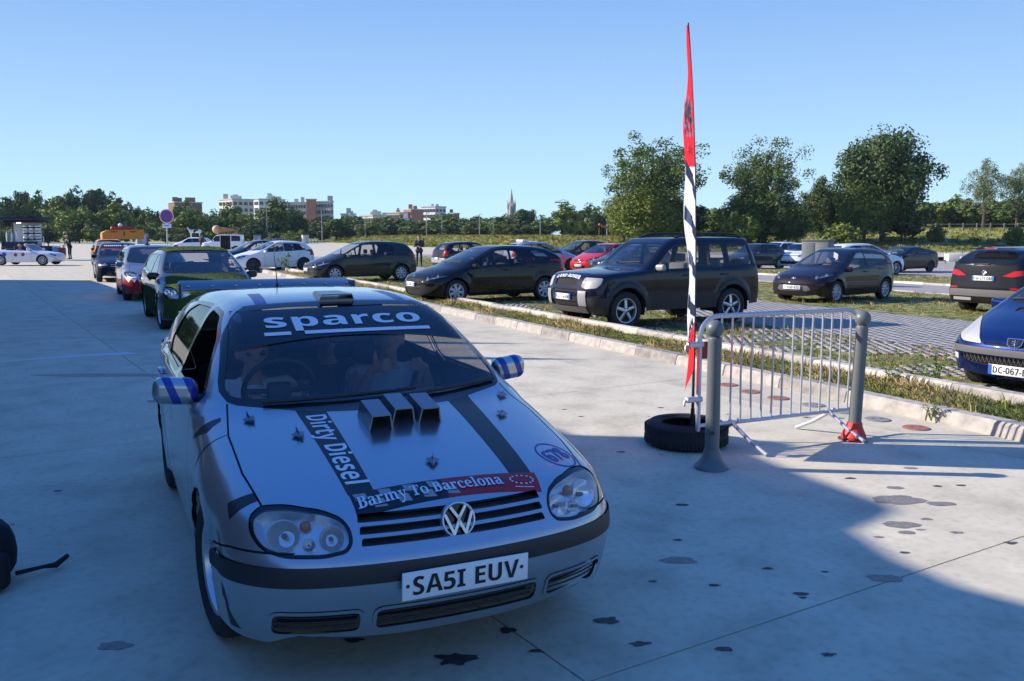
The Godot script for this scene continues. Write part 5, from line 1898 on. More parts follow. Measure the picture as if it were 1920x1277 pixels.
func rucksack() -> void:
	var t := thing("rucksack", "black rucksack lying on the concrete at the left edge", "bag", Vector3(-2.70, 0, -4.24), 0.5)
	var mb := MB.new()
	mb.rbox(Vector3(0, 0.165, 0), Vector3(0.46, 0.33, 0.30), 0.13, 8, Transform3D(Basis(Vector3.BACK, 0.12), Vector3.ZERO))
	part(t, "bag_body", mb, M.bag)
	var pk_ := MB.new()
	pk_.rbox(Vector3(0.04, 0.11, 0.15), Vector3(0.28, 0.19, 0.10), 0.045, 6)
	part(t, "front_pocket", pk_, M.bag)
	var top := MB.new()
	top.tube([Vector3(-0.02, 0.31, 0.0), Vector3(0.04, 0.37, 0.0), Vector3(0.10, 0.35, 0), Vector3(0.13, 0.29, 0)], 0.012, 6)
	part(t, "grab_handle", top, M.bag)
	var st := MB.new()
	st.tube([Vector3(0.20, 0.05, 0.05), Vector3(0.32, 0.045, 0.0), Vector3(0.38, 0.03, -0.04), Vector3(0.44, 0.055, -0.09)], [0.012, 0.010, 0.016, 0.012], 6)
	part(t, "strap", st, M.bag)
	var u := thing("dark_pouch", "small dark pouch on the concrete beside the rucksack", "bag", Vector3(-2.62, 0, -4.02), 0.3)
	var pm := MB.new()
	pm.rbox(Vector3(0, 0.045, 0), Vector3(0.16, 0.09, 0.12), 0.04, 6)
	part(u, "pouch_body", pm, M.bag)
	var fl := MB.new()
	fl.rbox(Vector3(0.0, 0.085, 0.01), Vector3(0.13, 0.02, 0.09), 0.009, 4)
	part(u, "pouch_flap", fl, M.bag)

func build_street() -> void:
	mat("bollard_grey", Color(0.115, 0.135, 0.135), 0.42)
	mat("bollard_red", Color(0.62, 0.035, 0.02), 0.55)
	mat("tag_red", Color(0.32, 0.02, 0.015), 0.6)
	mat("bag", Color(0.010, 0.011, 0.014), 0.8)
	for q in [["flag_red", Color(0.72, 0.025, 0.035)], ["flag_white", Color(0.74, 0.74, 0.78)], ["flag_grey", Color(0.10, 0.10, 0.14)]]:
		var m := mat(q[0], q[1], 0.75)
		m.backlight_enabled = true
		var mx: float = maxf(q[1].r, maxf(q[1].g, q[1].b))
		m.backlight = Color(q[1].r / mx, q[1].g / mx, q[1].b / mx).linear_to_srgb() if q[0] != "flag_grey" else Color(0.1, 0.1, 0.12)
	feather_flag(Vector3(1.54, 0.0, -7.42), 3.42, -0.26, 0.76, "tall red and white feather flag standing in the old tyre")
	old_tyre(Vector3(1.46, 0.0, -7.28))
	bollard(Vector3(1.50, 0, -6.50), 1.12, false, 0.0, "grey ball-top bollard with a round orange sticker beside the old tyre")
	bollard(Vector3(2.93, 0, -7.44), 1.11, true, -0.03, "leaning grey ball-top bollard with a bright red foot")
	barrier()
	var cv := [[2.52, 10.21, true, "reddish round cover farthest from the camera along the kerb"], [2.66, 9.75, true, "second reddish round cover from the far end of the row"], [2.86, 9.36, true, "reddish round cover third from the far end, seen through the barrier"], [3.10, 8.97, false, "grey round cover behind the middle of the barrier"], [3.28, 8.64, false, "grey round cover just left of the red-footed bollard"], [3.47, 8.26, false, "large grey round cover right of the red-footed bollard"], [3.67, 7.89, true, "reddish round cover nearest the camera at the kerb"]]
	for q in cv: round_cover(q[0], q[1], q[2], q[3])
	rucksack()

# ---------------------------------------------------------------- the other cars
func hatch(o: Dictionary) -> Dictionary:
	var p := {"zf": 2.1, "zr": -2.0, "wb": 2.55, "H": 1.47, "W": 0.87, "nose": 0.74, "cowl": Vector2(1.0, 1.0), "head": 0.25, "roof_end": -1.45, "tail": 0.32, "bp": -0.28, "belt": 0.92, "rise": -0.03, "shift": 0.0, "low": 0.20, "boot": 0.0}
	p.merge(o, true)
	var H: float = p.H
	var zf: float = p.zf
	var zr: float = p.zr
	var W: float = p.W
	var cz: float = p.cowl.x
	var cy: float = p.cowl.y
	var hz: float = p.head
	var re: float = p.roof_end
	var bl := func(z: float) -> float: return p.belt + p.rise * z
	var sp := {
		"top": [Vector2(zf + 0.2, p.nose - 0.28), Vector2(zf - 0.02, p.nose - 0.05), Vector2(zf - 0.16, p.nose), Vector2(lerpf(zf - 0.16, cz + 0.12, 0.5), lerpf(p.nose, cy - 0.035, 0.56)), Vector2(cz + 0.12, cy - 0.03), Vector2(cz, cy + 0.02), Vector2(lerpf(cz, hz, 0.5), lerpf(cy, H - 0.09, 0.53)), Vector2(hz, H - 0.09), Vector2(hz - 0.2, H - 0.03), Vector2(hz - 0.6, H), Vector2(lerpf(hz - 0.6, re, 0.6), H - 0.015), Vector2(re, H - 0.07)],
		"front": [Vector2(0.1, zf - 0.12), Vector2(0.25, zf - 0.05), Vector2(0.42, zf - 0.005), Vector2(0.52, zf), Vector2(0.62, zf - 0.03), Vector2(p.nose, zf - 0.10), Vector2(p.nose + 0.3, zf - 0.3)],
		"rear": [Vector2(0.1, zr + 0.10), Vector2(0.35, zr + 0.02), Vector2(0.55, zr), Vector2(0.8, zr + 0.03), Vector2(bl.call(zr) + 0.05, zr + 0.10), Vector2(H - 0.06, zr + 0.10 + p.tail), Vector2(H + 0.1, zr + 0.18 + p.tail)],
		"plan": [Vector2(zf, W - 0.07), Vector2(zf - 0.35, W - 0.02), Vector2(p.wb / 2, W), Vector2(0, W), Vector2(-p.wb / 2, W), Vector2(zr + 0.3, W - 0.025), Vector2(zr, W - 0.08)],
		"b0": p.belt, "b1": p.rise, "yw": 0.60, "bl": 0.18, "sh": 0.02, "tum": 0.36, "tc": 0.22, "cf": 0.18, "c6": 0.5, "cr": 0.12, "crown": 0.06, "k1": 0.13, "k2": 0.12,
		"za": p.wb / 2 + p.shift, "zb": -p.wb / 2 + p.shift, "ya": 0.32, "ra": 0.355, "flare": 0.015, "zr": zr, "zf": zf, "yc": 0.55, "res": [44, 14, 9], "blur": 10,
		"sill": [Vector2(3.2, p.low + 0.02), Vector2(p.wb / 2 + 0.4, p.low), Vector2(-p.wb / 2 - 0.4, p.low + 0.01), Vector2(-3.2, p.low + 0.06)],
		"tw": W - 0.105, "rr": 0.31, "rim": 0.205, "mirror": Vector3(W - 0.09, bl.call(cz) + 0.05, cz - 0.36),
		"handles": [[p.bp + 0.16, bl.call(0) - 0.10], [p.bp - 0.62, bl.call(-1) - 0.09]],
		"dash_z": cz - 0.28, "dash_y": cy - 0.05, "seat_z": (p.bp + 0.16),
		"ws": [-W * 0.80, cy + 0.05, -W * 0.4, cy + 0.025, W * 0.4, cy + 0.025, W * 0.80, cy + 0.05, W * 0.63, H - 0.11, W * 0.3, H - 0.09, -W * 0.3, H - 0.09, -W * 0.63, H - 0.11],
		"rw": [-W * 0.66, bl.call(zr) + 0.10, W * 0.66, bl.call(zr) + 0.10, W * 0.54, H - 0.15, -W * 0.54, H - 0.15],
	}
	var bp: float = p.bp
	sp.win = [
		[cz - 0.36, bl.call(cz) + 0.05, bp + 0.03, bl.call(bp) + 0.045, bp + 0.03, H - 0.13, hz - 0.16, H - 0.145, lerpf(cz - 0.36, hz - 0.16, 0.52), lerpf(bl.call(cz) + 0.05, H - 0.145, 0.58)],
		[bp - 0.04, bl.call(bp) + 0.045, re + 0.12, bl.call(re) + 0.06, re + 0.02, bl.call(re) + 0.14, re + 0.17, H - 0.20, re + 0.40, H - 0.15, bp - 0.04, H - 0.13]]
	sp.seams = [
		[[cz - 0.27, bl.call(cz) + 0.05, cz - 0.33, 0.8, cz - 0.35, 0.5, cz - 0.32, p.low + 0.05], 0], [[bp, H - 0.1, bp, p.low + 0.05], 0], [[re + 0.05, bl.call(re) + 0.1, -p.wb / 2 + p.shift + 0.28, 0.72, -p.wb / 2 + p.shift + 0.45, p.low + 0.05], 0],
		[[W * 0.76, cz - 0.05, W * 0.82, lerpf(cz, zf, 0.5), W * 0.76, zf - 0.35], 1, 1.0], [[-W * 0.76, cz - 0.05, -W * 0.82, lerpf(cz, zf, 0.5), -W * 0.76, zf - 0.35], 1, 1.0]]
	sp.tl = [W * 0.64, bl.call(zr) - 0.22, W * 0.96, bl.call(zr) - 0.22, W * 0.93, bl.call(zr) + 0.04, W * 0.74, bl.call(zr) + 0.08]
	sp.hl = [W * 0.50, p.nose - 0.15, W * 0.90, p.nose - 0.10, W * 0.90, p.nose - 0.01, W * 0.72, p.nose + 0.03, W * 0.52, p.nose - 0.06]
	sp.cuts = [["grille", [-W * 0.45, 0.28, W * 0.45, 0.28, W * 0.5, 0.40, -W * 0.5, 0.40], 2, 1.0, -0.02, M.black_matte], ["upper_grille", [-W * 0.34, p.nose - 0.16, W * 0.34, p.nose - 0.16, W * 0.38, p.nose - 0.09, -W * 0.38, p.nose - 0.09], 2, 1.0, -0.015, M.black_matte]]
	for k in o:
		if not k in ["wb", "H", "W", "nose", "cowl", "head", "roof_end", "tail", "bp", "belt", "rise", "shift", "low", "boot"]: sp[k] = o[k]
	return sp

func roof_rails(car: Node3D, B: Body, x: float, z0: float, z1: float, h: float) -> void:
	for sd in [1.0, -1.0]:
		var pts := []
		for i in 9:
			var f := i / 8.0
			var z := lerpf(z0, z1, f)
			var p := B.top_at(x, z)
			pts.append(Vector3(sd * x, p.y + h * sin(clampf(f * 6.0, 0.0, PI / 2)) * sin(clampf((1.0 - f) * 6.0, 0.0, PI / 2)), z))
		var mb := MB.new()
		mb.tube(pts, 0.02, 8)
		part(car, "roof_rail", mb, M.black_plastic)

func roof_aerial(car: Node3D, B: Body, z: float, h := 0.2) -> void:
	var p := B.top_at(0, z)
	var mb := MB.new()
	mb.tube([p, p + Vector3(0, 0.02, -0.01), p + Vector3(0, h, -h * 0.6)], [0.012, 0.005, 0.002], 6)
	part(car, "aerial", mb, M.black_plastic)

func wipers(car: Node3D, B: Body, y: float, W: float) -> void:
	for q in [[-0.75, -0.05], [-0.05, 0.65]]:
		var pts := []
		for i in 6:
			var f := i / 5.0
			var p := B.front_at(lerpf(q[0], q[1], f) * W, y + 0.03 * f, -0.2)
			pts.append(p + B.normal(p) * 0.014)
		var mb := MB.new()
		mb.tube(pts, 0.008, 6)
		part(car, "wiper", mb, M.black_plastic)

func round_badge(car: Node3D, B: Body, y: float, r: float, m: Material) -> void:
	var p := B.front_at(0, y, 0.6)
	var mb := MB.new()
	mb.lathe([Vector2(0, 0.010), Vector2(r * 0.8, 0.009), Vector2(r, 0.003), Vector2(r, -0.02)], 18, Transform3D(Basis(Vector3.RIGHT, PI / 2 - 0.3), p))
	part(car, "badge", mb, m)

func strip_on_front(car: Node3D, B: Body, s: Array, called: String, y0: float, y1: float, zmin: float, off: float, m: Material, front := true) -> void:
	var got := cut(s, pv([zmin, y0, 3.0 if front else -3.0, y0, 3.0 if front else -3.0, y1, zmin, y1]), 0, 0.0)
	var mb := MB.new()
	mb.soup(got, off)
	part(car, called, mb, m)

func build_parked_cars() -> void:
	paint("white_car", Color(0.74, 0.75, 0.76), 0.0, 0.4)
	paint("moss_grey", Color(0.022, 0.028, 0.026), 0.2, 0.5)
	paint("black_car", Color(0.004, 0.004, 0.005), 0.0, 0.6)
	paint("navy_car", Color(0.004, 0.006, 0.020), 0.0, 0.5)
	paint("plum_car", Color(0.013, 0.008, 0.011), 0.1, 0.5)
	paint("blue_car", Color(0.006, 0.017, 0.095), 0.45, 0.35)
	paint("brown_black", Color(0.006, 0.006, 0.0065), 0.1, 0.5)
	paint("steel_grey", Color(0.035, 0.04, 0.045), 0.2, 0.5)
	paint("silver_blue", Color(0.36, 0.41, 0.47), 0.5, 0.35)
	paint("red_car", Color(0.52, 0.018, 0.018), 0.0, 0.35)
	paint("dark_blue_grey", Color(0.014, 0.018, 0.026), 0.1, 0.5)
	var row := "cars parked on the grass"
	# white small hatchback
	make_car(hatch({"zf": 2.06, "zr": -1.91, "wb": 2.47, "H": 1.455, "W": 0.845, "nose": 0.74, "cowl": Vector2(1.02, 0.99), "head": 0.18, "roof_end": -1.38, "tail": 0.36, "body": M.white_car, "wheel": "ten", "rim_m": M.alloy_dark, "rr": 0.31, "rim": 0.215, "plate": ["EJ 514 TV", 0.46, M.plate_white],
		"extra": func(car, B, s): round_badge(car, B, 0.66, 0.055, M.chrome)}), "parked_hatchback", "white small hatchback with dark alloy wheels parked on the grass", on_ground(-11.63, 43.24), -0.975, row)
	# dark green-grey hatchback
	make_car(hatch({"zf": 2.13, "zr": -2.07, "wb": 2.608, "H": 1.51, "W": 0.88, "nose": 0.72, "cowl": Vector2(1.14, 1.0), "head": 0.22, "roof_end": -1.55, "tail": 0.30, "belt": 0.93, "body": M.moss_grey, "wheel": "cap", "rim_m": M.cap_silver, "plate": ["BZ 307 KD", 0.47, M.plate_white],
		"hl": [0.44, 0.56, 0.72, 0.60, 0.84, 0.70, 0.84, 0.79, 0.70, 0.76, 0.46, 0.62],
		"win": [[0.95, 0.965, 0.52, 0.97, 0.52, 1.20], [0.46, 0.97, -0.22, 0.975, -0.22, 1.375, 0.12, 1.36, 0.46, 1.23], [-0.32, 0.98, -0.98, 1.0, -1.0, 1.28, -0.90, 1.36, -0.32, 1.375]],
		"extra": func(car, B, s): roof_aerial(car, B, -1.3)}), "parked_hatchback", "dark green-grey hatchback parked beside the white small hatchback", on_ground(-5.77, 33.81), -1.037, row)
	# black hatchback in the middle
	make_car(hatch({"zf": 2.19, "zr": -2.11, "wb": 2.641, "H": 1.47, "W": 0.90, "nose": 0.75, "cowl": Vector2(1.16, 1.0), "head": 0.25, "roof_end": -1.50, "tail": 0.42, "belt": 0.95, "rise": -0.045, "body": M.black_car, "wheel": "capseven", "rim_m": M.cap_silver, "res": [54, 18, 12], "plate": ["AZ 678 CY", 0.50, M.plate_white],
		"hl": [0.50, 0.60, 0.70, 0.625, 0.86, 0.70, 0.86, 0.755, 0.72, 0.745, 0.52, 0.65],
		"extra": func(car, B, s):
			wipers(car, B, 1.03, 0.8)
			var p: Vector3 = B.front_at(0, 0.70, 0.6)
			var mb := MB.new()
			mb.extrude(PackedVector2Array([Vector2(0, -0.06), Vector2(0.035, 0), Vector2(0, 0.06), Vector2(-0.035, 0)]), 0.012, Transform3D(Basis(Vector3.RIGHT, -0.5), p))
			part(car, "badge", mb, M.chrome)}), "parked_hatchback", "black hatchback parked left of the dark blue four by four", on_ground(-0.70, 23.71), -1.037, row)
	# dark blue four by four
	make_car({
		"top": [Vector2(2.3, 0.75), Vector2(2.1, 0.98), Vector2(1.95, 1.03), Vector2(1.5, 1.08), Vector2(0.98, 1.12), Vector2(0.86, 1.16), Vector2(0.50, 1.42), Vector2(0.22, 1.62), Vector2(0.05, 1.685), Vector2(-0.4, 1.705), Vector2(-1.6, 1.70), Vector2(-2.0, 1.67), Vector2(-2.15, 1.62)],
		"front": [Vector2(0.2, 1.90), Vector2(0.35, 2.02), Vector2(0.50, 2.10), Vector2(0.65, 2.115), Vector2(0.85, 2.07), Vector2(1.0, 2.0), Vector2(1.2, 1.9)],
		"rear": [Vector2(0.2, -1.98), Vector2(0.4, -2.08), Vector2(0.7, -2.10), Vector2(1.0, -2.07), Vector2(1.3, -1.99), Vector2(1.7, -1.86), Vector2(1.9, -1.80)],
		"plan": [Vector2(2.1, 0.82), Vector2(1.8, 0.875), Vector2(1.2, 0.885), Vector2(-1.3, 0.885), Vector2(-1.9, 0.86), Vector2(-2.1, 0.82)],
		"b0": 1.06, "b1": -0.02, "yw": 0.75, "bl": 0.10, "sh": 0.02, "tum": 0.24, "tc": 0.05, "cf": 0.14, "c6": 0.35, "cr": 0.06, "crown": 0.03, "k1": 0.10, "k2": 0.10,
		"za": 1.278, "zb": -1.278, "ya": 0.36, "ra": 0.42, "flare": 0.03, "arch_trim": 0.07, "zr": -2.10, "zf": 2.11, "yc": 0.65, "res": [60, 20, 12], "blur": 6,
		"sill": [Vector2(3.2, 0.40), Vector2(1.75, 0.30), Vector2(0.8, 0.34), Vector2(-0.8, 0.34), Vector2(-1.75, 0.38), Vector2(-3.2, 0.46)],
		"win": [[0.62, 1.10, -0.28, 1.115, -0.28, 1.555, 0.02, 1.55, 0.28, 1.42], [-0.38, 1.115, -1.10, 1.125, -1.06, 1.555, -0.38, 1.558], [-1.24, 1.13, -1.86, 1.14, -1.76, 1.50, -1.68, 1.555, -1.22, 1.556]], "wround": 0.07,
		"ws": [-0.68, 1.20, -0.3, 1.185, 0.3, 1.185, 0.68, 1.20, 0.60, 1.585, -0.60, 1.585], "rw": [-0.6, 1.15, 0.6, 1.15, 0.54, 1.56, -0.54, 1.56],
		"hl": [0.50, 0.80, 0.60, 0.76, 0.80, 0.78, 0.84, 0.86, 0.83, 0.96, 0.52, 0.97], "tl": [0.74, 1.05, 0.86, 1.05, 0.84, 1.4, 0.76, 1.4],
		"tw": 0.77, "rr": 0.352, "rim": 0.225, "wheel": "five", "tyre_w": 0.215, "mirror": Vector3(0.82, 1.13, 0.55), "mirror_m": M.silver_plastic, "body": M.navy_car,
		"handles": [[-0.12, 0.98], [-1.05, 0.98]], "handle_m": M.black_plastic, "seat_y": 0.50, "seat_z": -0.15, "dash_z": 0.60, "dash_y": 1.08, "seat_m": M.seat_light,
		"seams": [[[0.70, 1.08, 0.62, 0.8, 0.66, 0.38], 0], [[-0.33, 1.6, -0.33, 0.38], 0], [[-1.17, 1.6, -1.15, 0.95, -0.92, 0.72, -0.82, 0.40], 0], [[0.66, 1.0, 0.70, 1.5, 0.66, 1.95], 1, 1.0], [[-0.66, 1.0, -0.70, 1.5, -0.66, 1.95], 1, 1.0]],
		"cuts": [["door_cladding", [0.90, 0.30, 0.90, 0.62, -0.88, 0.62, -0.88, 0.30], 0, 1.0, 0.012, M.black_plastic, true]],
		"lens_m": M.lens_frosted, "plate": ["FQ-176-DM", 0.60, M.plate_white],
		"extra": freelander_extra}, "four_by_four", "dark blue four by four with roof rails parked behind the flag", on_ground(2.81, 17.63), -1.066, row)
	# aubergine hatchback across the lane
	make_car(hatch({"zf": 2.06, "zr": -1.90, "wb": 2.489, "H": 1.48, "W": 0.86, "nose": 0.76, "cowl": Vector2(1.10, 1.0), "head": 0.18, "roof_end": -1.40, "tail": 0.40, "belt": 0.93, "rise": -0.065, "body": M.plum_car, "wheel": "cap", "rim_m": M.cap_silver, "res": [54, 18, 12], "seat_m": M.seat_light,
		"hl": [0.46, 0.66, 0.62, 0.67, 0.83, 0.77, 0.80, 0.83, 0.62, 0.78], "plate": ["1-XNP-972", 0.44, M.plate_white], "eu": false,
		"cuts": [["grille", [-0.40, 0.335, 0.40, 0.335, 0.52, 0.385, 0.44, 0.50, -0.44, 0.50, -0.52, 0.385], 2, 1.0, -0.012, M.grey_plastic], ["lower_grille", [-0.42, 0.27, 0.42, 0.27, 0.48, 0.32, -0.48, 0.32], 2, 1.0, -0.02, M.black_matte]],
		"extra": func(car, B, s):
			var p: Vector3 = B.front_at(0, 0.68, 0.6)
			var mb := MB.new()
			mb.lathe([Vector2(0, 0.010), Vector2(0.030, 0.009), Vector2(0.036, 0.0)], 20, Transform3D(Basis(Vector3(2.0, 0, 0), Vector3(0, 0.3, 1).normalized(), Vector3(0, -1, 0.3).normalized()), p))
			part(car, "badge", mb, M.chrome)
			wipers(car, B, 1.03, 0.75)
			roof_aerial(car, B, 0.1, 0.14)}), "parked_hatchback", "dark aubergine hatchback parked across the paved lane", on_ground(9.16, 25.15), -0.901, row)
	# blue hatchback at the right edge
	make_car(hatch({"zf": 2.02, "zr": -1.82, "wb": 2.442, "H": 1.43, "W": 0.83, "nose": 0.70, "cowl": Vector2(1.08, 0.97), "head": 0.16, "roof_end": -1.35, "tail": 0.36, "belt": 0.90, "body": M.blue_car, "wheel": "cap", "rim_m": M.cap_silver, "res": [60, 22, 16],
		"hl": [0.36, 0.565, 0.62, 0.575, 0.775, 0.66, 0.76, 0.83, 0.67, 0.80, 0.47, 0.68], "lens_m": M.lens_frosted, "plate": ["DC-067-BK", 0.30, M.plate_white],
		"cuts": [["bumper_band", [-0.9, 0.455, 0.9, 0.455, 0.9, 0.525, -0.9, 0.525], 2, 1.0, 0.012, M.grey_plastic], ["fog_lamp", [0.66, 0.36, 0.76, 0.38, 0.75, 0.435, 0.66, 0.425], 2, 1.0, 0.002, M.lens_white, true], ["grille_slit", [-0.32, 0.555, 0.32, 0.555, 0.34, 0.585, -0.34, 0.585], 2, 1.0, -0.012, M.black_matte]],
		"extra": peugeot_extra}), "parked_hatchback", "metallic blue hatchback at the right edge facing the kerb", on_ground(7.01, 10.47), -0.98, row)
	# black crossover seen from behind
	make_car(hatch({"zf": 2.15, "zr": -2.22, "wb": 2.646, "H": 1.59, "W": 0.92, "nose": 0.92, "cowl": Vector2(1.05, 1.12), "head": 0.18, "roof_end": -1.60, "tail": 0.44, "belt": 1.04, "rise": -0.05, "low": 0.25, "body": M.brown_black, "wheel": "ten", "rim_m": M.alloy_dark, "rr": 0.345, "rim": 0.225, "ra": 0.39, "ya": 0.35, "arch_trim": 0.05, "res": [54, 20, 14], "yc": 0.62,
		"rplate": ["FW-571-DM", 0.86, M.plate_white], "tl": [0.42, 0.92, 0.62, 0.90, 0.90, 0.96, 0.90, 1.06, 0.66, 1.04], "rw": [-0.66, 1.18, 0.66, 1.18, 0.52, 1.46, -0.52, 1.46], "glass": M.dark_glass,
		"extra": crossover_extra}), "parked_crossover", "black crossover seen from behind at the right edge", on_ground(12.75, 21.7), 2.14, row)
	# further rows
	var far := {"simple": true, "res": [36, 12, 8], "lined": true}
	var spec := func(o: Dictionary) -> Dictionary:
		var q := far.duplicate()
		q.merge(o, true)
		return hatch(q)
	make_car(spec.call({"zf": 2.3, "zr": -2.45, "wb": 2.75, "H": 1.46, "W": 0.90, "roof_end": -1.9, "tail": 0.35, "body": M.dark_blue_grey, "wheel": "ten"}), "parked_estate", "dark estate car parked behind the white small hatchback", on_ground(-13.9, 48.2), -0.99, row)
	make_car(spec.call({"zf": 2.0, "zr": -1.95, "wb": 2.5, "H": 1.48, "W": 0.86, "body": M.black_car, "wheel": "ten", "rplate": ["DK 482 LP", 0.62, M.plate_white], "extra": func(car, B, s): strip_on_front(car, B, s, "rear_bumper", 0.42, 0.66, -1.75, 0.004, M.silver_plastic, false)}), "parked_hatchback", "black hatchback with a silver bumper seen from behind past the standing man", on_ground(-2.15, 46.0), 2.1, row)
	make_car(spec.call({"zf": 2.05, "zr": -2.0, "wb": 2.54, "H": 1.52, "W": 0.87, "body": M.silver_blue, "wheel": "ten", "rim_m": M.alloy_dark, "cowl": Vector2(1.15, 1.0), "head": 0.1,
		"extra": func(car, B, s):
			var mb := MB.new()
			mb.rbox(Vector3(0, 1.56, -1.1), Vector3(0.9, 0.10, 0.35), 0.03, 4)
			part(car, "roof_box", mb, M.white_paint)}), "parked_hatchback", "silver-blue hatchback facing right behind the black hatchback", on_ground(1.55, 46.2), 1.95, row)
	make_car(spec.call({"zf": 2.15, "zr": -2.1, "wb": 2.64, "H": 1.58, "W": 0.90, "body": M.dark_blue_grey, "cowl": Vector2(1.2, 1.03), "head": 0.2, "wheel": "ten"}), "parked_hatchback", "dark grey car between the silver-blue and the red hatchback", on_ground(3.95, 52.5), -1.0, row)
	make_car(spec.call({"zf": 2.05, "zr": -1.98, "wb": 2.54, "H": 1.47, "W": 0.86, "body": M.red_car, "cowl": Vector2(1.12, 0.99), "wheel": "six", "hl": [0.44, 0.60, 0.66, 0.62, 0.80, 0.72, 0.76, 0.80, 0.60, 0.74], "plate": ["CW 119 ZB", 0.40, M.plate_white], "seat_m": M.seat_light, "extra": func(car, B, s): round_badge(car, B, 0.66, 0.05, M.chrome)}), "parked_hatchback", "bright red hatchback in the second parking row", on_ground(4.75, 44.6), -0.85, row)
	make_car(spec.call({"zf": 2.05, "zr": -1.95, "wb": 2.47, "H": 1.46, "W": 0.85, "body": M.dark_blue_grey, "wheel": "five", "plate": ["FA 205 RG", 0.44, M.plate_white], "extra": func(car, B, s): round_badge(car, B, 0.66, 0.055, M.chrome)}), "parked_hatchback", "dark hatchback half hidden between the red one and the four by four", on_ground(5.25, 39.2), -0.9, row)
	make_car(spec.call({"zf": 2.05, "zr": -2.0, "wb": 2.52, "H": 1.52, "W": 0.87, "body": M.steel_grey, "wheel": "six", "glass": M.dark_glass}), "parked_hatchback", "grey hatchback just behind the tail of the four by four", on_ground(14.6, 53.6), -1.0, row)
	make_car(spec.call({"zf": 2.05, "zr": -2.1, "wb": 2.55, "H": 1.62, "W": 0.9, "nose": 0.92, "belt": 1.06, "cowl": Vector2(0.95, 1.15), "head": 0.25, "rise": -0.05, "low": 0.28, "body": M.white_car, "rr": 0.34, "ra": 0.39, "glass": M.dark_glass}), "parked_crossover", "white crossover parked behind the grey hatchback", on_ground(18.3, 61.5), -1.05, row)
	make_car(spec.call({"zf": 2.15, "zr": -2.2, "wb": 2.64, "H": 1.56, "W": 0.90, "nose": 0.90, "belt": 1.02, "cowl": Vector2(1.05, 1.10), "head": 0.2, "rise": -0.06, "low": 0.24, "body": M.white_car, "rr": 0.34, "ra": 0.39, "tail": 0.5, "plate": ["FT 640 XC", 0.55, M.plate_white], "cuts": [["grille", [-0.55, 0.32, 0.55, 0.32, 0.62, 0.50, -0.62, 0.50], 2, 1.0, -0.012, M.black_matte], ["headlamp_band", [-0.80, 0.80, 0.80, 0.80, 0.7, 0.84, -0.7, 0.84], 2, 1.0, 0.0, M.black_gloss]]}), "parked_crossover", "white crossover with a dark grille beside the grey cabinet", on_ground(17.9, 55.0), -0.62, row)
	make_car(spec.call({"zf": 2.2, "zr": -2.25, "wb": 2.73, "H": 1.60, "W": 0.92, "nose": 0.90, "belt": 1.02, "cowl": Vector2(1.15, 1.10), "head": 0.15, "rise": -0.04, "low": 0.24, "roof_end": -1.7, "body": M.white_car, "wheel": "split", "rr": 0.345, "rim": 0.235, "ra": 0.39, "glass": M.car_glass}), "parked_crossover", "white crossover facing right behind the aubergine hatchback", on_ground(18.0, 45.6), 1.95, row)
	make_car(spec.call({"zf": 2.35, "zr": -2.35, "wb": 2.87, "H": 1.44, "W": 0.92, "nose": 0.72, "cowl": Vector2(1.30, 0.97), "head": 0.25, "roof_end": -1.45, "tail": 1.25, "belt": 0.95, "rise": -0.04, "body": M.brown_black, "wheel": "ten", "rim_m": M.alloy_dark, "rr": 0.33, "rim": 0.235}), "parked_saloon", "dark sleek saloon parked right of the white crossover", on_ground(22.0, 50.2), -1.0, row)

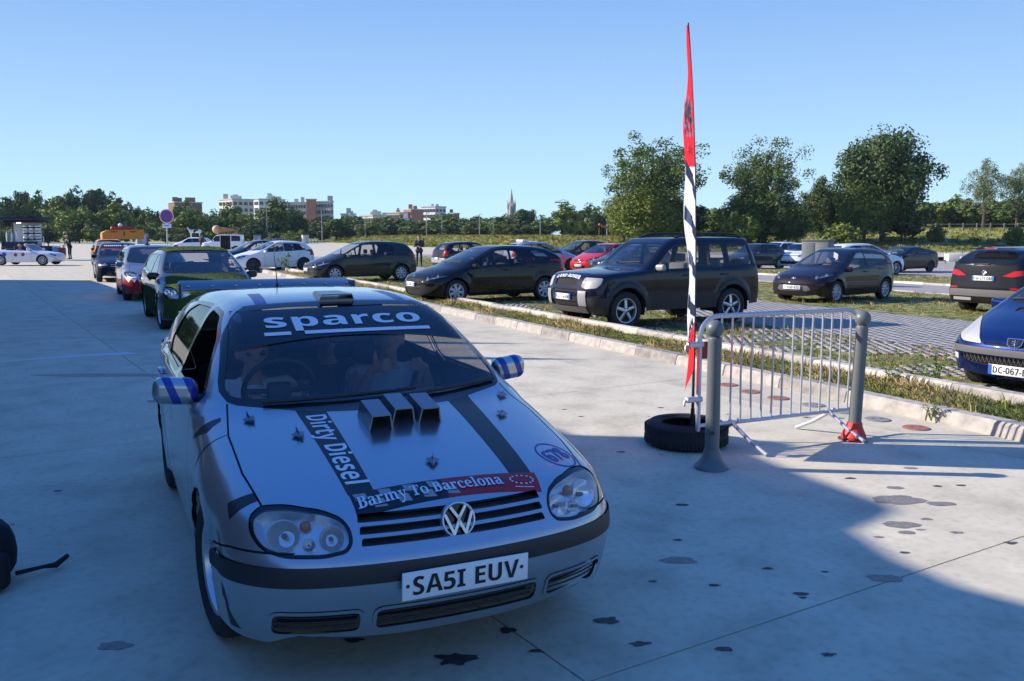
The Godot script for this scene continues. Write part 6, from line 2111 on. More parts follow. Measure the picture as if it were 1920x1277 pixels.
func freelander_extra(car: Node3D, B: Body, s: Array) -> void:
	roof_rails(car, B, 0.56, -0.05, -1.85, 0.075)
	wipers(car, B, 1.20, 0.8)
	# grille, bumper
	for g in [["grille", [-0.36, 0.82, 0.36, 0.82, 0.36, 0.945, -0.36, 0.945]], ["lower_grille", [-0.40, 0.70, 0.40, 0.70, 0.40, 0.745, -0.40, 0.745]], ["bumper_intake", [-0.42, 0.44, 0.42, 0.44, 0.42, 0.52, -0.42, 0.52]]]:
		var got := cut(s, rounded(pv(g[1]), 0.02), 2, 1.0, 0.05)
		var mb := MB.new()
		mb.soup(got, -0.02)
		part(car, g[0], mb, M.black_matte)
	for sd in [1.0, -1.0]:
		var got := cut(s, pv([0.46 * sd, 0.45, 0.64 * sd, 0.45, 0.64 * sd, 0.72, 0.46 * sd, 0.72]), 2, 1.0, 0.05, sd)
		var mb := MB.new()
		mb.soup(got, 0.02)
		part(car, "bumper_overrider", mb, M.silver_plastic)
		var low := cut(s, pv([0.64 * sd, 0.25, 1.0 * sd, 0.25, 1.0 * sd, 0.60, 0.64 * sd, 0.60]), 2, 1.0, 0.03, sd)
		var ml := MB.new()
		ml.soup(low, 0.006)
		part(car, "bumper_corner", ml, M.black_plastic)
	var skid := cut(s, pv([-0.6, 0.2, 0.6, 0.2, 0.6, 0.43, -0.6, 0.43]), 2, 1.0, 0.03)
	var sm := MB.new()
	sm.soup(skid, 0.008)
	part(car, "skid_plate", sm, M.grey_plastic)
	# raised name on the bonnet edge
	var tx := MB.new()
	var r := text_mesh("LAND ROVER", 0.055, true)
	var c: Vector3 = r[1].get_center()
	var sx: float = 0.78 / r[1].size.x
	for i in range(0, r[0].size(), 3):
		var q := []
		for k in 3:
			var p: Vector3 = r[0][i + k] - c
			var hp := B.top_at(p.x * sx, 1.985 - p.y * 0.95)
			q.append(hp + B.normal(hp) * 0.004)
		tx.ftri(q[0], q[1], q[2], Vector3(0, 1, 0.3))
	part(car, "bonnet_lettering", tx, M.white_film)
	# spare wheel on the tailgate
	var sw := Node3D.new()
	sw.name = "spare_wheel"
	car.add_child(sw, true)
	sw.position = Vector3(0, 0.90, -2.22)
	sw.rotation.y = PI / 2
	var ms := wheel_meshes("five", 0.35, 0.225, 0.21)
	part(sw, "tyre", ms[0], M.tyre)
	part(sw, "rim", ms[1], M.alloy)

func peugeot_extra(car: Node3D, B: Body, s: Array) -> void:
	wipers(car, B, 1.0, 0.75)
	# wide lower mouth with a mesh of bars
	var mouth := cut(s, rounded(pv([-0.62, 0.405, -0.50, 0.355, -0.26, 0.335, 0.26, 0.335, 0.50, 0.355, 0.62, 0.405, 0.60, 0.44, -0.60, 0.44]), 0.015), 2, 1.0, 0.05)
	var mm := MB.new()
	mm.soup(mouth, -0.035)
	part(car, "lower_mouth", mm, M.black_matte)
	var bars := MB.new()
	for i in 24:
		for dgn in [-1.0, 1.0]:
			var x := -0.56 + i * 0.049
			var a := B.front_at(x, 0.36, 0.6) + Vector3(0, 0, -0.012)
			var b := B.front_at(x + dgn * 0.03, 0.432, 0.6) + Vector3(0, 0, -0.012)
			bars.tube([a, b], 0.0032, 4, false)
	part(car, "mouth_mesh", bars, M.grey_plastic).set_meta("kind", "stuff")
	# two bonnet vents
	for sd in [-1.0, 1.0]:
		for k in 2:
			var x0: float = sd * (0.245 + k * 0.09)
			var got := cut(s, rounded(pv([x0 - 0.035, 1.20, x0 + 0.035, 1.20, x0 + 0.035, 1.295, x0 - 0.035, 1.295]), 0.012), 1, 1.0, 0.3)
			var vm := MB.new()
			vm.soup(got, -0.012)
			part(car, "bonnet_vent", vm, M.black_matte)
	# shield badge with a rampant figure
	var p := B.front_at(0, 0.60, 0.6)
	var t := Transform3D(Basis(Vector3.RIGHT, -0.45), p + Vector3(0, 0, 0.006))
	var sh := MB.new()
	sh.extrude(PackedVector2Array([Vector2(-0.085, 0.055), Vector2(0.085, 0.055), Vector2(0.078, -0.02), Vector2(0.04, -0.055), Vector2(-0.04, -0.055), Vector2(-0.078, -0.02)]), 0.008, t)
	var bd := part(car, "badge", sh, M.chrome)
	var inn := MB.new()
	inn.extrude(PackedVector2Array([Vector2(-0.076, 0.048), Vector2(0.076, 0.048), Vector2(0.070, -0.017), Vector2(0.036, -0.047), Vector2(-0.036, -0.047), Vector2(-0.070, -0.017)]), 0.010, t)
	part(bd, "badge_field", inn, M.black_gloss)
	var fg := MB.new()
	for l in [[0.0, -0.02, 0.006, 0.02, 0.012], [0.006, 0.02, 0.0, 0.036, 0.012], [0.004, 0.012, -0.03, 0.022, 0.006], [0.002, 0.0, -0.032, -0.002, 0.006], [0.0, -0.02, -0.022, -0.038, 0.007], [0.002, -0.02, 0.018, -0.04, 0.007], [0.004, -0.016, 0.034, -0.004, 0.004], [0.034, -0.004, 0.028, 0.022, 0.004]]:
		var a := t * Vector3(l[0], l[1], 0.013)
		var b := t * Vector3(l[2], l[3], 0.013)
		fg.tube([a, b], l[4] * 0.6, 6)
	part(bd, "badge_figure", fg, M.chrome).set_meta("kind", "stuff")

func crossover_extra(car: Node3D, B: Body, s: Array) -> void:
	roof_rails(car, B, 0.58, 0.0, -1.5, 0.05)
	for g in [["rear_bumper_band", [-1.0, 0.44, 1.0, 0.44, 1.0, 0.60, -1.0, 0.60], 0.02, M.grey_plastic], ["exhaust_trim", [-0.70, 0.34, -0.25, 0.34, -0.25, 0.41, -0.70, 0.41], 0.015, M.silver_plastic], ["exhaust_trim", [0.25, 0.34, 0.70, 0.34, 0.70, 0.41, 0.25, 0.41], 0.015, M.silver_plastic]]:
		var got := cut(s, pv(g[1]), 2, -1.0, 0.05)
		var mb := MB.new()
		mb.soup(got, g[2])
		part(car, g[0], mb, g[3])
	for sd in [-1.0, 1.0]:
		var got := cut(s, pv([0.62 * sd, 0.62, 0.80 * sd, 0.62, 0.80 * sd, 0.655, 0.62 * sd, 0.655]), 2, -1.0, 0.05, sd)
		var mb := MB.new()
		mb.soup(got, 0.004)
		part(car, "rear_reflector", mb, M.tail_red)
	var sp := MB.new()
	sp.rbox(Vector3(0, 1.545, -1.80), Vector3(1.05, 0.03, 0.26), 0.012, 4)
	part(car, "roof_spoiler", sp, M.brown_black)
	var bl := MB.new()
	bl.rbox(Vector3(0, 1.545, -1.935), Vector3(0.30, 0.022, 0.012), 0.005, 4)
	part(car, "brake_light", bl, M.tail_red)
	var p := B.rear_at(0, 1.0)
	var bg := MB.new()
	bg.lathe([Vector2(0.028, 0.0), Vector2(0.03, 0.012), Vector2(0.045, 0.012), Vector2(0.047, 0.0)], 20, Transform3D(Basis(Vector3.RIGHT, -PI / 2), p))
	bg.rbox(p + Vector3(0, 0, -0.008), Vector3(0.12, 0.018, 0.012), 0.004, 4)
	part(car, "badge", bg, M.chrome)
	var w := MB.new()
	var wp := B.rear_at(0, 1.17)
	w.rbox(wp + Vector3(0.1, 0.02, -0.02), Vector3(0.42, 0.02, 0.02), 0.008, 4)
	part(car, "rear_wiper", w, M.black_plastic)

# ---------------------------------------------------------------- people: joints -> one smooth skin
# bones: [a, b, radius a, radius b, colour index]; meshed as surface nets
func net(mb: MB, bones: Array, cols: Array, cell: float, k: float) -> void:
	var lo := Vector3(99, 99, 99)
	var hi := -lo
	for b in bones:
		var r := maxf(b[2], b[3]) + cell * 2.0
		lo = lo.min(b[0] - Vector3(r, r, r)).min(b[1] - Vector3(r, r, r))
		hi = hi.max(b[0] + Vector3(r, r, r)).max(b[1] + Vector3(r, r, r))
	var nx := int((hi.x - lo.x) / cell) + 2
	var ny := int((hi.y - lo.y) / cell) + 2
	var nz := int((hi.z - lo.z) / cell) + 2
	var f := PackedFloat32Array()
	f.resize(nx * ny * nz)
	f.fill(1.0)
	var ci := PackedByteArray()
	ci.resize(nx * ny * nz)
	var best := PackedFloat32Array()
	best.resize(nx * ny * nz)
	best.fill(9.0)
	for b in bones:
		var a: Vector3 = b[0]
		var ab: Vector3 = b[1] - a
		var l2 := maxf(ab.length_squared(), 1e-9)
		var ra: float = b[2]
		var rb: float = b[3]
		var r := maxf(ra, rb) + k + cell * 2.0
		var l := ((a.min(b[1]) - Vector3(r, r, r) - lo) / cell).floor()
		var h := ((a.max(b[1]) + Vector3(r, r, r) - lo) / cell).ceil()
		for z in range(maxi(0, int(l.z)), mini(nz, int(h.z) + 1)):
			for y in range(maxi(0, int(l.y)), mini(ny, int(h.y) + 1)):
				for x in range(maxi(0, int(l.x)), mini(nx, int(h.x) + 1)):
					var p := lo + Vector3(x, y, z) * cell
					var t := clampf((p - a).dot(ab) / l2, 0.0, 1.0)
					var d := (p - a - ab * t).length() - lerpf(ra, rb, t)
					var i := (z * ny + y) * nx + x
					var o := f[i]
					if d < best[i]:
						best[i] = d
						ci[i] = b[4]
					var m := maxf(k - absf(o - d), 0.0)
					f[i] = minf(o, d) - m * m / k * 0.25
	var vid := {}
	var vp := PackedVector3Array()
	var vn := PackedVector3Array()
	var vc := PackedByteArray()
	var off := [[0, 0, 0], [1, 0, 0], [0, 1, 0], [1, 1, 0], [0, 0, 1], [1, 0, 1], [0, 1, 1], [1, 1, 1]]
	var edges := [[0, 1], [2, 3], [4, 5], [6, 7], [0, 2], [1, 3], [4, 6], [5, 7], [0, 4], [1, 5], [2, 6], [3, 7]]
	for z in nz - 1:
		for y in ny - 1:
			for x in nx - 1:
				var i0 := (z * ny + y) * nx + x
				var d0 := f[i0]
				if d0 > cell * 3.0: continue
				var v := PackedFloat32Array()
				var neg := 0
				for o in off:
					var q := f[((z + o[2]) * ny + y + o[1]) * nx + x + o[0]]
					v.append(q)
					if q < 0.0: neg += 1
				if neg == 0 or neg == 8: continue
				var s := Vector3.ZERO
				var n := 0
				for e in edges:
					var q0 := v[e[0]]
					var q1 := v[e[1]]
					if (q0 < 0.0) == (q1 < 0.0): continue
					var t := q0 / (q0 - q1)
					var A := Vector3(off[e[0]][0], off[e[0]][1], off[e[0]][2])
					var B := Vector3(off[e[1]][0], off[e[1]][1], off[e[1]][2])
					s += A.lerp(B, t)
					n += 1
				vid[i0] = vp.size()
				vp.append(lo + (Vector3(x, y, z) + s / n) * cell)
				vn.append(Vector3(v[1] - v[0] + v[3] - v[2] + v[5] - v[4] + v[7] - v[6], v[2] - v[0] + v[3] - v[1] + v[6] - v[4] + v[7] - v[5], v[4] - v[0] + v[5] - v[1] + v[6] - v[2] + v[7] - v[3]).normalized())
				vc.append(ci[i0])
	var st := [1, nx, nx * ny]
	for id in vid:
		for ax in 3:
			var u: int = st[(ax + 1) % 3]
			var w: int = st[(ax + 2) % 3]
			if (f[id] < 0.0) == (f[id + st[ax]] < 0.0): continue
			if not (vid.has(id - u) and vid.has(id - w) and vid.has(id - u - w)): continue
			var q := [vid[id], vid[id - u], vid[id - u - w], vid[id - w]]
			mb.col = cols[vc[q[0]]]
			mb.squad(vp[q[0]], vp[q[1]], vp[q[2]], vp[q[3]], vn[q[0]], vn[q[1]], vn[q[2]], vn[q[3]])

func head_bones(c: Vector3, turn: float, tilt: float, sk: int, ha: int, bald := false) -> Array:
	var b := Basis(Vector3.UP, turn) * Basis(Vector3.RIGHT, tilt)
	var at := func(x, y, z): return c + b * Vector3(x, y, z)
	var l := [
		[at.call(0, 0.03, -0.012), at.call(0, 0.035, 0.015), 0.088, 0.080, sk], [at.call(0, -0.02, 0.03), at.call(0, -0.075, 0.048), 0.066, 0.040, sk],
		[at.call(0, 0.005, 0.088), at.call(0, -0.022, 0.104), 0.009, 0.014, sk], [at.call(-0.035, 0.022, 0.082), at.call(0.035, 0.022, 0.082), 0.013, 0.013, sk],
		[at.call(-0.022, -0.054, 0.084), at.call(0.022, -0.054, 0.084), 0.009, 0.009, sk],
		[at.call(0.084, 0.015, -0.005), at.call(0.084, -0.025, 0.0), 0.015, 0.009, sk], [at.call(-0.084, 0.015, -0.005), at.call(-0.084, -0.025, 0.0), 0.015, 0.009, sk]]
	if not bald:
		l.append([at.call(0, 0.060, -0.025), at.call(0, 0.075, 0.015), 0.078, 0.062, ha])
		l.append([at.call(0, 0.01, -0.055), at.call(0, 0.05, -0.045), 0.058, 0.070, ha])
	return l

func hand_bones(w: Vector3, d: Vector3, up: Vector3, curl: float, thumb_up: bool, sk: int) -> Array:
	# w wrist, d along the palm, up = back of the hand
	var s := d.cross(up).normalized()
	var l := [[w, w + d * 0.075, 0.026, 0.030, sk], [w + d * 0.05 - s * 0.025, w + d * 0.08 + s * 0.03, 0.019, 0.017, sk]]
	for i in 4:
		var o: Vector3 = w + d * 0.085 + s * (i - 1.5) * 0.019
		var L: float = [0.070, 0.080, 0.075, 0.058][i]
		var a := curl
		var d1 := d.rotated(s, -a * 0.8)
		var d2 := d.rotated(s, -a * 1.9)
		l.append([o, o + d1 * L * 0.5, 0.0095, 0.009, sk])
		l.append([o + d1 * L * 0.5, o + d1 * L * 0.5 + d2 * L * 0.5, 0.009, 0.008, sk])
	var tb := w + d * 0.03 - s * 0.030
	var td := (-s * 1.0 + d * 0.35).normalized() if thumb_up else (-s * 0.6 + d * 0.8 - up * 0.3).normalized()
	l.append([tb, tb + td * 0.035, 0.013, 0.011, sk])
	l.append([tb + td * 0.035, tb + td * 0.068, 0.011, 0.009, sk])
	return l

func skin_mat(key: String) -> StandardMaterial3D:
	var m := mat_once(key, Color(1, 1, 1), 0.7)
	m.vertex_color_use_as_albedo = true
	return m

# j: joints by name, all in the person's own axes (+z is where the person faces)
func person_body(j: Dictionary, cols: Array, cell: float) -> MB:
	# colours: 0 skin, 1 top, 2 trousers, 3 shoes, 4 hair
	var mb := MB.new()
	mb.use_col = true
	var sl: int = j.get("sleeve", 1)
	var b := [[j.hip_l, j.hip_r, 0.125, 0.125, 2 if j.has("kn_l") else 1], [(j.hip_l + j.hip_r) * 0.5, (j.sh_l + j.sh_r) * 0.5 - Vector3(0, 0.10, 0), 0.135, 0.150, 1], [j.sh_l, j.sh_r, 0.070, 0.070, 1], [(j.sh_l + j.sh_r) * 0.5 + Vector3(0, 0.0, 0), j.head - Vector3(0, 0.09, 0.01), 0.062, 0.052, 0],
		[j.sh_l.lerp(j.hip_l, 0.25) , j.sh_r.lerp(j.hip_r, 0.25), 0.115, 0.115, 1]]
	for s in ["l", "r"]:
		b.append([j["sh_" + s], j["el_" + s], 0.058, 0.044, 1 if sl > 0 else 0])
		b.append([j["el_" + s], j["wr_" + s], 0.044, 0.029, 1 if sl > 1 else 0])
		if j.has("kn_" + s):
			b.append([j["hip_" + s], j["kn_" + s], 0.092, 0.060, 2])
			b.append([j["kn_" + s], j["an_" + s], 0.062, 0.042, 2])
			b.append([j["an_" + s] + Vector3(0, -0.03, -0.03), j["an_" + s] + Vector3(0, -0.05, 0.16), 0.045, 0.036, 3])
	net(mb, b, cols, cell, 0.05)
	net(mb, head_bones(j.head, j.get("turn", 0.0), j.get("tilt", 0.0), 0, 4, j.get("bald", false)), cols, maxf(cell * 0.35, 0.009), 0.03)
	for s in ["l", "r"]:
		var d: Vector3 = (j["wr_" + s] - j["el_" + s]).normalized()
		var hd: Vector3 = j.get("hd_" + s, d)
		var up: Vector3 = j.get("hu_" + s, Vector3.UP)
		up = (up - hd * up.dot(hd)).normalized()
		net(mb, hand_bones(j["wr_" + s], hd, up, j.get("curl_" + s, 0.6), j.get("thumb_" + s, false), 0), cols, maxf(cell * 0.22, 0.0065), 0.012)
	return mb

const SKIN := Color(0.42, 0.25, 0.17)

func build_people() -> void:
	var m := skin_mat("person_skin_and_clothes")
	# the standing man beyond the parked cars
	var t := thing("person", "man in a dark jacket and trousers standing beyond the parked cars", "person", on_ground(-5.3, 50.8), 0.15)
	var sh := 1.43
	part(t, "figure", person_body({"hip_l": Vector3(0.10, 0.93, 0), "hip_r": Vector3(-0.10, 0.93, 0), "sh_l": Vector3(0.19, sh, 0), "sh_r": Vector3(-0.19, sh, 0), "el_l": Vector3(0.27, 1.16, 0.03), "el_r": Vector3(-0.27, 1.16, 0.03), "wr_l": Vector3(0.09, 1.13, 0.24), "wr_r": Vector3(-0.06, 1.16, 0.25), "kn_l": Vector3(0.11, 0.50, 0.02), "kn_r": Vector3(-0.12, 0.50, 0.02), "an_l": Vector3(0.13, 0.085, 0), "an_r": Vector3(-0.14, 0.085, 0), "head": Vector3(0, 1.64, 0.03), "sleeve": 2, "tilt": 0.15}, [SKIN, Color(0.035, 0.03, 0.035), Color(0.03, 0.032, 0.045), Color(0.02, 0.02, 0.02), Color(0.05, 0.035, 0.025)], 0.032), m)
	# by the suitcases: white hair, dark clothes
	t = thing("person", "white haired person in black beside the red suitcase", "person", on_ground(-31.6, 63.6), -0.6)
	part(t, "figure", person_body({"hip_l": Vector3(0.10, 0.90, 0), "hip_r": Vector3(-0.10, 0.90, 0), "sh_l": Vector3(0.19, 1.36, 0.12), "sh_r": Vector3(-0.19, 1.36, 0.12), "el_l": Vector3(0.24, 1.12, 0.20), "el_r": Vector3(-0.24, 1.12, 0.2), "wr_l": Vector3(0.14, 0.98, 0.38), "wr_r": Vector3(-0.12, 0.98, 0.38), "kn_l": Vector3(0.11, 0.48, 0.03), "kn_r": Vector3(-0.12, 0.48, 0.03), "an_l": Vector3(0.12, 0.085, 0), "an_r": Vector3(-0.13, 0.085, 0), "head": Vector3(0, 1.58, 0.20), "sleeve": 2, "tilt": 0.3}, [SKIN, Color(0.012, 0.012, 0.014), Color(0.015, 0.015, 0.018), Color(0.02, 0.02, 0.02), Color(0.6, 0.6, 0.6)], 0.035), m)
	# beside the car with the cow
	t = thing("person", "person with a dark rucksack standing beside the car with the cow", "person", on_ground(-31.2, 89.6), 3.0)
	part(t, "figure", person_body({"hip_l": Vector3(0.10, 0.93, 0), "hip_r": Vector3(-0.10, 0.93, 0), "sh_l": Vector3(0.19, 1.43, 0), "sh_r": Vector3(-0.19, 1.43, 0), "el_l": Vector3(0.26, 1.16, 0.0), "el_r": Vector3(-0.26, 1.16, 0.0), "wr_l": Vector3(0.24, 0.94, 0.12), "wr_r": Vector3(-0.24, 0.94, 0.12), "kn_l": Vector3(0.11, 0.50, 0.02), "kn_r": Vector3(-0.12, 0.50, 0.02), "an_l": Vector3(0.13, 0.085, 0), "an_r": Vector3(-0.14, 0.085, 0), "head": Vector3(0, 1.64, 0.0), "sleeve": 1}, [SKIN, Color(0.05, 0.04, 0.05), Color(0.03, 0.032, 0.04), Color(0.02, 0.02, 0.02), Color(0.03, 0.02, 0.02)], 0.04), m)
	var bp := MB.new()
	bp.rbox(Vector3(0, 1.22, -0.2), Vector3(0.34, 0.5, 0.18), 0.07, 4)
	part(t, "rucksack", bp, M.bag)

# the four people in the front car: their own axes are the car's axes
func build_golf_crew(at: Vector3, turn: float) -> void:
	var m := skin_mat("person_skin_and_clothes")
	var hp := 0.38
	# driver, on the car's right
	var t := thing("person", "driver in sunglasses and a white vest behind the steering wheel", "person", at, turn)
	var x := -0.41
	part(t, "figure", person_body({"hip_l": Vector3(x + 0.10, hp, -0.10), "hip_r": Vector3(x - 0.10, hp, -0.10), "sh_l": Vector3(x + 0.185, 0.83, -0.17), "sh_r": Vector3(x - 0.185, 0.83, -0.17), "el_l": Vector3(x + 0.25, 0.68, 0.08), "el_r": Vector3(x - 0.22, 0.68, 0.08), "wr_l": Vector3(x + 0.17, 0.84, 0.28), "wr_r": Vector3(x - 0.11, 0.84, 0.28), "head": Vector3(x - 0.01, 1.06, -0.11), "sleeve": 0, "turn": 0.12, "curl_l": 1.2, "curl_r": 1.2, "kn_l": Vector3(x + 0.12, 0.50, 0.36), "kn_r": Vector3(x - 0.14, 0.50, 0.36), "an_l": Vector3(x + 0.10, 0.30, 0.62), "an_r": Vector3(x - 0.12, 0.30, 0.62)}, [SKIN, Color(0.62, 0.62, 0.64), Color(0.05, 0.06, 0.09), Color(0.02, 0.02, 0.02), Color(0.04, 0.03, 0.02)], 0.024), m)
	var sg := MB.new()
	for s in [-1.0, 1.0]:
		sg.ball(Vector3(x - 0.01 + 0.012 + s * 0.033, 1.068, -0.018), Vector3(0.026, 0.017, 0.009), 12, 8)
		sg.tube([Vector3(x + 0.002 + s * 0.055, 1.075, -0.026), Vector3(x - 0.012 + s * 0.088, 1.075, -0.10)], 0.004, 5)
	sg.tube([Vector3(x - 0.015, 1.075, -0.010), Vector3(x + 0.02, 1.075, -0.010)], 0.004, 5)
	part(t, "sunglasses", sg, M.black_gloss)
	# passenger with both thumbs up
	t = thing("person", "front passenger in a pale vest holding both thumbs up", "person", at, turn)
	x = 0.41
	part(t, "figure", person_body({"hip_l": Vector3(x + 0.10, hp, -0.10), "hip_r": Vector3(x - 0.10, hp, -0.10), "sh_l": Vector3(x + 0.185, 0.87, -0.16), "sh_r": Vector3(x - 0.19, 0.87, -0.16), "el_l": Vector3(x + 0.21, 0.74, 0.06), "el_r": Vector3(x - 0.25, 0.74, 0.06), "wr_l": Vector3(x + 0.14, 0.95, 0.16), "wr_r": Vector3(x - 0.19, 0.96, 0.17), "hd_l": Vector3(-0.6, 0.25, 0.55).normalized(), "hd_r": Vector3(0.6, 0.25, 0.55).normalized(), "hu_l": Vector3(0.55, 0.0, 0.6), "hu_r": Vector3(-0.55, 0.0, 0.6), "head": Vector3(x, 1.10, -0.10), "sleeve": 0, "turn": -0.25, "bald": true, "curl_l": 1.5, "curl_r": 1.5, "thumb_l": true, "thumb_r": true, "kn_l": Vector3(x + 0.12, 0.52, 0.36), "kn_r": Vector3(x - 0.14, 0.52, 0.36), "an_l": Vector3(x + 0.10, 0.30, 0.62), "an_r": Vector3(x - 0.12, 0.30, 0.62)}, [SKIN, Color(0.45, 0.55, 0.62), Color(0.05, 0.06, 0.09), Color(0.02, 0.02, 0.02), Color(0.05, 0.04, 0.03)], 0.024), m)
	var bt := MB.new()
	var pts := []
	for i in 7: pts.append(Vector3(x + 0.17, 0.92, -0.05).lerp(Vector3(x - 0.12, 0.48, 0.08), i / 6.0) + Vector3(0, 0, 0.06 * sin(PI * i / 6.0)))
	for i in 6:
		var w := Vector3(0.02, 0.014, 0.0)
		bt.quad(pts[i] - w, pts[i] + w, pts[i + 1] + w, pts[i + 1] - w, Vector3(0, 0.2, 1))
	part(t, "seat_belt", bt, M.black_plastic)
	# two in the back
	for q in [[-0.32, "rear passenger behind the driver in dark clothes"], [0.22, "rear passenger between the front seats in a brown top"]]:
		x = q[0]
		t = thing("person", q[1], "person", at, turn)
		part(t, "figure", person_body({"hip_l": Vector3(x + 0.10, hp, -0.92), "hip_r": Vector3(x - 0.10, hp, -0.92), "sh_l": Vector3(x + 0.18, 0.80, -1.0), "sh_r": Vector3(x - 0.18, 0.80, -1.0), "el_l": Vector3(x + 0.22, 0.72, -0.86), "el_r": Vector3(x - 0.22, 0.72, -0.86), "wr_l": Vector3(x + 0.10, 0.62, -0.66), "wr_r": Vector3(x - 0.10, 0.62, -0.66), "head": Vector3(x, 1.02, -0.96), "sleeve": 1}, [SKIN, Color(0.10, 0.05, 0.03) if x > 0 else Color(0.02, 0.02, 0.025), Color(0.05, 0.06, 0.09), Color(0.02, 0.02, 0.02), Color(0.03, 0.02, 0.015)], 0.03), m)

# ---------------------------------------------------------------- trees
func leaf_mat(key: String, c: Color) -> StandardMaterial3D:
	var m := mat(key, c, 0.75)
	m.vertex_color_use_as_albedo = true
	m.backlight_enabled = true
	m.backlight = Color(0.42, 0.46, 0.25)
	return m

# a unit crown (about 1 high, 1 wide, centred at the origin) of leaf-sized faces gathered in clumps
func crown_mesh(seed_: int, clumps: int, leaves: int, size: float, shape: int, open := 1.0) -> ArrayMesh:
	var r := RandomNumberGenerator.new()
	r.seed = seed_
	var mb := MB.new()
	mb.use_col = true
	var f := FastNoiseLite.new()
	f.seed = seed_
	f.frequency = 1.6
	for i in clumps:
		var d := Vector3(r.randfn(), r.randfn(), r.randfn()).normalized()
		var q := pow(r.randf(), 0.45)
		var rad := 0.5 * (0.80 + (0.42 if open == 1.0 else 0.55) * f.get_noise_3d(d.x, d.y, d.z))
		var c := d * rad * q
		if shape == 1 and c.y < 0.0: c.x *= 1.0 + c.y * 0.7; c.z *= 1.0 + c.y * 0.7
		if shape == 2: c.x *= 0.7 + (0.4 - c.y) * 0.5; c.z *= 0.7 + (0.4 - c.y) * 0.5
		var cr := r.randf_range(0.075, 0.16) * (1.15 - 0.3 * q) * open
		var tone := r.randf_range(0.72, 1.25)
		var warm := r.randf_range(-0.12, 0.2)
		for k in leaves:
			var n := Vector3(r.randfn(), r.randfn() + 0.25, r.randfn()).normalized()
			var p := c + n * cr * pow(r.randf(), 0.4) * Vector3(1.15, 0.85, 1.15).length() * 0.62
			var nn := (n + Vector3(r.randfn(), r.randfn(), r.randfn()) * 0.55).normalized()
			var u := nn.cross(Vector3(r.randfn(), r.randfn(), r.randfn())).normalized() * size * r.randf_range(0.7, 1.35)
			var w := nn.cross(u).normalized() * u.length() * 0.55
			var b := tone * r.randf_range(0.8, 1.2)
			mb.col = Color((1.0 + warm) * b, b, (1.0 - warm) * b)
			mb.tri(p - u, p + w, p + u, nn, nn, nn)
			mb.tri(p - u, p + u, p - w, nn, nn, nn)
	return mb.mesh()

var crowns := {}

func ordinal(i: int) -> String:
	var one := ["leftmost", "second", "third", "fourth", "fifth", "sixth", "seventh", "eighth", "ninth", "tenth", "eleventh", "twelfth", "thirteenth", "fourteenth", "fifteenth", "sixteenth", "seventeenth", "eighteenth", "nineteenth"]
	if i < 19: return one[i]
	if i % 10 == 9: return {19: "twentieth", 29: "thirtieth"}[i]
	return {2: "twenty-", 3: "thirty-"}[(i + 1) / 10] + ["first", "second", "third", "fourth", "fifth", "sixth", "seventh", "eighth", "ninth"][(i + 1) % 10 - 1]

func tree(called: String, label: String, base: Vector3, h: float, w: float, kind: String, tone: String, group: String, trunk_h := 0.22, seed_ := 0, lift := 0.0) -> void:
	var t := thing(called, label, "tree" if called != "bush" else "bush", base, seed_ * 1.7, group)
	var cr: Array = crowns[kind]
	var ch := h * (1.0 - trunk_h * 0.75 - lift)
	var cy := h - ch * 0.5
	var o := part(t, "crown", cr[seed_ % cr.size()], M["leaf_" + tone])
	o.scale = Vector3(w * 1.06, ch * 1.06, w * 1.06)
	o.position = Vector3(0, cy, 0)
	var tr := MB.new()
	rng.seed = seed_ + 40
	var r0 := h * 0.022
	tr.tube([Vector3(0, -0.2, 0), Vector3(h * 0.01, h * 0.25, 0), Vector3(-h * 0.01, h * 0.5, h * 0.01), Vector3(0, h * 0.85, 0)], [r0 * 1.25, r0, r0 * 0.7, r0 * 0.2], 8)
	for i in 6:
		var a := rng.randf() * TAU
		var y := h * rng.randf_range(0.22, 0.55)
		var e := Vector3(cos(a) * w * 0.36, y + h * rng.randf_range(0.12, 0.28), sin(a) * w * 0.36)
		tr.tube([Vector3(0, y, 0), e * Vector3(0.45, 1, 0.45) - Vector3(0, h * 0.06, 0), e], [r0 * 0.5, r0 * 0.32, r0 * 0.1], 6)
	part(t, "trunk", tr, M.bark)

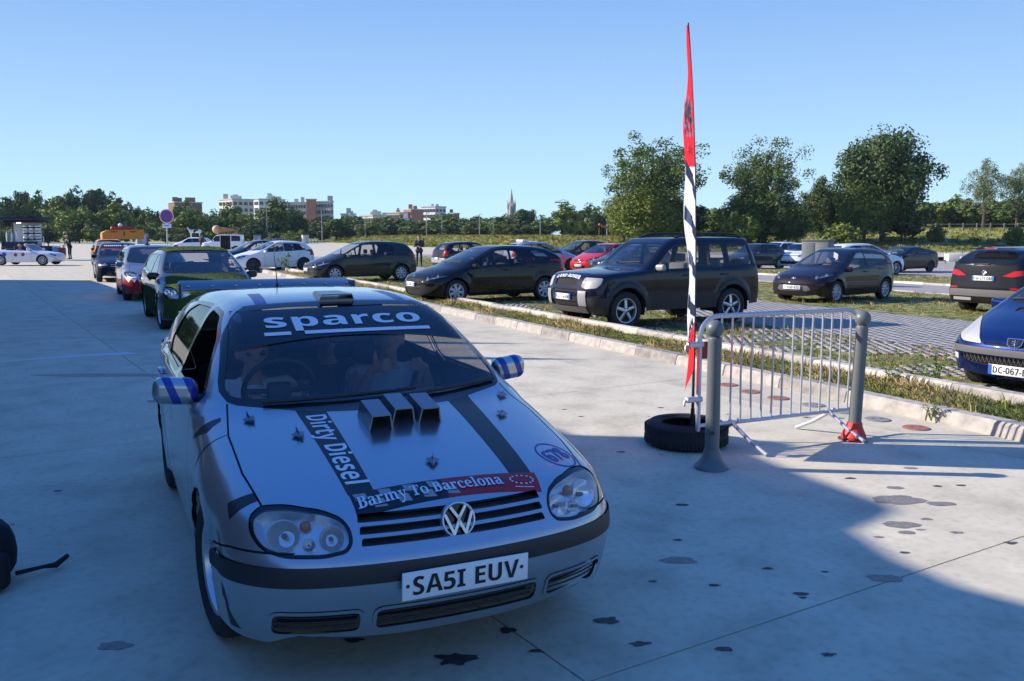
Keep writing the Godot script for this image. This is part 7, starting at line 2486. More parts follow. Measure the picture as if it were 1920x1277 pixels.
func build_trees() -> void:
	mat("bark", Color(0.07, 0.055, 0.04), 0.95)
	leaf_mat("leaf_mid", Color(0.105, 0.160, 0.028))
	leaf_mat("leaf_dark", Color(0.068, 0.112, 0.026))
	leaf_mat("leaf_light", Color(0.170, 0.220, 0.036))
	leaf_mat("leaf_pale", Color(0.14, 0.19, 0.07))
	crowns["far"] = []
	for i in 5: crowns["far"].append(crown_mesh(300 + i, 90, 46, 0.042, i % 2))
	crowns["bush"] = []
	for i in 3: crowns["bush"].append(crown_mesh(330 + i, 60, 40, 0.046, 0))
	crowns["big"] = []
	for i in 3: crowns["big"].append(crown_mesh(350 + i, 210, 115, 0.0155, i % 2))
	crowns["sparse"] = []
	for i in 3: crowns["sparse"].append(crown_mesh(370 + i, 170, 85, 0.0125, 1, 0.72))
	crowns["birch"] = []
	for i in 2: crowns["birch"].append(crown_mesh(390 + i, 110, 70, 0.013, 2, 0.75))
	var g := "trees along the far edge of the concrete"
	var tone := ["mid", "light", "dark", "mid", "light"]
	var where := ["behind the serving truck", "left of the orange roof box", "behind the round sign", "before the white apartment blocks", "beside the brick stair tower", "before the low town houses", "left of the church spire", "right of the church spire"]
	# [u, top v, width in pixels, depth, tone]
	var rows := [
		[8, 366, 62, 205, "mid"], [44, 356, 40, 240, "dark"], [76, 367, 60, 210, "mid"], [108, 380, 55, 195, "light"], [133, 355, 64, 225, "dark"], [148, 388, 76, 185, "light"], [186, 352, 60, 230, "dark"], [218, 369, 50, 225, "dark"], [215, 388, 74, 188, "light"], [250, 382, 46, 215, "dark"], [278, 391, 50, 212, "mid"], [310, 394, 46, 215, "dark"],
		[345, 384, 60, 230, "mid"], [362, 398, 66, 190, "light"], [402, 396, 56, 195, "light"], [438, 384, 56, 235, "mid"], [452, 398, 60, 195, "light"], [490, 410, 60, 200, "dark"], [520, 380, 72, 205, "mid"], [556, 398, 48, 208, "dark"], [604, 404, 50, 225, "dark"], [630, 409, 46, 215, "mid"],
		[652, 408, 56, 235, "mid"], [720, 414, 34, 225, "dark"], [758, 411, 54, 240, "dark"], [795, 412, 46, 245, "mid"], [832, 399, 56, 262, "mid"], [866, 418, 46, 245, "mid"], [896, 409, 52, 255, "dark"], [925, 412, 44, 262, "dark"], [951, 402, 46, 258, "mid"], [986, 391, 48, 240, "dark"], [1022, 407, 50, 250, "mid"], [1060, 387, 58, 215, "light"], [1102, 384, 60, 225, "mid"], [1130, 397, 44, 225, "dark"]]
	for i in rows.size():
		var q: Array = rows[i]
		var p := at_far(q[0], 440, q[3])
		p.y = field_y(p.x, q[3]) if q[0] > 590 else -0.1
		var top: float = 1.745 + (440.0 - q[1]) / 1660.0 * q[3]
		var lab := "%s green tree, %s from the left in the far tree line" % [{"mid": "medium", "light": "light", "dark": "dark"}[q[4]], ordinal(i)]
		tree("broadleaf_tree", lab, p, top - p.y, q[2] / 1660.0 * q[3] * 1.12, "far", q[4], g, 0.10, i)
	# low bushes at their feet
	rng.seed = 60
	for i in 26:
		var u := 10.0 + i * 42.0 + rng.randf_range(-8, 8)
		var z := 182.0 + (34.0 if u > 560 else 0.0) + rng.randf_range(-4, 4)
		var p := at_far(u, 440, z)
		p.y = field_y(p.x, z) if u > 590 else -0.1
		tree("bush", "low round bush, %s from the left along the foot of the far trees" % ordinal(i), p, rng.randf_range(2.4, 4.4), rng.randf_range(4.5, 8.0), "bush", ["mid", "light", "dark"][i % 3], "bushes below the far trees", 0.02, i)
	rng.seed = 66
	var hx := []
	for i in 150:
		var u := rng.randf_range(560.0, 1960.0)
		var z := rng.randf_range(232.0, 262.0) if u < 1180 else rng.randf_range(150.0, 172.0)
		var p := at_far(u, 440, z)
		var hh := rng.randf_range(4.0, 6.5)
		p.y = field_y(p.x, z) + hh * 0.42
		hx.append(Transform3D(Basis(Vector3.UP, rng.randf() * TAU).scaled(Vector3(hh * 1.7, hh, hh * 1.7)), p))
	var wx := []
	for i in 40:
		var p := at_far(rng.randf_range(-520.0, -12.0), 440, rng.randf_range(190.0, 225.0))
		var hh := rng.randf_range(7.0, 12.0)
		wx.append(Transform3D(Basis(Vector3.UP, rng.randf() * TAU).scaled(Vector3(hh * 0.9, hh, hh * 0.9)), Vector3(p.x, hh * 0.46, p.z)))
	tagged(scatter(self, "far_wood", crowns["far"][1], M.leaf_mid, wx), "wood carrying on the far tree line beyond the left edge", "wood")
	tagged(scatter(self, "far_undergrowth", crowns["bush"][0], M.leaf_mid, hx), "dense green undergrowth closing the gaps below the far trees", "undergrowth")
	# nearer trees on the right
	var n := [
		[1222, 250, 186, 108, "sparse", "mid", "big open-crowned tree just left of the feather flag", 0.20], [1216, 345, 150, 106, "big", "light", "lower leafy tree under the big open-crowned tree", 0.05], [1170, 352, 70, 112, "big", "light", "light green tree at the left foot of the big open tree", 0.05], [1268, 375, 110, 112, "far", "dark", "dark low tree behind the feather flag", 0.05], [1340, 398, 90, 118, "far", "mid", "low green tree right of the feather flag", 0.05],
		[1432, 268, 150, 110, "sparse", "mid", "tall ragged tree in the middle of the right group", 0.22], [1424, 350, 150, 108, "big", "mid", "broad lower tree below the ragged one", 0.05], [1385, 395, 80, 104, "far", "light", "light bushy tree before the ragged tree", 0.04], [1478, 375, 84, 106, "big", "dark", "dark lower tree right of the ragged one", 0.05], [1545, 338, 92, 116, "big", "dark", "dark tree between the ragged tree and the tallest tree", 0.1],
		[1655, 237, 172, 112, "big", "dark", "tallest tree with a dense dark crown on the right", 0.20], [1620, 330, 110, 111, "big", "mid", "leafy lower half left of the tallest tree", 0.06], [1690, 372, 100, 113, "far", "dark", "dark low tree right of the tallest trunk", 0.1],
		[1745, 378, 78, 150, "far", "light", "light green tree right of the tallest tree behind the bank", 0.08], [1800, 372, 66, 152, "far", "mid", "round green tree left of the pale birches", 0.08], [1842, 300, 84, 140, "birch", "pale", "pale slender birch left of the pair at the right edge", 0.30], [1905, 306, 70, 142, "birch", "pale", "pale slender birch at the right edge", 0.30], [1850, 385, 90, 150, "far", "mid", "green tree at the foot of the birches", 0.05], [1912, 370, 70, 146, "far", "dark", "dark tree under the birch at the right edge", 0.05]]
	for i in n.size():
		var q: Array = n[i]
		var p := at_far(q[0], 440, q[3])
		p.y = field_y(p.x, q[3])
		var top: float = 1.745 + (440.0 - q[1]) / 1660.0 * q[3]
		tree("broadleaf_tree", q[6], p, top - p.y, q[2] / 1660.0 * q[3] * 1.08, q[4], q[5], "trees of the right group", q[7], i + 3)
	for q in [[1578, 418, 70, 100, "light", "rounded light bush at the foot of the tallest tree"], [1756, 424, 38, 112, "mid", "small round bush alone on the grassy bank"], [1905, 424, 44, 108, "mid", "round bush at the right end of the bank"], [1250, 425, 60, 104, "light", "light low bush behind the four by four roof"]]:
		var p := at_far(q[0], 440, q[3])
		p.y = field_y(p.x, q[3])
		tree("bush", q[5], p, 1.745 + (440.0 - q[1]) / 1660.0 * q[3] - p.y, q[2] / 1660.0 * q[3], "bush", q[4], "bushes on the bank", 0.02, 5)

# ---------------------------------------------------------------- field and bank
func field_edge(x: float) -> float:
	var e := [[-60.0, 225.0], [-42.0, 200.0], [-12.0, 126.0], [2.0, 96.0], [18.0, 88.0], [48.0, 84.0], [160.0, 84.0]]
	for i in e.size() - 1:
		if x <= e[i + 1][0]:
			return lerpf(e[i][1], e[i + 1][1], clampf((x - e[i][0]) / (e[i + 1][0] - e[i][0]), 0.0, 1.0))
	return 84.0

func field_y(x: float, d: float) -> float:
	var q := d - field_edge(x)
	var big := smoothstep(36.0, 60.0, x)
	return -0.35 * smoothstep(5.0, 30.0, x) + smoothstep(0.0, 28.0, q) * lerpf(0.9, 0.5, big) + smoothstep(20.0, 44.0, q) * lerpf(0.45, 2.3, big)

func build_field() -> void:
	var mb := MB.new()
	var f := FastNoiseLite.new()
	f.seed = 8
	f.frequency = 0.08
	var nx := 70
	var nd := 40
	var P := []
	for i in nx + 1:
		var row := []
		for j in nd + 1:
			var x := lerpf(-62.0, 170.0, float(i) / nx)
			var d := field_edge(x) + pow(float(j) / nd, 1.6) * 210.0
			row.append(Vector3(x, field_y(x, d) + 0.03 + (f.get_noise_2d(x, d) * 0.22 if j > 0 else -0.2), -d))
		P.append(row)
	for i in nx:
		for j in nd:
			mb.quad(P[i][j], P[i + 1][j], P[i + 1][j + 1], P[i][j + 1], Vector3.UP)
	structure("grass_field", mb, M.field)
	rng.seed = 91
	var xf := []
	var cs := []
	for i in 16000:
		var x := rng.randf_range(-40.0, 90.0)
		var d := field_edge(x) + 1.0 + pow(rng.randf(), 1.3) * 90.0
		if absf(x / d) > 0.62: continue
		var h := rng.randf_range(0.18, 0.5)
		xf.append(Transform3D(Basis(Vector3.UP, rng.randf() * TAU).scaled(Vector3(h * 2.2, h, h * 2.2)), Vector3(x, field_y(x, d), -d)))
		cs.append(Color(0.19, 0.24, 0.04).lerp(Color(0.42, 0.37, 0.14), clampf(f.get_noise_2d(x * 1.5, d * 1.5) * 0.9 + 0.3 + rng.randf_range(-0.2, 0.2), 0, 1)))
	tagged(scatter(self, "field_grass", tuft_mesh(700, 14, 0.6, 0.4, 0.05), M.grass_mat, xf, cs), "tall meadow grass on the field before the far trees", "grass")

# ---------------------------------------------------------------- far buildings
func far_block(called: String, label: String, u0: float, u1: float, vtop: float, z: float, yaw: float, front_share: float, m: Material, side_m: Material, storeys: int, fw: int, sw: int, win_m: Material, roof_bits: int, seed_: int, category := "building") -> Node3D:
	var x0 := at_far(u0, 440, z).x
	var x1 := at_far(u1, 440, z).x
	var W := x1 - x0
	var h := 1.745 + (440.0 - vtop) / 1660.0 * z
	# left face takes front_share of the width seen; turned so that its left face looks towards the sun
	var a := W * front_share / cos(yaw)
	var b := maxf(W * (1.0 - front_share) / sin(yaw), 2.0) if yaw > 0.02 else 12.0
	var t := thing(called, label, category, Vector3(x0, -0.5, -z), 0.0, "")
	var ax := Vector3(cos(yaw), 0, sin(yaw))        # along the left (lit) face, coming nearer
	var bx := Vector3(sin(yaw), 0, -cos(yaw))       # along the right face, going away
	var corner := ax * a
	var wall := MB.new()
	wall.quad(Vector3.ZERO, corner, corner + Vector3(0, h, 0), Vector3(0, h, 0), bx * -1.0)
	wall.quad(bx * b, bx * b + Vector3(0, h, 0), Vector3(0, h, 0), Vector3.ZERO, -ax)
	wall.quad(Vector3(0, h, 0), corner + Vector3(0, h, 0), corner + bx * b + Vector3(0, h, 0), bx * b + Vector3(0, h, 0), Vector3.UP)
	part(t, "wall", wall, m)
	var sd := MB.new()
	sd.quad(corner, corner + bx * b, corner + bx * b + Vector3(0, h, 0), corner + Vector3(0, h, 0), ax)
	part(t, "side_wall", sd, side_m)
	var par := MB.new()
	par.box(Vector3.ZERO, Vector3(a + 0.6, 0.5, b + 0.6), Transform3D(Basis(ax, Vector3.UP, ax.cross(Vector3.UP)), (corner + bx * b) * 0.5 + Vector3(0, h, 0)))
	part(t, "cornice", par, M.far_trim)
	rng.seed = seed_
	var wh := 1.5
	var wm := MB.new()
	wm.box(Vector3.ZERO, Vector3(1.5, wh, 0.5))
	var wmesh := wm.mesh()
	var rowsn := storeys
	for s in rowsn:
		var y := h - 2.0 - s * 3.0
		if y < h * 0.25: break
		for i in fw:
			var o := part(t, "window", wmesh, win_m)
			o.transform = Transform3D(Basis(ax, Vector3.UP, ax.cross(Vector3.UP)).scaled_local(Vector3(a / fw * 0.34 / 0.75, 1, 1)), ax * a * (i + 0.5) / fw + Vector3(0, y, 0) - bx * -0.0 + ax.cross(Vector3.UP) * 0.02)
		for i in sw:
			var o := part(t, "window", wmesh, win_m)
			o.transform = Transform3D(Basis(bx, Vector3.UP, bx.cross(Vector3.UP)).scaled_local(Vector3(minf(b / sw * 0.6 / 1.5, 3.0), 1, 1)), corner + bx * b * (i + 0.5) / sw + Vector3(0, y, 0))
	for i in roof_bits:
		var c := MB.new()
		var q := ax * a * rng.randf_range(0.1, 0.9) + bx * b * rng.randf_range(0.1, 0.9)
		var ch := rng.randf_range(1.4, 3.0)
		c.box(q + Vector3(0, h + ch * 0.5, 0), Vector3(rng.randf_range(1.0, 2.4), ch, 1.6))
		part(t, "chimney", c, side_m)
	return t

func build_town() -> void:
	mat("far_trim", Color(0.45, 0.44, 0.42), 0.9)
	mat("far_cream", Color(0.62, 0.57, 0.47), 0.9)
	mat("far_white", Color(0.70, 0.69, 0.66), 0.9)
	mat("far_grey", Color(0.40, 0.41, 0.42), 0.9)
	mat("far_brown", Color(0.20, 0.12, 0.085), 0.9)
	mat("far_brick", Color(0.42, 0.17, 0.10), 0.9)
	mat("far_tan", Color(0.50, 0.40, 0.24), 0.9)
	mat("far_slate", Color(0.10, 0.11, 0.13), 0.8)
	mat("far_window", Color(0.05, 0.06, 0.075), 0.25)
	var Z := 430.0
	far_block("apartment_block", "brown brick apartment block behind the round sign", 318, 380, 379, Z, 0.9, 0.36, M.far_brown, M.far_brown, 2, 0, 4, M.far_window, 5, 1)
	far_block("apartment_block", "white apartment block with chimneys, left of the pair", 413, 480, 374, Z, 0.8, 0.55, M.far_cream, M.far_cream, 5, 4, 4, M.far_window, 6, 2)
	far_block("apartment_block", "white apartment block with chimneys, right of the pair", 478, 530, 373, Z + 10, 0.8, 0.25, M.far_white, M.far_white, 5, 1, 5, M.far_window, 5, 3)
	far_block("apartment_block", "long white apartment block left of the brick stair tower", 536, 578, 379, Z, 0.15, 0.96, M.far_cream, M.far_cream, 5, 8, 0, M.far_window, 2, 4)
	far_block("stair_tower", "orange brick stair tower between white and grey blocks", 576, 593, 373, Z - 6, 0.1, 0.95, M.far_brick, M.far_brick, 0, 0, 0, M.far_window, 0, 5)
	far_block("apartment_block", "grey apartment block right of the brick stair tower", 592, 626, 377, Z, 0.3, 0.9, M.far_grey, M.far_grey, 5, 5, 1, M.far_window, 1, 6)
	far_block("town_house", "beige town house at the left end of the low row", 640, 668, 400, Z, 0.6, 0.7, M.far_cream, M.far_cream, 2, 5, 2, M.far_window, 3, 7)
	far_block("town_house", "cream house with tall windows in the low row", 676, 720, 403, Z - 20, 0.7, 0.62, M.far_cream, M.far_cream, 3, 5, 5, M.far_window, 4, 8)
	far_block("town_house", "long grey terrace running away behind the cream house", 700, 775, 408, Z + 25, 0.9, 0.2, M.far_white, M.far_white, 2, 2, 10, M.far_window, 4, 9)
	far_block("town_house", "yellow ochre house above the terrace", 724, 758, 398, Z + 40, 0.5, 0.8, M.far_tan, M.far_tan, 2, 6, 1, M.far_window, 2, 10)
	far_block("town_house", "red brick house left of the white modern block", 757, 794, 392, Z + 35, 0.8, 0.45, M.far_brick, M.far_brick, 2, 4, 0, M.far_window, 3, 11)
	far_block("apartment_block", "white modern block with stepped upper floors", 791, 836, 387, Z + 50, 0.6, 0.6, M.far_white, M.far_white, 4, 5, 3, M.far_window, 2, 12)
	far_block("town_house", "dark brown house at the right end of the row", 841, 861, 399, Z + 45, 0.6, 0.5, M.far_brown, M.far_brown, 0, 0, 0, M.far_window, 1, 13)
	far_block("town_house", "small pale house roof among trees left of the spire", 874, 888, 414, Z + 60, 0.6, 0.6, M.far_cream, M.far_cream, 0, 0, 0, M.far_window, 1, 14)
	# church spire
	var z := 640.0
	var p := at_far(959, 440, z)
	var t := thing("church_spire", "slender grey stone church spire above the trees", "church", Vector3(p.x, 0, p.z))
	var top := 1.745 + (440.0 - 356.0) / 1660.0 * z
	var tw := MB.new()
	tw.box(Vector3(0, top * 0.32, 0), Vector3(4.6, top * 0.64, 4.6), Transform3D(Basis(Vector3.UP, 0.5), Vector3.ZERO))
	part(t, "tower", tw, mat("spire_stone", Color(0.30, 0.27, 0.24), 0.9))
	var sp := MB.new()
	sp.lathe([Vector2(2.3, top * 0.63), Vector2(1.9, top * 0.67), Vector2(1.25, top * 0.78), Vector2(0.6, top * 0.9), Vector2(0.1, top)], 8, Transform3D(), true)
	part(t, "spire", sp, M.spire_stone)
	for i in 4:
		var pn := MB.new()
		var a := 0.5 + PI / 4 + i * PI / 2
		pn.lathe([Vector2(0.6, 0), Vector2(0.6, 3.2), Vector2(0.05, 7.0)], 6, Transform3D(Basis(), Vector3(cos(a) * 2.7, top * 0.58, sin(a) * 2.7)), true)
		part(t, "pinnacle", pn, M.spire_stone)
		var lw := MB.new()
		lw.box(Vector3(0, top * 0.52, 2.32), Vector3(1.3, 5.0, 0.1), Transform3D(Basis(Vector3.UP, 0.5 + i * PI / 2), Vector3.ZERO))
		part(t, "belfry_opening", lw, M.far_slate)
	# tower crane
	z = 560.0
	p = at_far(1056, 440, z)
	t = thing("tower_crane", "small tower crane jib above the trees right of the spire", "crane", Vector3(p.x, 0, p.z))
	top = 1.745 + (440.0 - 383.0) / 1660.0 * z
	var ms := MB.new()
	ms.box(Vector3(0, top * 0.5, 0), Vector3(1.0, top, 1.0))
	part(t, "mast", ms, M.far_trim)
	var jb := MB.new()
	jb.box(Vector3(-1.0, top + 0.8, 0), Vector3(9.0, 0.8, 0.8))
	jb.tube([Vector3(-4.5, top + 1.2, 0), Vector3(0, top + 2.6, 0), Vector3(3.2, top + 1.2, 0)], 0.18, 5)
	part(t, "jib", jb, M.far_trim)
	# orange ramp far behind the red car
	z = 128.0
	p = at_far(1135, 440, z)
	t = thing("loading_ramp", "orange sloping conveyor ramp at the edge of the field", "ramp", Vector3(p.x, field_y(p.x, z), p.z))
	var rp := MB.new()
	rp.rbox(Vector3(0, 1.5, 0), Vector3(3.4, 0.30, 0.9), 0.05, 4, Transform3D(Basis(Vector3.BACK, -0.40), Vector3.ZERO))
	part(t, "belt_frame", rp, mat("ramp_orange", Color(0.55, 0.17, 0.05), 0.6))
	var rl := MB.new()
	for x in [-0.9, 0.9]:
		rl.box(Vector3(x, 0.75, 0), Vector3(0.12, 1.6, 0.12))
	part(t, "ramp_legs", rl, M.ramp_orange).set_meta("kind", "stuff")

# ---------------------------------------------------------------- posts, cabinets, sign, fences
func build_furniture() -> void:
	var k := 0
	for q in [[353, 388, 190], [501, 372, 196], [604, 395, 200], [800, 400, 205], [829, 404, 215], [899, 402, 205], [925, 407, 210], [1013, 410, 205], [1138, 415, 150], [685, 408, 210]]:
		var p := at_far(q[0], 440, q[2])
		var h: float = 1.745 + (440.0 - q[1]) / 1660.0 * q[2]
		p.y = field_y(p.x, q[2]) if q[0] > 590 else -0.05
		var t := thing("light_pole", "thin grey light pole, %s from the left before the tree line" % ordinal([0, 1, 2, 4, 5, 6, 7, 8, 9, 3][k]), "pole", p, 0.0, "light poles before the tree line")
		var mb := MB.new()
		mb.tube([Vector3(0, 0, 0), Vector3(0, h - p.y, 0)], [0.11, 0.07], 8)
		part(t, "pole", mb, M.pole_grey)
		var ln := MB.new()
		ln.rbox(Vector3(0.35, h - p.y, 0), Vector3(0.8, 0.12, 0.25), 0.05, 4)
		part(t, "lamp_head", ln, M.pole_grey)
		k += 1
	# no-stopping sign
	var s := thing("road_sign", "round blue and red no stopping sign on a tall post", "sign", on_ground(-16.25, 42.0), 0.75)
	var po := MB.new()
	po.tube([Vector3(0, 0, 0), Vector3(0, 2.92, 0)], 0.032, 10)
	part(s, "post", po, M.galvanised)
	var ft := Transform3D(Basis(Vector3.RIGHT, PI / 2), Vector3(0, 2.60, 0.045))
	var d := MB.new()
	d.lathe([Vector2(0, 0.0), Vector2(0.33, 0.0), Vector2(0.335, -0.02)], 32, ft, true)
	var face := part(s, "sign_face", d, M.red_paint)
	var rim := MB.new()
	rim.lathe([Vector2(0.30, 0.002), Vector2(0.328, 0.004), Vector2(0.335, -0.004)], 32, ft)
	part(face, "sign_rim", rim, M.white_paint)
	var bl := MB.new()
	bl.lathe([Vector2(0, 0.005), Vector2(0.25, 0.005), Vector2(0.25, 0.0)], 32, ft, true)
	part(face, "blue_field", bl, mat("sign_blue", Color(0.03, 0.09, 0.42), 0.5))
	var cr := MB.new()
	for a in [PI / 4, -PI / 4]:
		cr.box(Vector3.ZERO, Vector3(0.50, 0.055, 0.004), Transform3D(Basis(Vector3.BACK, a), Vector3(0, 2.60, 0.054 + (0.001 if a > 0 else 0.0))))
	part(face, "red_cross", cr, M.red_paint)
	var pl := MB.new()
	pl.rbox(Vector3(0, 2.16, 0.045), Vector3(0.42, 0.20, 0.012), 0.005, 4)
	var sub := part(s, "supplementary_plate", pl, M.white_paint)
	var mk := MB.new()
	mk.box(Vector3(-0.03, 2.16, 0.053), Vector3(0.22, 0.03, 0.003))
	part(sub, "plate_marking", mk, M.plate_black)
	# sheds and cabinets
	for q in [[266, 26, 438, 172, "grey shed with a pale door at the foot of the left trees"], [482, 16, 441, 176, "small grey cabinet before the trees left of the far fence"], [572, 15, 441, 176, "small beige cabinet at the end of the far fence"]]:
		var p := at_far(q[0], 440, q[3])
		var h: float = 1.745 + (440.0 - q[2]) / 1660.0 * q[3] + 0.05
		var t := thing("cabinet", q[4], "cabinet", Vector3(p.x, -0.05, p.z), 0.5)
		var w: float = q[1] / 1660.0 * q[3]
		var mb := MB.new()
		mb.rbox(Vector3(0, h * 0.5, 0), Vector3(w * 0.75, h, w * 0.75), 0.04, 4)
		part(t, "cabinet_body", mb, mat_once("cabinet_grey", Color(0.25, 0.26, 0.28), 0.7) if q[0] != 572 else M.far_cream)
		var dr := MB.new()
		dr.rbox(Vector3(w * 0.12, h * 0.46, w * 0.376), Vector3(w * 0.36, h * 0.8, 0.03), 0.01, 4)
		part(t, "cabinet_door", dr, mat_once("cabinet_pale", Color(0.42, 0.44, 0.46), 0.6))
		var rf := MB.new()
		rf.rbox(Vector3(0, h + 0.03, 0), Vector3(w * 0.82, 0.08, w * 0.82), 0.03, 4)
		part(t, "cabinet_roof", rf, M.cabinet_grey)
	# tall grey utility cabinet between the car rows
	var u := thing("utility_cabinet", "tall grey utility cabinet behind the aubergine hatchback", "cabinet", on_ground(11.55, 33.6), -0.62)
	var ub := MB.new()
	ub.rbox(Vector3(0, 0.84, 0), Vector3(1.0, 1.68, 0.72), 0.02, 4)
	part(u, "cabinet_body", ub, mat("utility_grey", Color(0.17, 0.19, 0.175), 0.6))
	var lid := MB.new()
	lid.rbox(Vector3(0, 1.70, 0), Vector3(1.06, 0.05, 0.78), 0.015, 4)
	part(u, "cabinet_lid", lid, M.utility_grey)
	for x in [-0.25, 0.25]:
		var dm := MB.new()
		dm.rbox(Vector3(x, 0.84, 0.363), Vector3(0.47, 1.5, 0.014), 0.005, 4)
		part(u, "cabinet_door", dm, M.utility_grey)
	var nt := MB.new()
	nt.rbox(Vector3(-0.503, 1.32, -0.02), Vector3(0.006, 0.26, 0.18), 0.002, 4)
	part(u, "notice", nt, M.white_paint)
	# far low fence on the left
	var f1 := thing("low_fence", "low pale fence at the foot of the left trees", "fence", Vector3(0, 0, 0))
	for i in 16:
		var p := at_far(505 + i * 6.0, 440, 178)
		var mb := MB.new()
		mb.box(Vector3(p.x, 0.55, p.z), Vector3(0.14, 1.1, 0.14))
		part(f1, "fence_post", mb, M.far_trim)
	for y in [0.4, 0.95]:
		var p0 := at_far(503, 440, 178)
		var p1 := at_far(597, 440, 178)
		var mb := MB.new()
		mb.box(Vector3((p0.x + p1.x) * 0.5, y, p0.z), Vector3(p1.x - p0.x, 0.08, 0.06))
		part(f1, "fence_rail", mb, M.far_trim)
	# wire fence beyond the third lane
	var f2 := thing("wire_fence", "thin wire fence beyond the last car park lane", "fence", Vector3(0, 0, 0))
	var prev := Vector3.ZERO
	for i in 22:
		var p := Vector3(24.0 + i * 1.05, -0.35, -66.0 + i * 0.25)
		var mb := MB.new()
		mb.tube([p, p + Vector3(0, 1.15, 0)], 0.025, 6)
		part(f2, "fence_post", mb, M.dark_metal)
		if i > 0:
			var wr := MB.new()
			for y in [0.35, 0.72, 1.1]: wr.tube([prev + Vector3(0, y, 0), p + Vector3(0, y, 0)], 0.006, 4, false)
			part(f2, "fence_wire", wr, M.dark_metal).set_meta("kind", "stuff")
		prev = p
	# wooden fence along the bank
	var f3 := thing("bank_fence", "weathered post and rail fence along the top of the bank", "fence", Vector3(0, 0, 0))
	for i in 26:
		var x := 38.0 + i * 1.9
		var dd := field_edge(x) + 40.0
		var p := Vector3(x, field_y(x, dd), -dd)
		var mb := MB.new()
		mb.box(p + Vector3(0, 0.5, 0), Vector3(0.14, 1.1, 0.14))
		part(f3, "fence_post", mb, mat_once("old_wood", Color(0.30, 0.26, 0.21), 0.9))
		if i > 0:
			var rr := MB.new()
			for y in [0.45, 0.9]: rr.tube([prev + Vector3(0, y, 0), p + Vector3(0, y, 0)], 0.04, 5, false)
			part(f3, "fence_rail", rr, M.old_wood).set_meta("kind", "stuff")
		prev = p
	var pst := thing("marker_post", "thin dark post standing behind the white small hatchback", "post", on_ground(-10.6, 47.0))
	var pm := MB.new()
	pm.tube([Vector3.ZERO, Vector3(0, 0.95, 0)], 0.035, 8)
	part(pst, "post", pm, M.dark_metal)
	var pc := MB.new()
	pc.ball(Vector3(0, 0.96, 0), Vector3(0.04, 0.03, 0.04), 8, 6)
	part(pst, "post_cap", pc, M.dark_metal)

# ---------------------------------------------------------------- the rest of the rally queue and the vehicles behind it
func lathe_t(p: Vector3, b: Basis) -> Transform3D:
	return Transform3D(b, p)

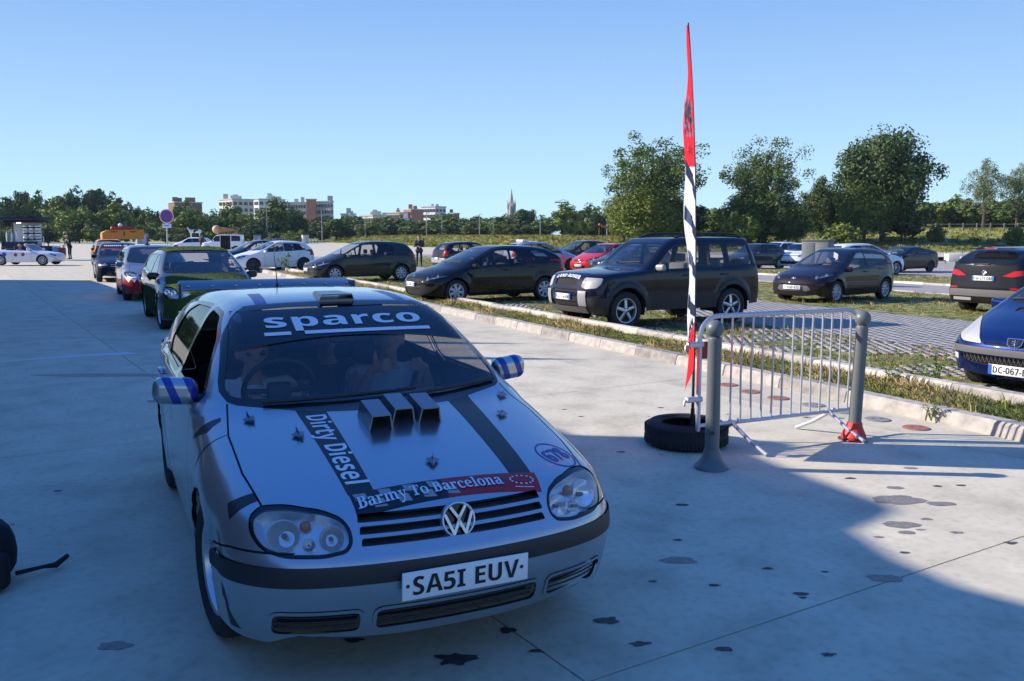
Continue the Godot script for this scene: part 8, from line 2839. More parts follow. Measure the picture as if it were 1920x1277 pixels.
func build_queue() -> void:
	paint("dark_green_paint", Color(0.012, 0.020, 0.012), 0.3, 0.35)
	paint("silver_grey_paint", Color(0.20, 0.22, 0.25), 0.7, 0.36)
	paint("dark_silver_paint", Color(0.10, 0.11, 0.12), 0.7, 0.34)
	paint("ink_paint", Color(0.006, 0.010, 0.020), 0.1, 0.5)
	paint("orange_paint", Color(0.60, 0.17, 0.02), 0.0, 0.4)
	var q := "rally cars waiting in the queue"
	textured("fake_turf", noise_tex(93, 0.08, [[0.0, Color(0.03, 0.06, 0.009)], [0.6, Color(0.055, 0.105, 0.014)], [1.0, Color(0.085, 0.14, 0.022)]], 256, 5), 2.0, 0.95, height_tex(94, 0.08), 1.0)
	# saloon clad in artificial grass
	make_car(hatch({"zf": 2.28, "zr": -2.52, "wb": 2.854, "H": 1.485, "W": 0.91, "nose": 0.76, "cowl": Vector2(1.22, 1.0), "head": 0.25, "roof_end": -1.75, "tail": 0.62, "belt": 0.95, "body": M.dark_silver_paint, "wheel": "split", "rr": 0.33, "rim": 0.225, "res": [56, 18, 12], "hl": [0.63, 0.60, 0.79, 0.60, 0.85, 0.67, 0.82, 0.775, 0.70, 0.78, 0.62, 0.70], "drive_x": -0.36, "mirror_m": M.ink_paint, "seat_m": M.seat, "plate": ["KV53 GRS", 0.40, M.plate_blue], "eu": false, "cuts": [], "steer": 0.05, "extra": turf_extra}), "grass_clad_saloon", "saloon clad in green artificial grass waiting behind the silver hatchback", Vector3(-6.42, 0, -18.09), 0.476, q)
	# saloon painted as a shark
	make_car(hatch({"zf": 2.25, "zr": -2.5, "wb": 2.754, "H": 1.46, "W": 0.90, "nose": 0.74, "cowl": Vector2(1.22, 0.98), "head": 0.25, "roof_end": -1.75, "tail": 0.6, "belt": 0.93, "body": M.silver_grey_paint, "wheel": "five", "rr": 0.32, "rim": 0.21, "res": [50, 16, 10], "hl": [0.46, 0.60, 0.80, 0.62, 0.86, 0.70, 0.84, 0.76, 0.66, 0.76, 0.48, 0.68], "drive_x": -0.36, "ws_glass": M.dark_glass, "cuts": [], "extra": shark_extra}), "shark_saloon", "silver saloon with red painted jaw and white teeth, third in the queue", Vector3(-10.26, 0, -25.37), 0.47, q)
	# dark saloon
	make_car(hatch({"zf": 2.22, "zr": -2.45, "wb": 2.72, "H": 1.45, "W": 0.88, "nose": 0.74, "cowl": Vector2(1.20, 0.97), "head": 0.25, "roof_end": -1.75, "tail": 0.6, "belt": 0.92, "body": M.ink_paint, "wheel": "five", "rr": 0.32, "rim": 0.21, "res": [50, 16, 10], "hl": [0.50, 0.62, 0.80, 0.63, 0.86, 0.68, 0.84, 0.73, 0.52, 0.71], "plate": ["LN05 VRK", 0.46, M.plate_white], "eu": false, "drive_x": -0.36, "extra": honda_extra}), "dark_saloon", "dark blue saloon with a white windscreen banner, fourth in the queue", Vector3(-15.3, 0, -34.6), 0.47, q)
	# orange car carrying a big orange box
	make_car(hatch({"zf": 2.05, "zr": -2.0, "wb": 2.5, "H": 1.50, "W": 0.87, "body": M.orange_paint, "mirror_m": M.black_plastic, "wheel": "six", "simple": true, "extra": func(car, B, s):
		var d := cut(s, pv([0.95, 0.2, 0.95, 0.62, -0.95, 0.62, -0.95, 0.2]), 0, -1.0, 0.2)
		var mb := MB.new()
		mb.soup(d, 0.002)
		part(car, "door_lower", mb, M.ink_paint)}), "orange_hatchback", "orange hatchback hidden behind the dark saloon in the queue", Vector3(-22.9, 0, -50.6), 0.50, q)
	# the orange roof load
	var o := thing("roof_box", "big flat orange box with painted eyes on the orange car roof", "roof box", Vector3(-21.9, 1.47, -50.2), 0.50)
	var bx := MB.new()
	bx.extrude(PackedVector2Array([Vector2(-1.12, 0.02), Vector2(1.02, 0.02), Vector2(1.02, 0.56), Vector2(-0.8, 0.52), Vector2(-0.98, 0.46), Vector2(-1.12, 0.36)]), 1.5, Transform3D(Basis(), Vector3(0, 0, -0.75)))
	part(o, "box_shell", bx, mat("box_orange", Color(0.52, 0.19, 0.022), 0.6))
	var ey := MB.new()
	for x in [-0.55, 0.45]:
		ey.extrude(PackedVector2Array([Vector2(x - 0.2, 0.46), Vector2(x - 0.1, 0.40), Vector2(x + 0.1, 0.40), Vector2(x + 0.2, 0.46)]), 0.012, Transform3D(Basis(), Vector3(0, 0, 0.75)))
	ey.extrude(PackedVector2Array([Vector2(-0.06, 0.22), Vector2(0.04, 0.22), Vector2(0.03, 0.44), Vector2(-0.03, 0.44)]), 0.012, Transform3D(Basis(), Vector3(0, 0, 0.75)))
	part(o, "painted_marks", ey, M.rust)
	var tp := MB.new()
	tp.rbox(Vector3(-0.1, 0.64, 0.3), Vector3(1.1, 0.16, 0.5), 0.05, 4)
	part(o, "top_ledge", tp, M.red_paint)
	var bl := MB.new()
	bl.ball(Vector3(-0.15, 0.80, 0.3), Vector3(0.11, 0.11, 0.11), 10, 8)
	part(o, "white_ball", bl, M.white_paint)

func fuzz(car: Node3D, s: Array, count: int, h: float, seed_: int) -> void:
	rng.seed = seed_
	var xf := []
	var cs := []
	var V: PackedVector3Array = s[0]
	var N: PackedVector3Array = s[1]
	var nt := V.size() / 3
	if nt == 0: return
	var cum := PackedFloat32Array()
	var tot := 0.0
	for i in nt:
		tot += (V[i * 3 + 1] - V[i * 3]).cross(V[i * 3 + 2] - V[i * 3]).length()
		cum.append(tot)
	for i in count:
		var k := cum.bsearch(rng.randf() * tot)
		k = mini(k, nt - 1)
		var a := rng.randf()
		var b := rng.randf()
		if a + b > 1.0:
			a = 1.0 - a
			b = 1.0 - b
		var p := V[k * 3] * (1 - a - b) + V[k * 3 + 1] * a + V[k * 3 + 2] * b
		var n := N[k * 3]
		var x := n.cross(Vector3(0.3, 0.1, 0.9)).normalized()
		var bs := Basis(x, n, x.cross(n)) * Basis(Vector3.UP, rng.randf() * TAU)
		var hh := h * rng.randf_range(0.6, 1.1)
		xf.append(Transform3D(bs.scaled_local(Vector3(h * 1.6, hh, h * 1.6)), p))
		cs.append(Color(0.055, 0.11, 0.014).lerp(Color(0.10, 0.16, 0.025), rng.randf()))
	scatter(car, "artificial_grass", tuft_mesh(800, 8, 0.6, 0.5, 0.07), M.grass_mat, xf, cs)

func turf_extra(car: Node3D, B: Body, s: Array) -> void:
	var all := [PackedVector3Array(), PackedVector3Array()]
	for g in [["bonnet_turf", [-0.74, 1.18, 0.74, 1.18, 0.79, 1.75, 0.66, 2.4, -0.66, 2.4, -0.79, 1.75], 1, 1.0], ["roof_turf", [-0.60, 0.16, 0.60, 0.16, 0.60, -1.6, -0.60, -1.6], 1, 1.0], ["front_turf", [-0.86, 0.24, 0.86, 0.24, 0.86, 0.66, 0.60, 0.76, -0.60, 0.76, -0.84, 0.66], 2, 1.0], ["side_turf", [1.0, 0.2, 1.0, 0.70, -2.2, 0.70, -2.2, 0.2], 0, -1.0], ["side_turf", [1.0, 0.2, 1.0, 0.70, -2.2, 0.70, -2.2, 0.2], 0, 1.0]]:
		var got := cut(s, pv(g[1]), g[2], g[3], 0.3)
		if got[0].is_empty(): continue
		join(all, got)
		var mb := MB.new()
		mb.soup(got, 0.012)
		part(car, g[0], mb, M.fake_turf)
	fuzz(car, all, 9000, 0.03, 71)
	# small inner round lamps
	for sd in [1.0, -1.0]:
		var p := B.front_at(0.50 * sd, 0.64, 0.6)
		var t := Transform3D(Basis(Vector3.RIGHT, PI / 2), p)
		var lm := MB.new()
		lm.lathe([Vector2(0.0, 0.016), Vector2(0.05, 0.014), Vector2(0.074, 0.008), Vector2(0.080, -0.02)], 20, t)
		var lp := part(car, "inner_headlight", lm, M.chrome_dull)
		var rg := MB.new()
		rg.lathe([Vector2(0.074, 0.012), Vector2(0.080, 0.020), Vector2(0.088, 0.012), Vector2(0.088, -0.02)], 20, t)
		part(lp, "lamp_bezel", rg, M.chrome)
		var fg := MB.new()
		var fp := B.front_at(0.60 * sd, 0.36, 0.6)
		fg.ball(fp, Vector3(0.06, 0.035, 0.02), 12, 8)
		part(car, "fog_lamp", fg, M.chrome)
	var st := MB.new()
	var sp := B.top_at(0, 2.0)
	st.tube([sp, sp + Vector3(0, 0.07, 0)], 0.006, 6)
	st.ball(sp + Vector3(0, 0.085, 0), Vector3(0.03, 0.03, 0.012), 10, 8)
	part(car, "bonnet_mascot", st, M.chrome)
	var gr := MB.new()
	for x in [-0.5, 0.5]:
		gr.rbox(B.front_at(x * 0.5, 0.30, 0.6) + Vector3(0, 0, 0.004), Vector3(0.5, 0.06, 0.02), 0.01, 4)
	part(car, "lower_intake", gr, M.black_matte)

func shark_extra(car: Node3D, B: Body, s: Array) -> void:
	# red jaw with white teeth along its upper edge
	var jaw := cut(s, pv([1.75, 0.15, 3.0, 0.15, 3.0, 0.575, 1.75, 0.575]), 0, 0.0)
	var plate_hole := cut(jaw, pv([-0.26, 0.36, 0.26, 0.36, 0.2, 0.46, -0.2, 0.46]), 2, 1.0, 0.1)
	var mb := MB.new()
	mb.soup(jaw, 0.002)
	var j := part(car, "painted_jaw", mb, M.red_film)
	var pm := MB.new()
	pm.soup(plate_hole, 0.004)
	part(car, "pale_grille_patch", pm, M.ice_film)
	for i in 13:
		var x := lerpf(-0.78, 0.78, i / 12.0)
		var tm := MB.new()
		var a := B.front_at(x - 0.045, 0.575, 0.6)
		var b := B.front_at(x + 0.045, 0.575, 0.6)
		var c := B.front_at(x, 0.50, 0.6)
		tm.ftri(a + B.normal(a) * 0.008, b + B.normal(b) * 0.008, c + B.normal(c) * 0.008, B.normal(c))
		part(j, "painted_tooth", tm, M.white_film)
	var h := MB.new()
	for q in [[0.15, 1.9, 0.45, 1.6, 0.3, 1.95], [-0.1, 1.7, 0.25, 1.5, 0.1, 1.85]]:
		on_hood(B, h, [Vector2(q[0], q[1]), Vector2(q[2], q[3]), Vector2(q[4], q[5])], 0.002)
	part(car, "bonnet_paintwork", h, M.grey_film)
	var rb := cut(s, pv([0.95, 0.22, 0.95, 0.55, -1.0, 0.40, -1.0, 0.22]), 0, -1.0, 0.2)
	var rm := MB.new()
	rm.soup(rb, 0.001)
	part(car, "door_paintwork", rm, M.red_film)
	var ae := MB.new()
	var p := B.top_at(-0.1, -0.3)
	ae.tube([p, p + Vector3(0, 0.02, 0)], 0.07, 12)
	ae.tube([p, p + Vector3(0, 0.24, 0)], 0.016, 8)
	part(car, "aerial", ae, M.black_plastic)

func honda_extra(car: Node3D, B: Body, s: Array) -> void:
	var bn := MB.new()
	for i in 15:
		if i in [9, 12]: continue
		var x0 := lerpf(-0.52, 0.52, i / 15.0)
		var q := []
		for e in [[x0, 1.345], [x0 + 0.05, 1.345], [x0 + 0.05, 1.305], [x0, 1.305]]:
			var p := B.front_at(e[0], e[1], -0.3)
			q.append(p + B.normal(p) * 0.004)
		bn.quad(q[0], q[1], q[2], q[3], Vector3(0, 0.5, 1))
	part(car, "windscreen_banner", bn, M.white_film).set_meta("kind", "stuff")
	var st := MB.new()
	for q in [[0.05, 1.50, 0.42, 0.10], [0.05, 1.72, 0.36, 0.07]]:
		var c := Vector2(q[0], q[1])
		on_hood(B, st, [c, c + Vector2(q[2], 0), c + Vector2(q[2], q[3]), c, c + Vector2(q[2], q[3]), c + Vector2(0, q[3])], 0.002)
	part(car, "bonnet_stickers", st, M.grey_film).set_meta("kind", "stuff")
	for k in 2:
		var bar := MB.new()
		var pts := []
		for i in 9:
			var x := lerpf(-0.42, 0.42, i / 8.0)
			var p := B.front_at(x, 0.60 + k * 0.05 - 0.12 * (0.42 - absf(x)) * (1 - k), 0.6)
			pts.append(p + Vector3(0, 0, 0.006))
		bar.tube(pts, 0.010, 6)
		part(car, "grille_bar", bar, M.chrome)

func build_event_far() -> void:
	# open roadster, side on
	paint("roadster_silver", Color(0.62, 0.65, 0.70), 0.2, 0.35)
	var at := Vector3(-27.99, 0, -51.49)
	make_car({
		"top": [Vector2(2.2, 0.40), Vector2(1.95, 0.62), Vector2(1.7, 0.70), Vector2(1.0, 0.80), Vector2(0.6, 0.845), Vector2(0.2, 0.86), Vector2(-0.6, 0.88), Vector2(-1.2, 0.90), Vector2(-1.7, 0.88), Vector2(-1.95, 0.84), Vector2(-2.2, 0.6)],
		"front": [Vector2(0.1, 1.80), Vector2(0.3, 1.92), Vector2(0.45, 1.95), Vector2(0.6, 1.90), Vector2(0.9, 1.7)], "rear": [Vector2(0.1, -1.85), Vector2(0.4, -1.95), Vector2(0.7, -1.97), Vector2(0.9, -1.90), Vector2(1.1, -1.8)],
		"plan": [Vector2(1.95, 0.74), Vector2(1.5, 0.80), Vector2(1.1, 0.815), Vector2(-1.2, 0.815), Vector2(-1.9, 0.76)],
		"b0": 1.2, "yw": 0.52, "bl": 0.25, "k1": 0.14, "k2": 0.14, "za": 1.187, "zb": -1.187, "ya": 0.30, "ra": 0.335, "zr": -1.96, "zf": 1.95, "yc": 0.45, "res": [50, 14, 10], "c6": 0.5,
		"sill": [Vector2(3, 0.19), Vector2(1.5, 0.18), Vector2(-1.5, 0.18), Vector2(-3, 0.24)], "win": [], "tw": 0.71, "rr": 0.30, "rim": 0.20, "wheel": "ten", "mirror": Vector3(0.72, 0.90, 0.45), "body": M.roadster_silver, "seats": false, "hl": [0.48, 0.55, 0.66, 0.55, 0.70, 0.62, 0.66, 0.68, 0.52, 0.68], "steer": 0.1,
		"seams": [[[0.62, 0.85, 0.62, 0.24], 0], [[-0.55, 0.86, -0.5, 0.24], 0]],
		"extra": roadster_extra}, "open_roadster", "silver open roadster with round stickers at the left edge", at, 1.564, "")
	var m := skin_mat("person_skin_and_clothes")
	for k in 2:
		var x: float = [0.34, -0.34][k]
		var t := thing("person", ["roadster occupant in a dark jacket farther from the camera", "bald roadster occupant sitting nearer the camera"][k], "person", at, 1.564)
		part(t, "figure", person_body({"hip_l": Vector3(x + 0.10, 0.42, -0.25), "hip_r": Vector3(x - 0.10, 0.42, -0.25), "sh_l": Vector3(x + 0.18, 0.86, -0.34), "sh_r": Vector3(x - 0.18, 0.86, -0.34), "el_l": Vector3(x + 0.22, 0.68, -0.12), "el_r": Vector3(x - 0.22, 0.68, -0.12), "wr_l": Vector3(x + 0.12, 0.78, 0.10), "wr_r": Vector3(x - 0.12, 0.78, 0.10), "head": Vector3(x, 1.10, -0.30), "sleeve": 1, "bald": k == 1}, [SKIN, Color(0.02, 0.02, 0.025) if k == 0 else Color(0.45, 0.30, 0.30), Color(0.05, 0.05, 0.06), Color(0.02, 0.02, 0.02), Color(0.4, 0.4, 0.4)], 0.035), m)
	serving_truck()
	# suitcases by the truck
	var sc := thing("picnic_cooler", "tall cooler printed blue, yellow and green beside the red suitcase", "cooler", on_ground(-31.95, 62.4), 0.15)
	for q in [["cooler_body", 0.0, 0.30, Color(0.02, 0.06, 0.02)], ["yellow_band", 0.30, 0.52, Color(0.55, 0.36, 0.03)], ["blue_band", 0.52, 0.86, Color(0.12, 0.28, 0.55)], ["white_lid", 0.86, 0.96, Color(0.6, 0.6, 0.6)]]:
		var mb := MB.new()
		mb.rbox(Vector3(0, (q[1] + q[2]) * 0.5, 0), Vector3(0.46, q[2] - q[1] - 0.004, 0.36), 0.03, 4)
		part(sc, q[0], mb, mat_once("cooler_" + q[0], q[3], 0.6))
	var su := thing("suitcase", "dark red upright suitcase on the concrete", "suitcase", on_ground(-31.45, 62.2), 0.15)
	var sb := MB.new()
	sb.rbox(Vector3(0, 0.46, 0), Vector3(0.44, 0.80, 0.30), 0.06, 6)
	part(su, "case_shell", sb, mat("case_red", Color(0.16, 0.012, 0.015), 0.5))
	var sh := MB.new()
	sh.tube([Vector3(-0.12, 0.85, 0), Vector3(-0.12, 1.0, 0), Vector3(0.12, 1.0, 0), Vector3(0.12, 0.85, 0)], 0.012, 6)
	part(su, "handle", sh, M.case_red)
	for x in [-0.17, 0.17]:
		var w := MB.new()
		w.ball(Vector3(x, 0.035, 0.08), Vector3(0.035, 0.035, 0.035), 8, 6)
		part(su, "castor", w, M.black_plastic)
	# white estate with a cow on its roof
	var cow_at := Vector3(-33.6, 0, -93.0)
	make_car(hatch({"simple": true, "res": [34, 12, 8], "zf": 2.1, "zr": -2.2, "wb": 2.6, "H": 1.48, "W": 0.87, "roof_end": -1.7, "body": M.white_car, "wheel": "five", "glass": M.dark_glass}), "white_estate", "white estate car carrying a white cow figure on its roof", cow_at, -1.35, "")
	cow(cow_at + Vector3(0.55, 1.47, -0.1), -1.35)
	# white van with an ice cream cone
	var van_at := Vector3(-28.7, 0, -88.5)
	make_car({
		"top": [Vector2(2.2, 0.7), Vector2(2.0, 0.92), Vector2(1.5, 1.04), Vector2(1.2, 1.10), Vector2(0.55, 1.68), Vector2(0.2, 1.80), Vector2(-0.8, 1.83), Vector2(-1.9, 1.80)],
		"front": [Vector2(0.1, 1.95), Vector2(0.5, 2.06), Vector2(0.8, 2.02), Vector2(1.2, 1.8)], "rear": [Vector2(0.1, -1.95), Vector2(0.6, -2.02), Vector2(1.2, -1.99), Vector2(1.9, -1.90)],
		"plan": [Vector2(2.0, 0.78), Vector2(1.5, 0.84), Vector2(0, 0.86), Vector2(-1.9, 0.84)], "b0": 1.05, "tum": 0.16, "tc": 0.0, "sh": 0.02, "bl": 0.1, "k1": 0.10, "k2": 0.10, "crown": 0.03,
		"za": 1.3, "zb": -1.35, "zr": -2.02, "zf": 2.06, "yc": 0.6, "res": [36, 14, 8], "sill": [Vector2(3, 0.24), Vector2(0, 0.22), Vector2(-3, 0.26)],
		"win": [[0.98, 1.10, 0.18, 1.10, 0.18, 1.62, 0.55, 1.60], [-0.95, 1.14, -1.78, 1.14, -1.74, 1.60, -0.95, 1.62]], "ws": [-0.68, 1.18, 0.68, 1.18, 0.62, 1.66, -0.62, 1.66], "hl": [0.5, 0.70, 0.78, 0.72, 0.78, 0.9, 0.55, 0.88], "tw": 0.75, "rr": 0.31, "rim": 0.2, "simple": true, "mirror": Vector3(0.78, 1.15, 0.75), "body": M.white_car, "seat_y": 0.45, "glass": M.dark_glass,
		"cuts": [["open_side_door", [0.10, 0.30, -0.85, 0.30, -0.85, 1.66, 0.10, 1.66], 0, 1.0, -0.25, M.black_matte], ["red_stripe", [0.95, 0.36, 0.14, 0.36, 0.14, 0.52, 0.95, 0.52], 0, 1.0, 0.003, M.red_film], ["red_stripe", [-0.92, 0.36, -2.1, 0.36, -2.1, 0.56, -0.92, 0.56], 0, 1.0, 0.003, M.red_film], ["red_roof", [-0.9, 0.35, 0.9, 0.35, 0.9, -2.1, -0.9, -2.1], 1, 1.0, 0.003, mat("pink_film", Color(0.45, 0.12, 0.12), 0.5)]]}, "ice_cream_van", "white and red van with its side door open and a cone on top", van_at, -1.45, "")
	var cn := thing("giant_cone", "giant wafer cone lying on the white van roof", "cone", van_at + Vector3(-0.6, 1.84, 0.1), 0.12)
	var cb := MB.new()
	cb.lathe([Vector2(0.36, 0.0), Vector2(0.30, 0.5), Vector2(0.18, 1.1), Vector2(0.03, 1.9)], 16, Transform3D(Basis(Vector3.BACK, -PI / 2 + -0.02), Vector3(0.1, 0.34, 0)))
	part(cn, "wafer", cb, mat("wafer", Color(0.50, 0.22, 0.10), 0.7))
	var cs := MB.new()
	cs.ball(Vector3(0.02, 0.42, 0), Vector3(0.42, 0.42, 0.42), 14, 10)
	part(cn, "scoop", cs, mat("scoop", Color(0.55, 0.36, 0.18), 0.6))
	# small trailer far right
	var tr := thing("car_trailer", "small cream trailer parked beyond the last lane", "trailer", on_ground(29.6, 58.5), -0.2)
	var tb := MB.new()
	tb.rbox(Vector3(0, 0.62, 0), Vector3(1.9, 0.5, 1.1), 0.04, 4)
	part(tr, "box", tb, M.far_cream)
	var fl := MB.new()
	fl.rbox(Vector3(0.1, 0.62, 0.58), Vector3(0.7, 0.18, 0.1), 0.05, 4)
	part(tr, "mudguard", fl, M.far_cream)
	var tw := MB.new()
	tw.tube([Vector3(-0.9, 0.42, 0), Vector3(-1.8, 0.42, 0)], 0.04, 6)
	part(tr, "drawbar", tw, M.dark_metal)
	add_wheel(tr, "six", 0.30, 0.19, 0.16, Vector3(0.1, 0.30, 0.62), M.alloy, -PI / 2, true)
	add_wheel(tr, "six", 0.30, 0.19, 0.16, Vector3(0.1, 0.30, -0.62), M.alloy, PI / 2, true)

func roadster_extra(car: Node3D, B: Body, s: Array) -> void:
	var cp := cut(s, rounded(pv([-0.60, 0.50, 0.60, 0.50, 0.60, -0.62, -0.60, -0.62]), 0.12), 1, 1.0, 0.3)
	var mb := MB.new()
	mb.soup(cp, -0.35)
	part(car, "cockpit_floor", mb, M.black_matte)
	for x in [-0.34, 0.34]:
		var st := MB.new()
		st.rbox(Vector3(x, 0.78, -0.46), Vector3(0.48, 0.62, 0.14), 0.06, 4)
		part(car, "seat", st, M.seat)
	var fr := MB.new()
	var pts := [Vector3(-0.66, 0.84, 0.62), Vector3(-0.60, 1.16, 0.12), Vector3(-0.5, 1.19, 0.08), Vector3(0.5, 1.19, 0.08), Vector3(0.60, 1.16, 0.12), Vector3(0.66, 0.84, 0.62)]
	fr.tube(pts, 0.022, 8)
	part(car, "windscreen_frame", fr, M.roadster_silver)
	var gl := MB.new()
	gl.quad(Vector3(-0.64, 0.85, 0.61), Vector3(-0.58, 1.15, 0.12), Vector3(0.58, 1.15, 0.12), Vector3(0.64, 0.85, 0.61), Vector3(0, 0.7, 0.7))
	part(car, "windscreen", gl, M.car_glass)
	var hd := MB.new()
	hd.rbox(Vector3(0, 0.90, -0.82), Vector3(1.2, 0.12, 0.36), 0.05, 4)
	part(car, "folded_hood", hd, M.black_plastic)
	for q in [[-0.95, 0.62, 0.12, M.blue_film], [-0.30, 0.60, 0.10, M.red_film], [0.12, 0.62, 0.10, M.red_film]]:
		for sd in [-1.0]:
			var c := B.side_at(q[0], q[1], sd)
			var sm := MB.new()
			sm.lathe([Vector2(0, 0.004), Vector2(q[2], 0.003), Vector2(q[2], -0.02)], 16, Transform3D(Basis(Vector3.BACK, PI / 2), c + Vector3(sd * 0.006, 0, 0)), true)
			part(car, "round_sticker", sm, q[3])

func cow(p: Vector3, turn: float) -> void:
	var t := thing("cow_figure", "white and black cow figure standing on the white estate roof", "figure", p, turn)
	var mb := MB.new()
	mb.use_col = true
	var b := [[Vector3(0, 0.62, 0.45), Vector3(0, 0.62, -0.45), 0.17, 0.18, 0], [Vector3(0, 0.62, 0.1), Vector3(0.02, 0.70, -0.15), 0.185, 0.17, 1], [Vector3(0, 0.68, 0.5), Vector3(0, 0.92, 0.75), 0.10, 0.08, 0], [Vector3(0, 0.95, 0.75), Vector3(0, 0.82, 1.0), 0.09, 0.06, 1], [Vector3(0.06, 1.02, 0.74), Vector3(0.18, 1.08, 0.72), 0.03, 0.02, 0], [Vector3(-0.06, 1.02, 0.74), Vector3(-0.18, 1.08, 0.72), 0.03, 0.02, 0]]
	for x in [-0.11, 0.11]:
		for z in [0.42, -0.42]:
			b.append([Vector3(x, 0.52, z), Vector3(x, 0.28, z + 0.03), 0.07, 0.045, 0])
			b.append([Vector3(x, 0.28, z + 0.03), Vector3(x, 0.03, z), 0.042, 0.045, 0])
	b.append([Vector3(0, 0.72, -0.62), Vector3(0, 0.35, -0.68), 0.025, 0.03, 1])
	net(mb, b, [Color(0.72, 0.72, 0.72), Color(0.02, 0.02, 0.02)], 0.035, 0.06)
	part(t, "figure", mb, skin_mat("cow_paint"))

func serving_truck() -> void:
	var t := thing("serving_truck", "black open serving truck with a navy canopy behind the roadster", "truck", on_ground(-34.0, 62.5), 0.05)
	mat("canopy_navy", Color(0.008, 0.012, 0.035), 0.6)
	var cp := MB.new()
	cp.rbox(Vector3(-0.15, 2.86, 0), Vector3(2.75, 0.26, 2.0), 0.05, 4)
	part(t, "canopy", cp, M.canopy_navy)
	var un := MB.new()
	un.box(Vector3(-0.15, 2.66, -0.3), Vector3(2.5, 0.14, 1.3))
	part(t, "canopy_shelf", un, M.black_matte)
	for q in [[-1.35, 0.8], [-1.35, -0.8], [1.05, -0.8]]:
		var ps := MB.new()
		ps.tube([Vector3(q[0], 0.5, q[1]), Vector3(q[0], 2.75, q[1])], 0.04, 8)
		part(t, "canopy_post", ps, M.black_plastic)
	var bp := MB.new()
	bp.rbox(Vector3(-0.35, 1.75, -0.85), Vector3(1.9, 1.7, 0.05), 0.01, 4)
	part(t, "back_panel", bp, M.white_paint)
	var bd := MB.new()
	bd.rbox(Vector3(0.1, 0.72, 0), Vector3(3.1, 0.50, 1.7), 0.08, 4)
	part(t, "truck_bed", bd, M.black_plastic)
	var ct := MB.new()
	ct.rbox(Vector3(-0.35, 1.10, 0.35), Vector3(2.0, 0.30, 0.9), 0.04, 4)
	part(t, "counter", ct, M.canopy_navy)
	for q in [[-1.0, 0.75, 0.0], [1.3, 0.75, 0.0]]:
		add_wheel(t, "six", 0.36, 0.2, 0.2, Vector3(q[0], 0.36, 0.80), M.alloy_dark, -PI / 2, true)
	var mr := MB.new()
	mr.tube([Vector3(1.35, 0.9, 0.5), Vector3(1.35, 1.6, 0.5), Vector3(1.15, 1.66, 0.5)], 0.03, 6)
	part(t, "mirror_arm", mr, M.galvanised)
	for i in 2:
		var lp := MB.new()
		lp.rbox(Vector3(-0.45 + i * 0.16, 2.56, 0.3), Vector3(0.13, 0.09, 0.06), 0.02, 4)
		part(t, "work_lamp", lp, M.lamp_lit)
	# kegs and bottles on it
	var kg := MB.new()
	kg.lathe([Vector2(0, 0.34), Vector2(0.15, 0.34), Vector2(0.18, 0.32), Vector2(0.165, 0.29), Vector2(0.19, 0.26), Vector2(0.19, 0.08), Vector2(0.165, 0.05), Vector2(0.18, 0.02), Vector2(0.15, 0.0)], 14)
	var km := kg.mesh()
	var bn := MB.new()
	bn.lathe([Vector2(0.192, 0.12), Vector2(0.192, 0.22)], 14)
	var bm := bn.mesh()
	for r in 3:
		for c in 3:
			var o := thing("beer_keg", "steel keg, %s row, %s column of the stack on the serving truck" % [["bottom", "middle", "top"][r], ["left", "middle", "right"][c]], "keg", t.position + Vector3(-0.12 + c * 0.42, 1.26 + r * 0.40, 0.02 - 0.1), 0.0, "kegs stacked on the serving truck")
			part(o, "shell", km, M.alloy)
			part(o, "dark_band", bm, M.canopy_navy)
	for i in 5:
		var o := thing("bottle", "%s bottle standing on the serving truck shelf" % ["leftmost white", "left teal", "middle white", "right teal", "rightmost white"][i], "bottle", t.position + Vector3(-1.22 + i * 0.17, 1.26, 0.1 + 0.25), 0.0, "bottles on the serving truck")
		var b := MB.new()
		b.lathe([Vector2(0, 0.0), Vector2(0.06, 0.0), Vector2(0.06, 0.5), Vector2(0.02, 0.68), Vector2(0.02, 0.78), Vector2(0, 0.78)], 10)
		part(o, "bottle_glass", b, M.white_paint if i % 2 == 0 else mat_once("bottle_teal", Color(0.10, 0.25, 0.30), 0.3))
		var cpb := MB.new()
		cpb.lathe([Vector2(0.025, 0.74), Vector2(0.025, 0.80), Vector2(0, 0.80)], 8)
		part(o, "bottle_cap", cpb, M.black_plastic)

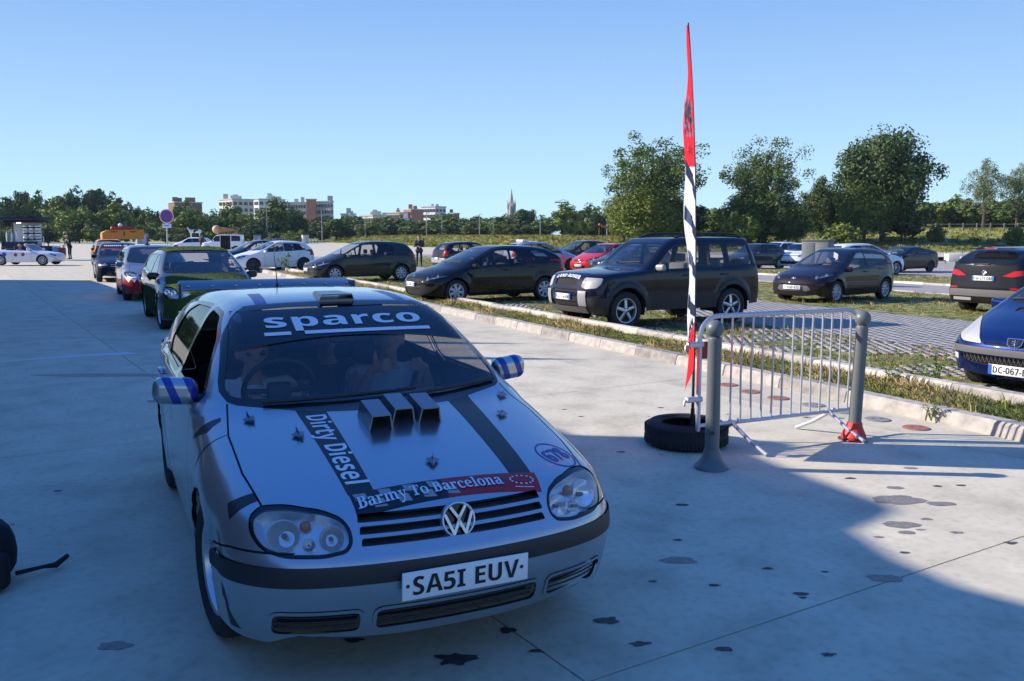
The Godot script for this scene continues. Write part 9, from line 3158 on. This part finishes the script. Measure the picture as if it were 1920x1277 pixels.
func _ready() -> void:
	rng.seed = 7
	light_and_camera()
	make_materials()
	build_ground()
	build_car_park()
	build_field()
	build_street()
	build_hall()
	build_trees()
	build_town()
	make_car(golf_spec(), "rally_hatchback", "silver rally hatchback with dark bonnet stripes leading the queue", Vector3(-1.095, 0, -5.21), 0.442, "")
	build_golf_crew(Vector3(-1.095, 0, -5.21), 0.442)
	build_parked_cars()
	build_queue()
	build_event_far()
	build_people()
	build_furniture()

func light_and_camera() -> void:
	var cam := Camera3D.new()
	cam.name = "camera"
	add_child(cam)
	cam.position = Vector3(0, 1.745, 0)
	cam.rotation.x = -atan(198.5 / 1660.0)
	cam.fov = rad_to_deg(2.0 * atan(638.5 / 1660.0))
	cam.near = 0.05
	cam.far = 4000.0
	cam.current = true
	var sun := DirectionalLight3D.new()
	sun.name = "sun"
	add_child(sun)
	var el := deg_to_rad(28.0)
	var to_sun := Vector3(-cos(el) * 0.995, sin(el), -cos(el) * 0.1).normalized()
	sun.look_at_from_position(to_sun * 50.0, Vector3.ZERO)
	sun.light_energy = 1.6
	sun.light_color = Color(1.0, 0.945, 0.90)
	sun.light_angular_distance = 0.5
	sun.shadow_enabled = true
	sun.sky_mode = DirectionalLight3D.SKY_MODE_LIGHT_ONLY
	var e := Environment.new()
	e.background_mode = Environment.BG_SKY
	var sk := ProceduralSkyMaterial.new()
	sk.sky_top_color = Color(0.200, 0.410, 0.735)
	sk.sky_horizon_color = Color(0.689, 0.824, 0.881)
	sk.sky_curve = 0.156
	sk.ground_bottom_color = Color(0.35, 0.36, 0.36)
	sk.ground_horizon_color = Color(0.65, 0.70, 0.72)
	sk.sun_angle_max = 0.0
	var sky := Sky.new()
	sky.sky_material = sk
	e.sky = sky
	e.tonemap_mode = Environment.TONE_MAPPER_LINEAR
	e.tonemap_exposure = 1.6
	e.fog_enabled = true
	e.fog_density = 0.00012
	e.fog_light_color = Color(0.78, 0.88, 0.97)
	e.sdfgi_enabled = true
	e.ssao_enabled = true
	e.ssil_enabled = true
	var we := WorldEnvironment.new()
	we.name = "environment"
	we.environment = e
	add_child(we)
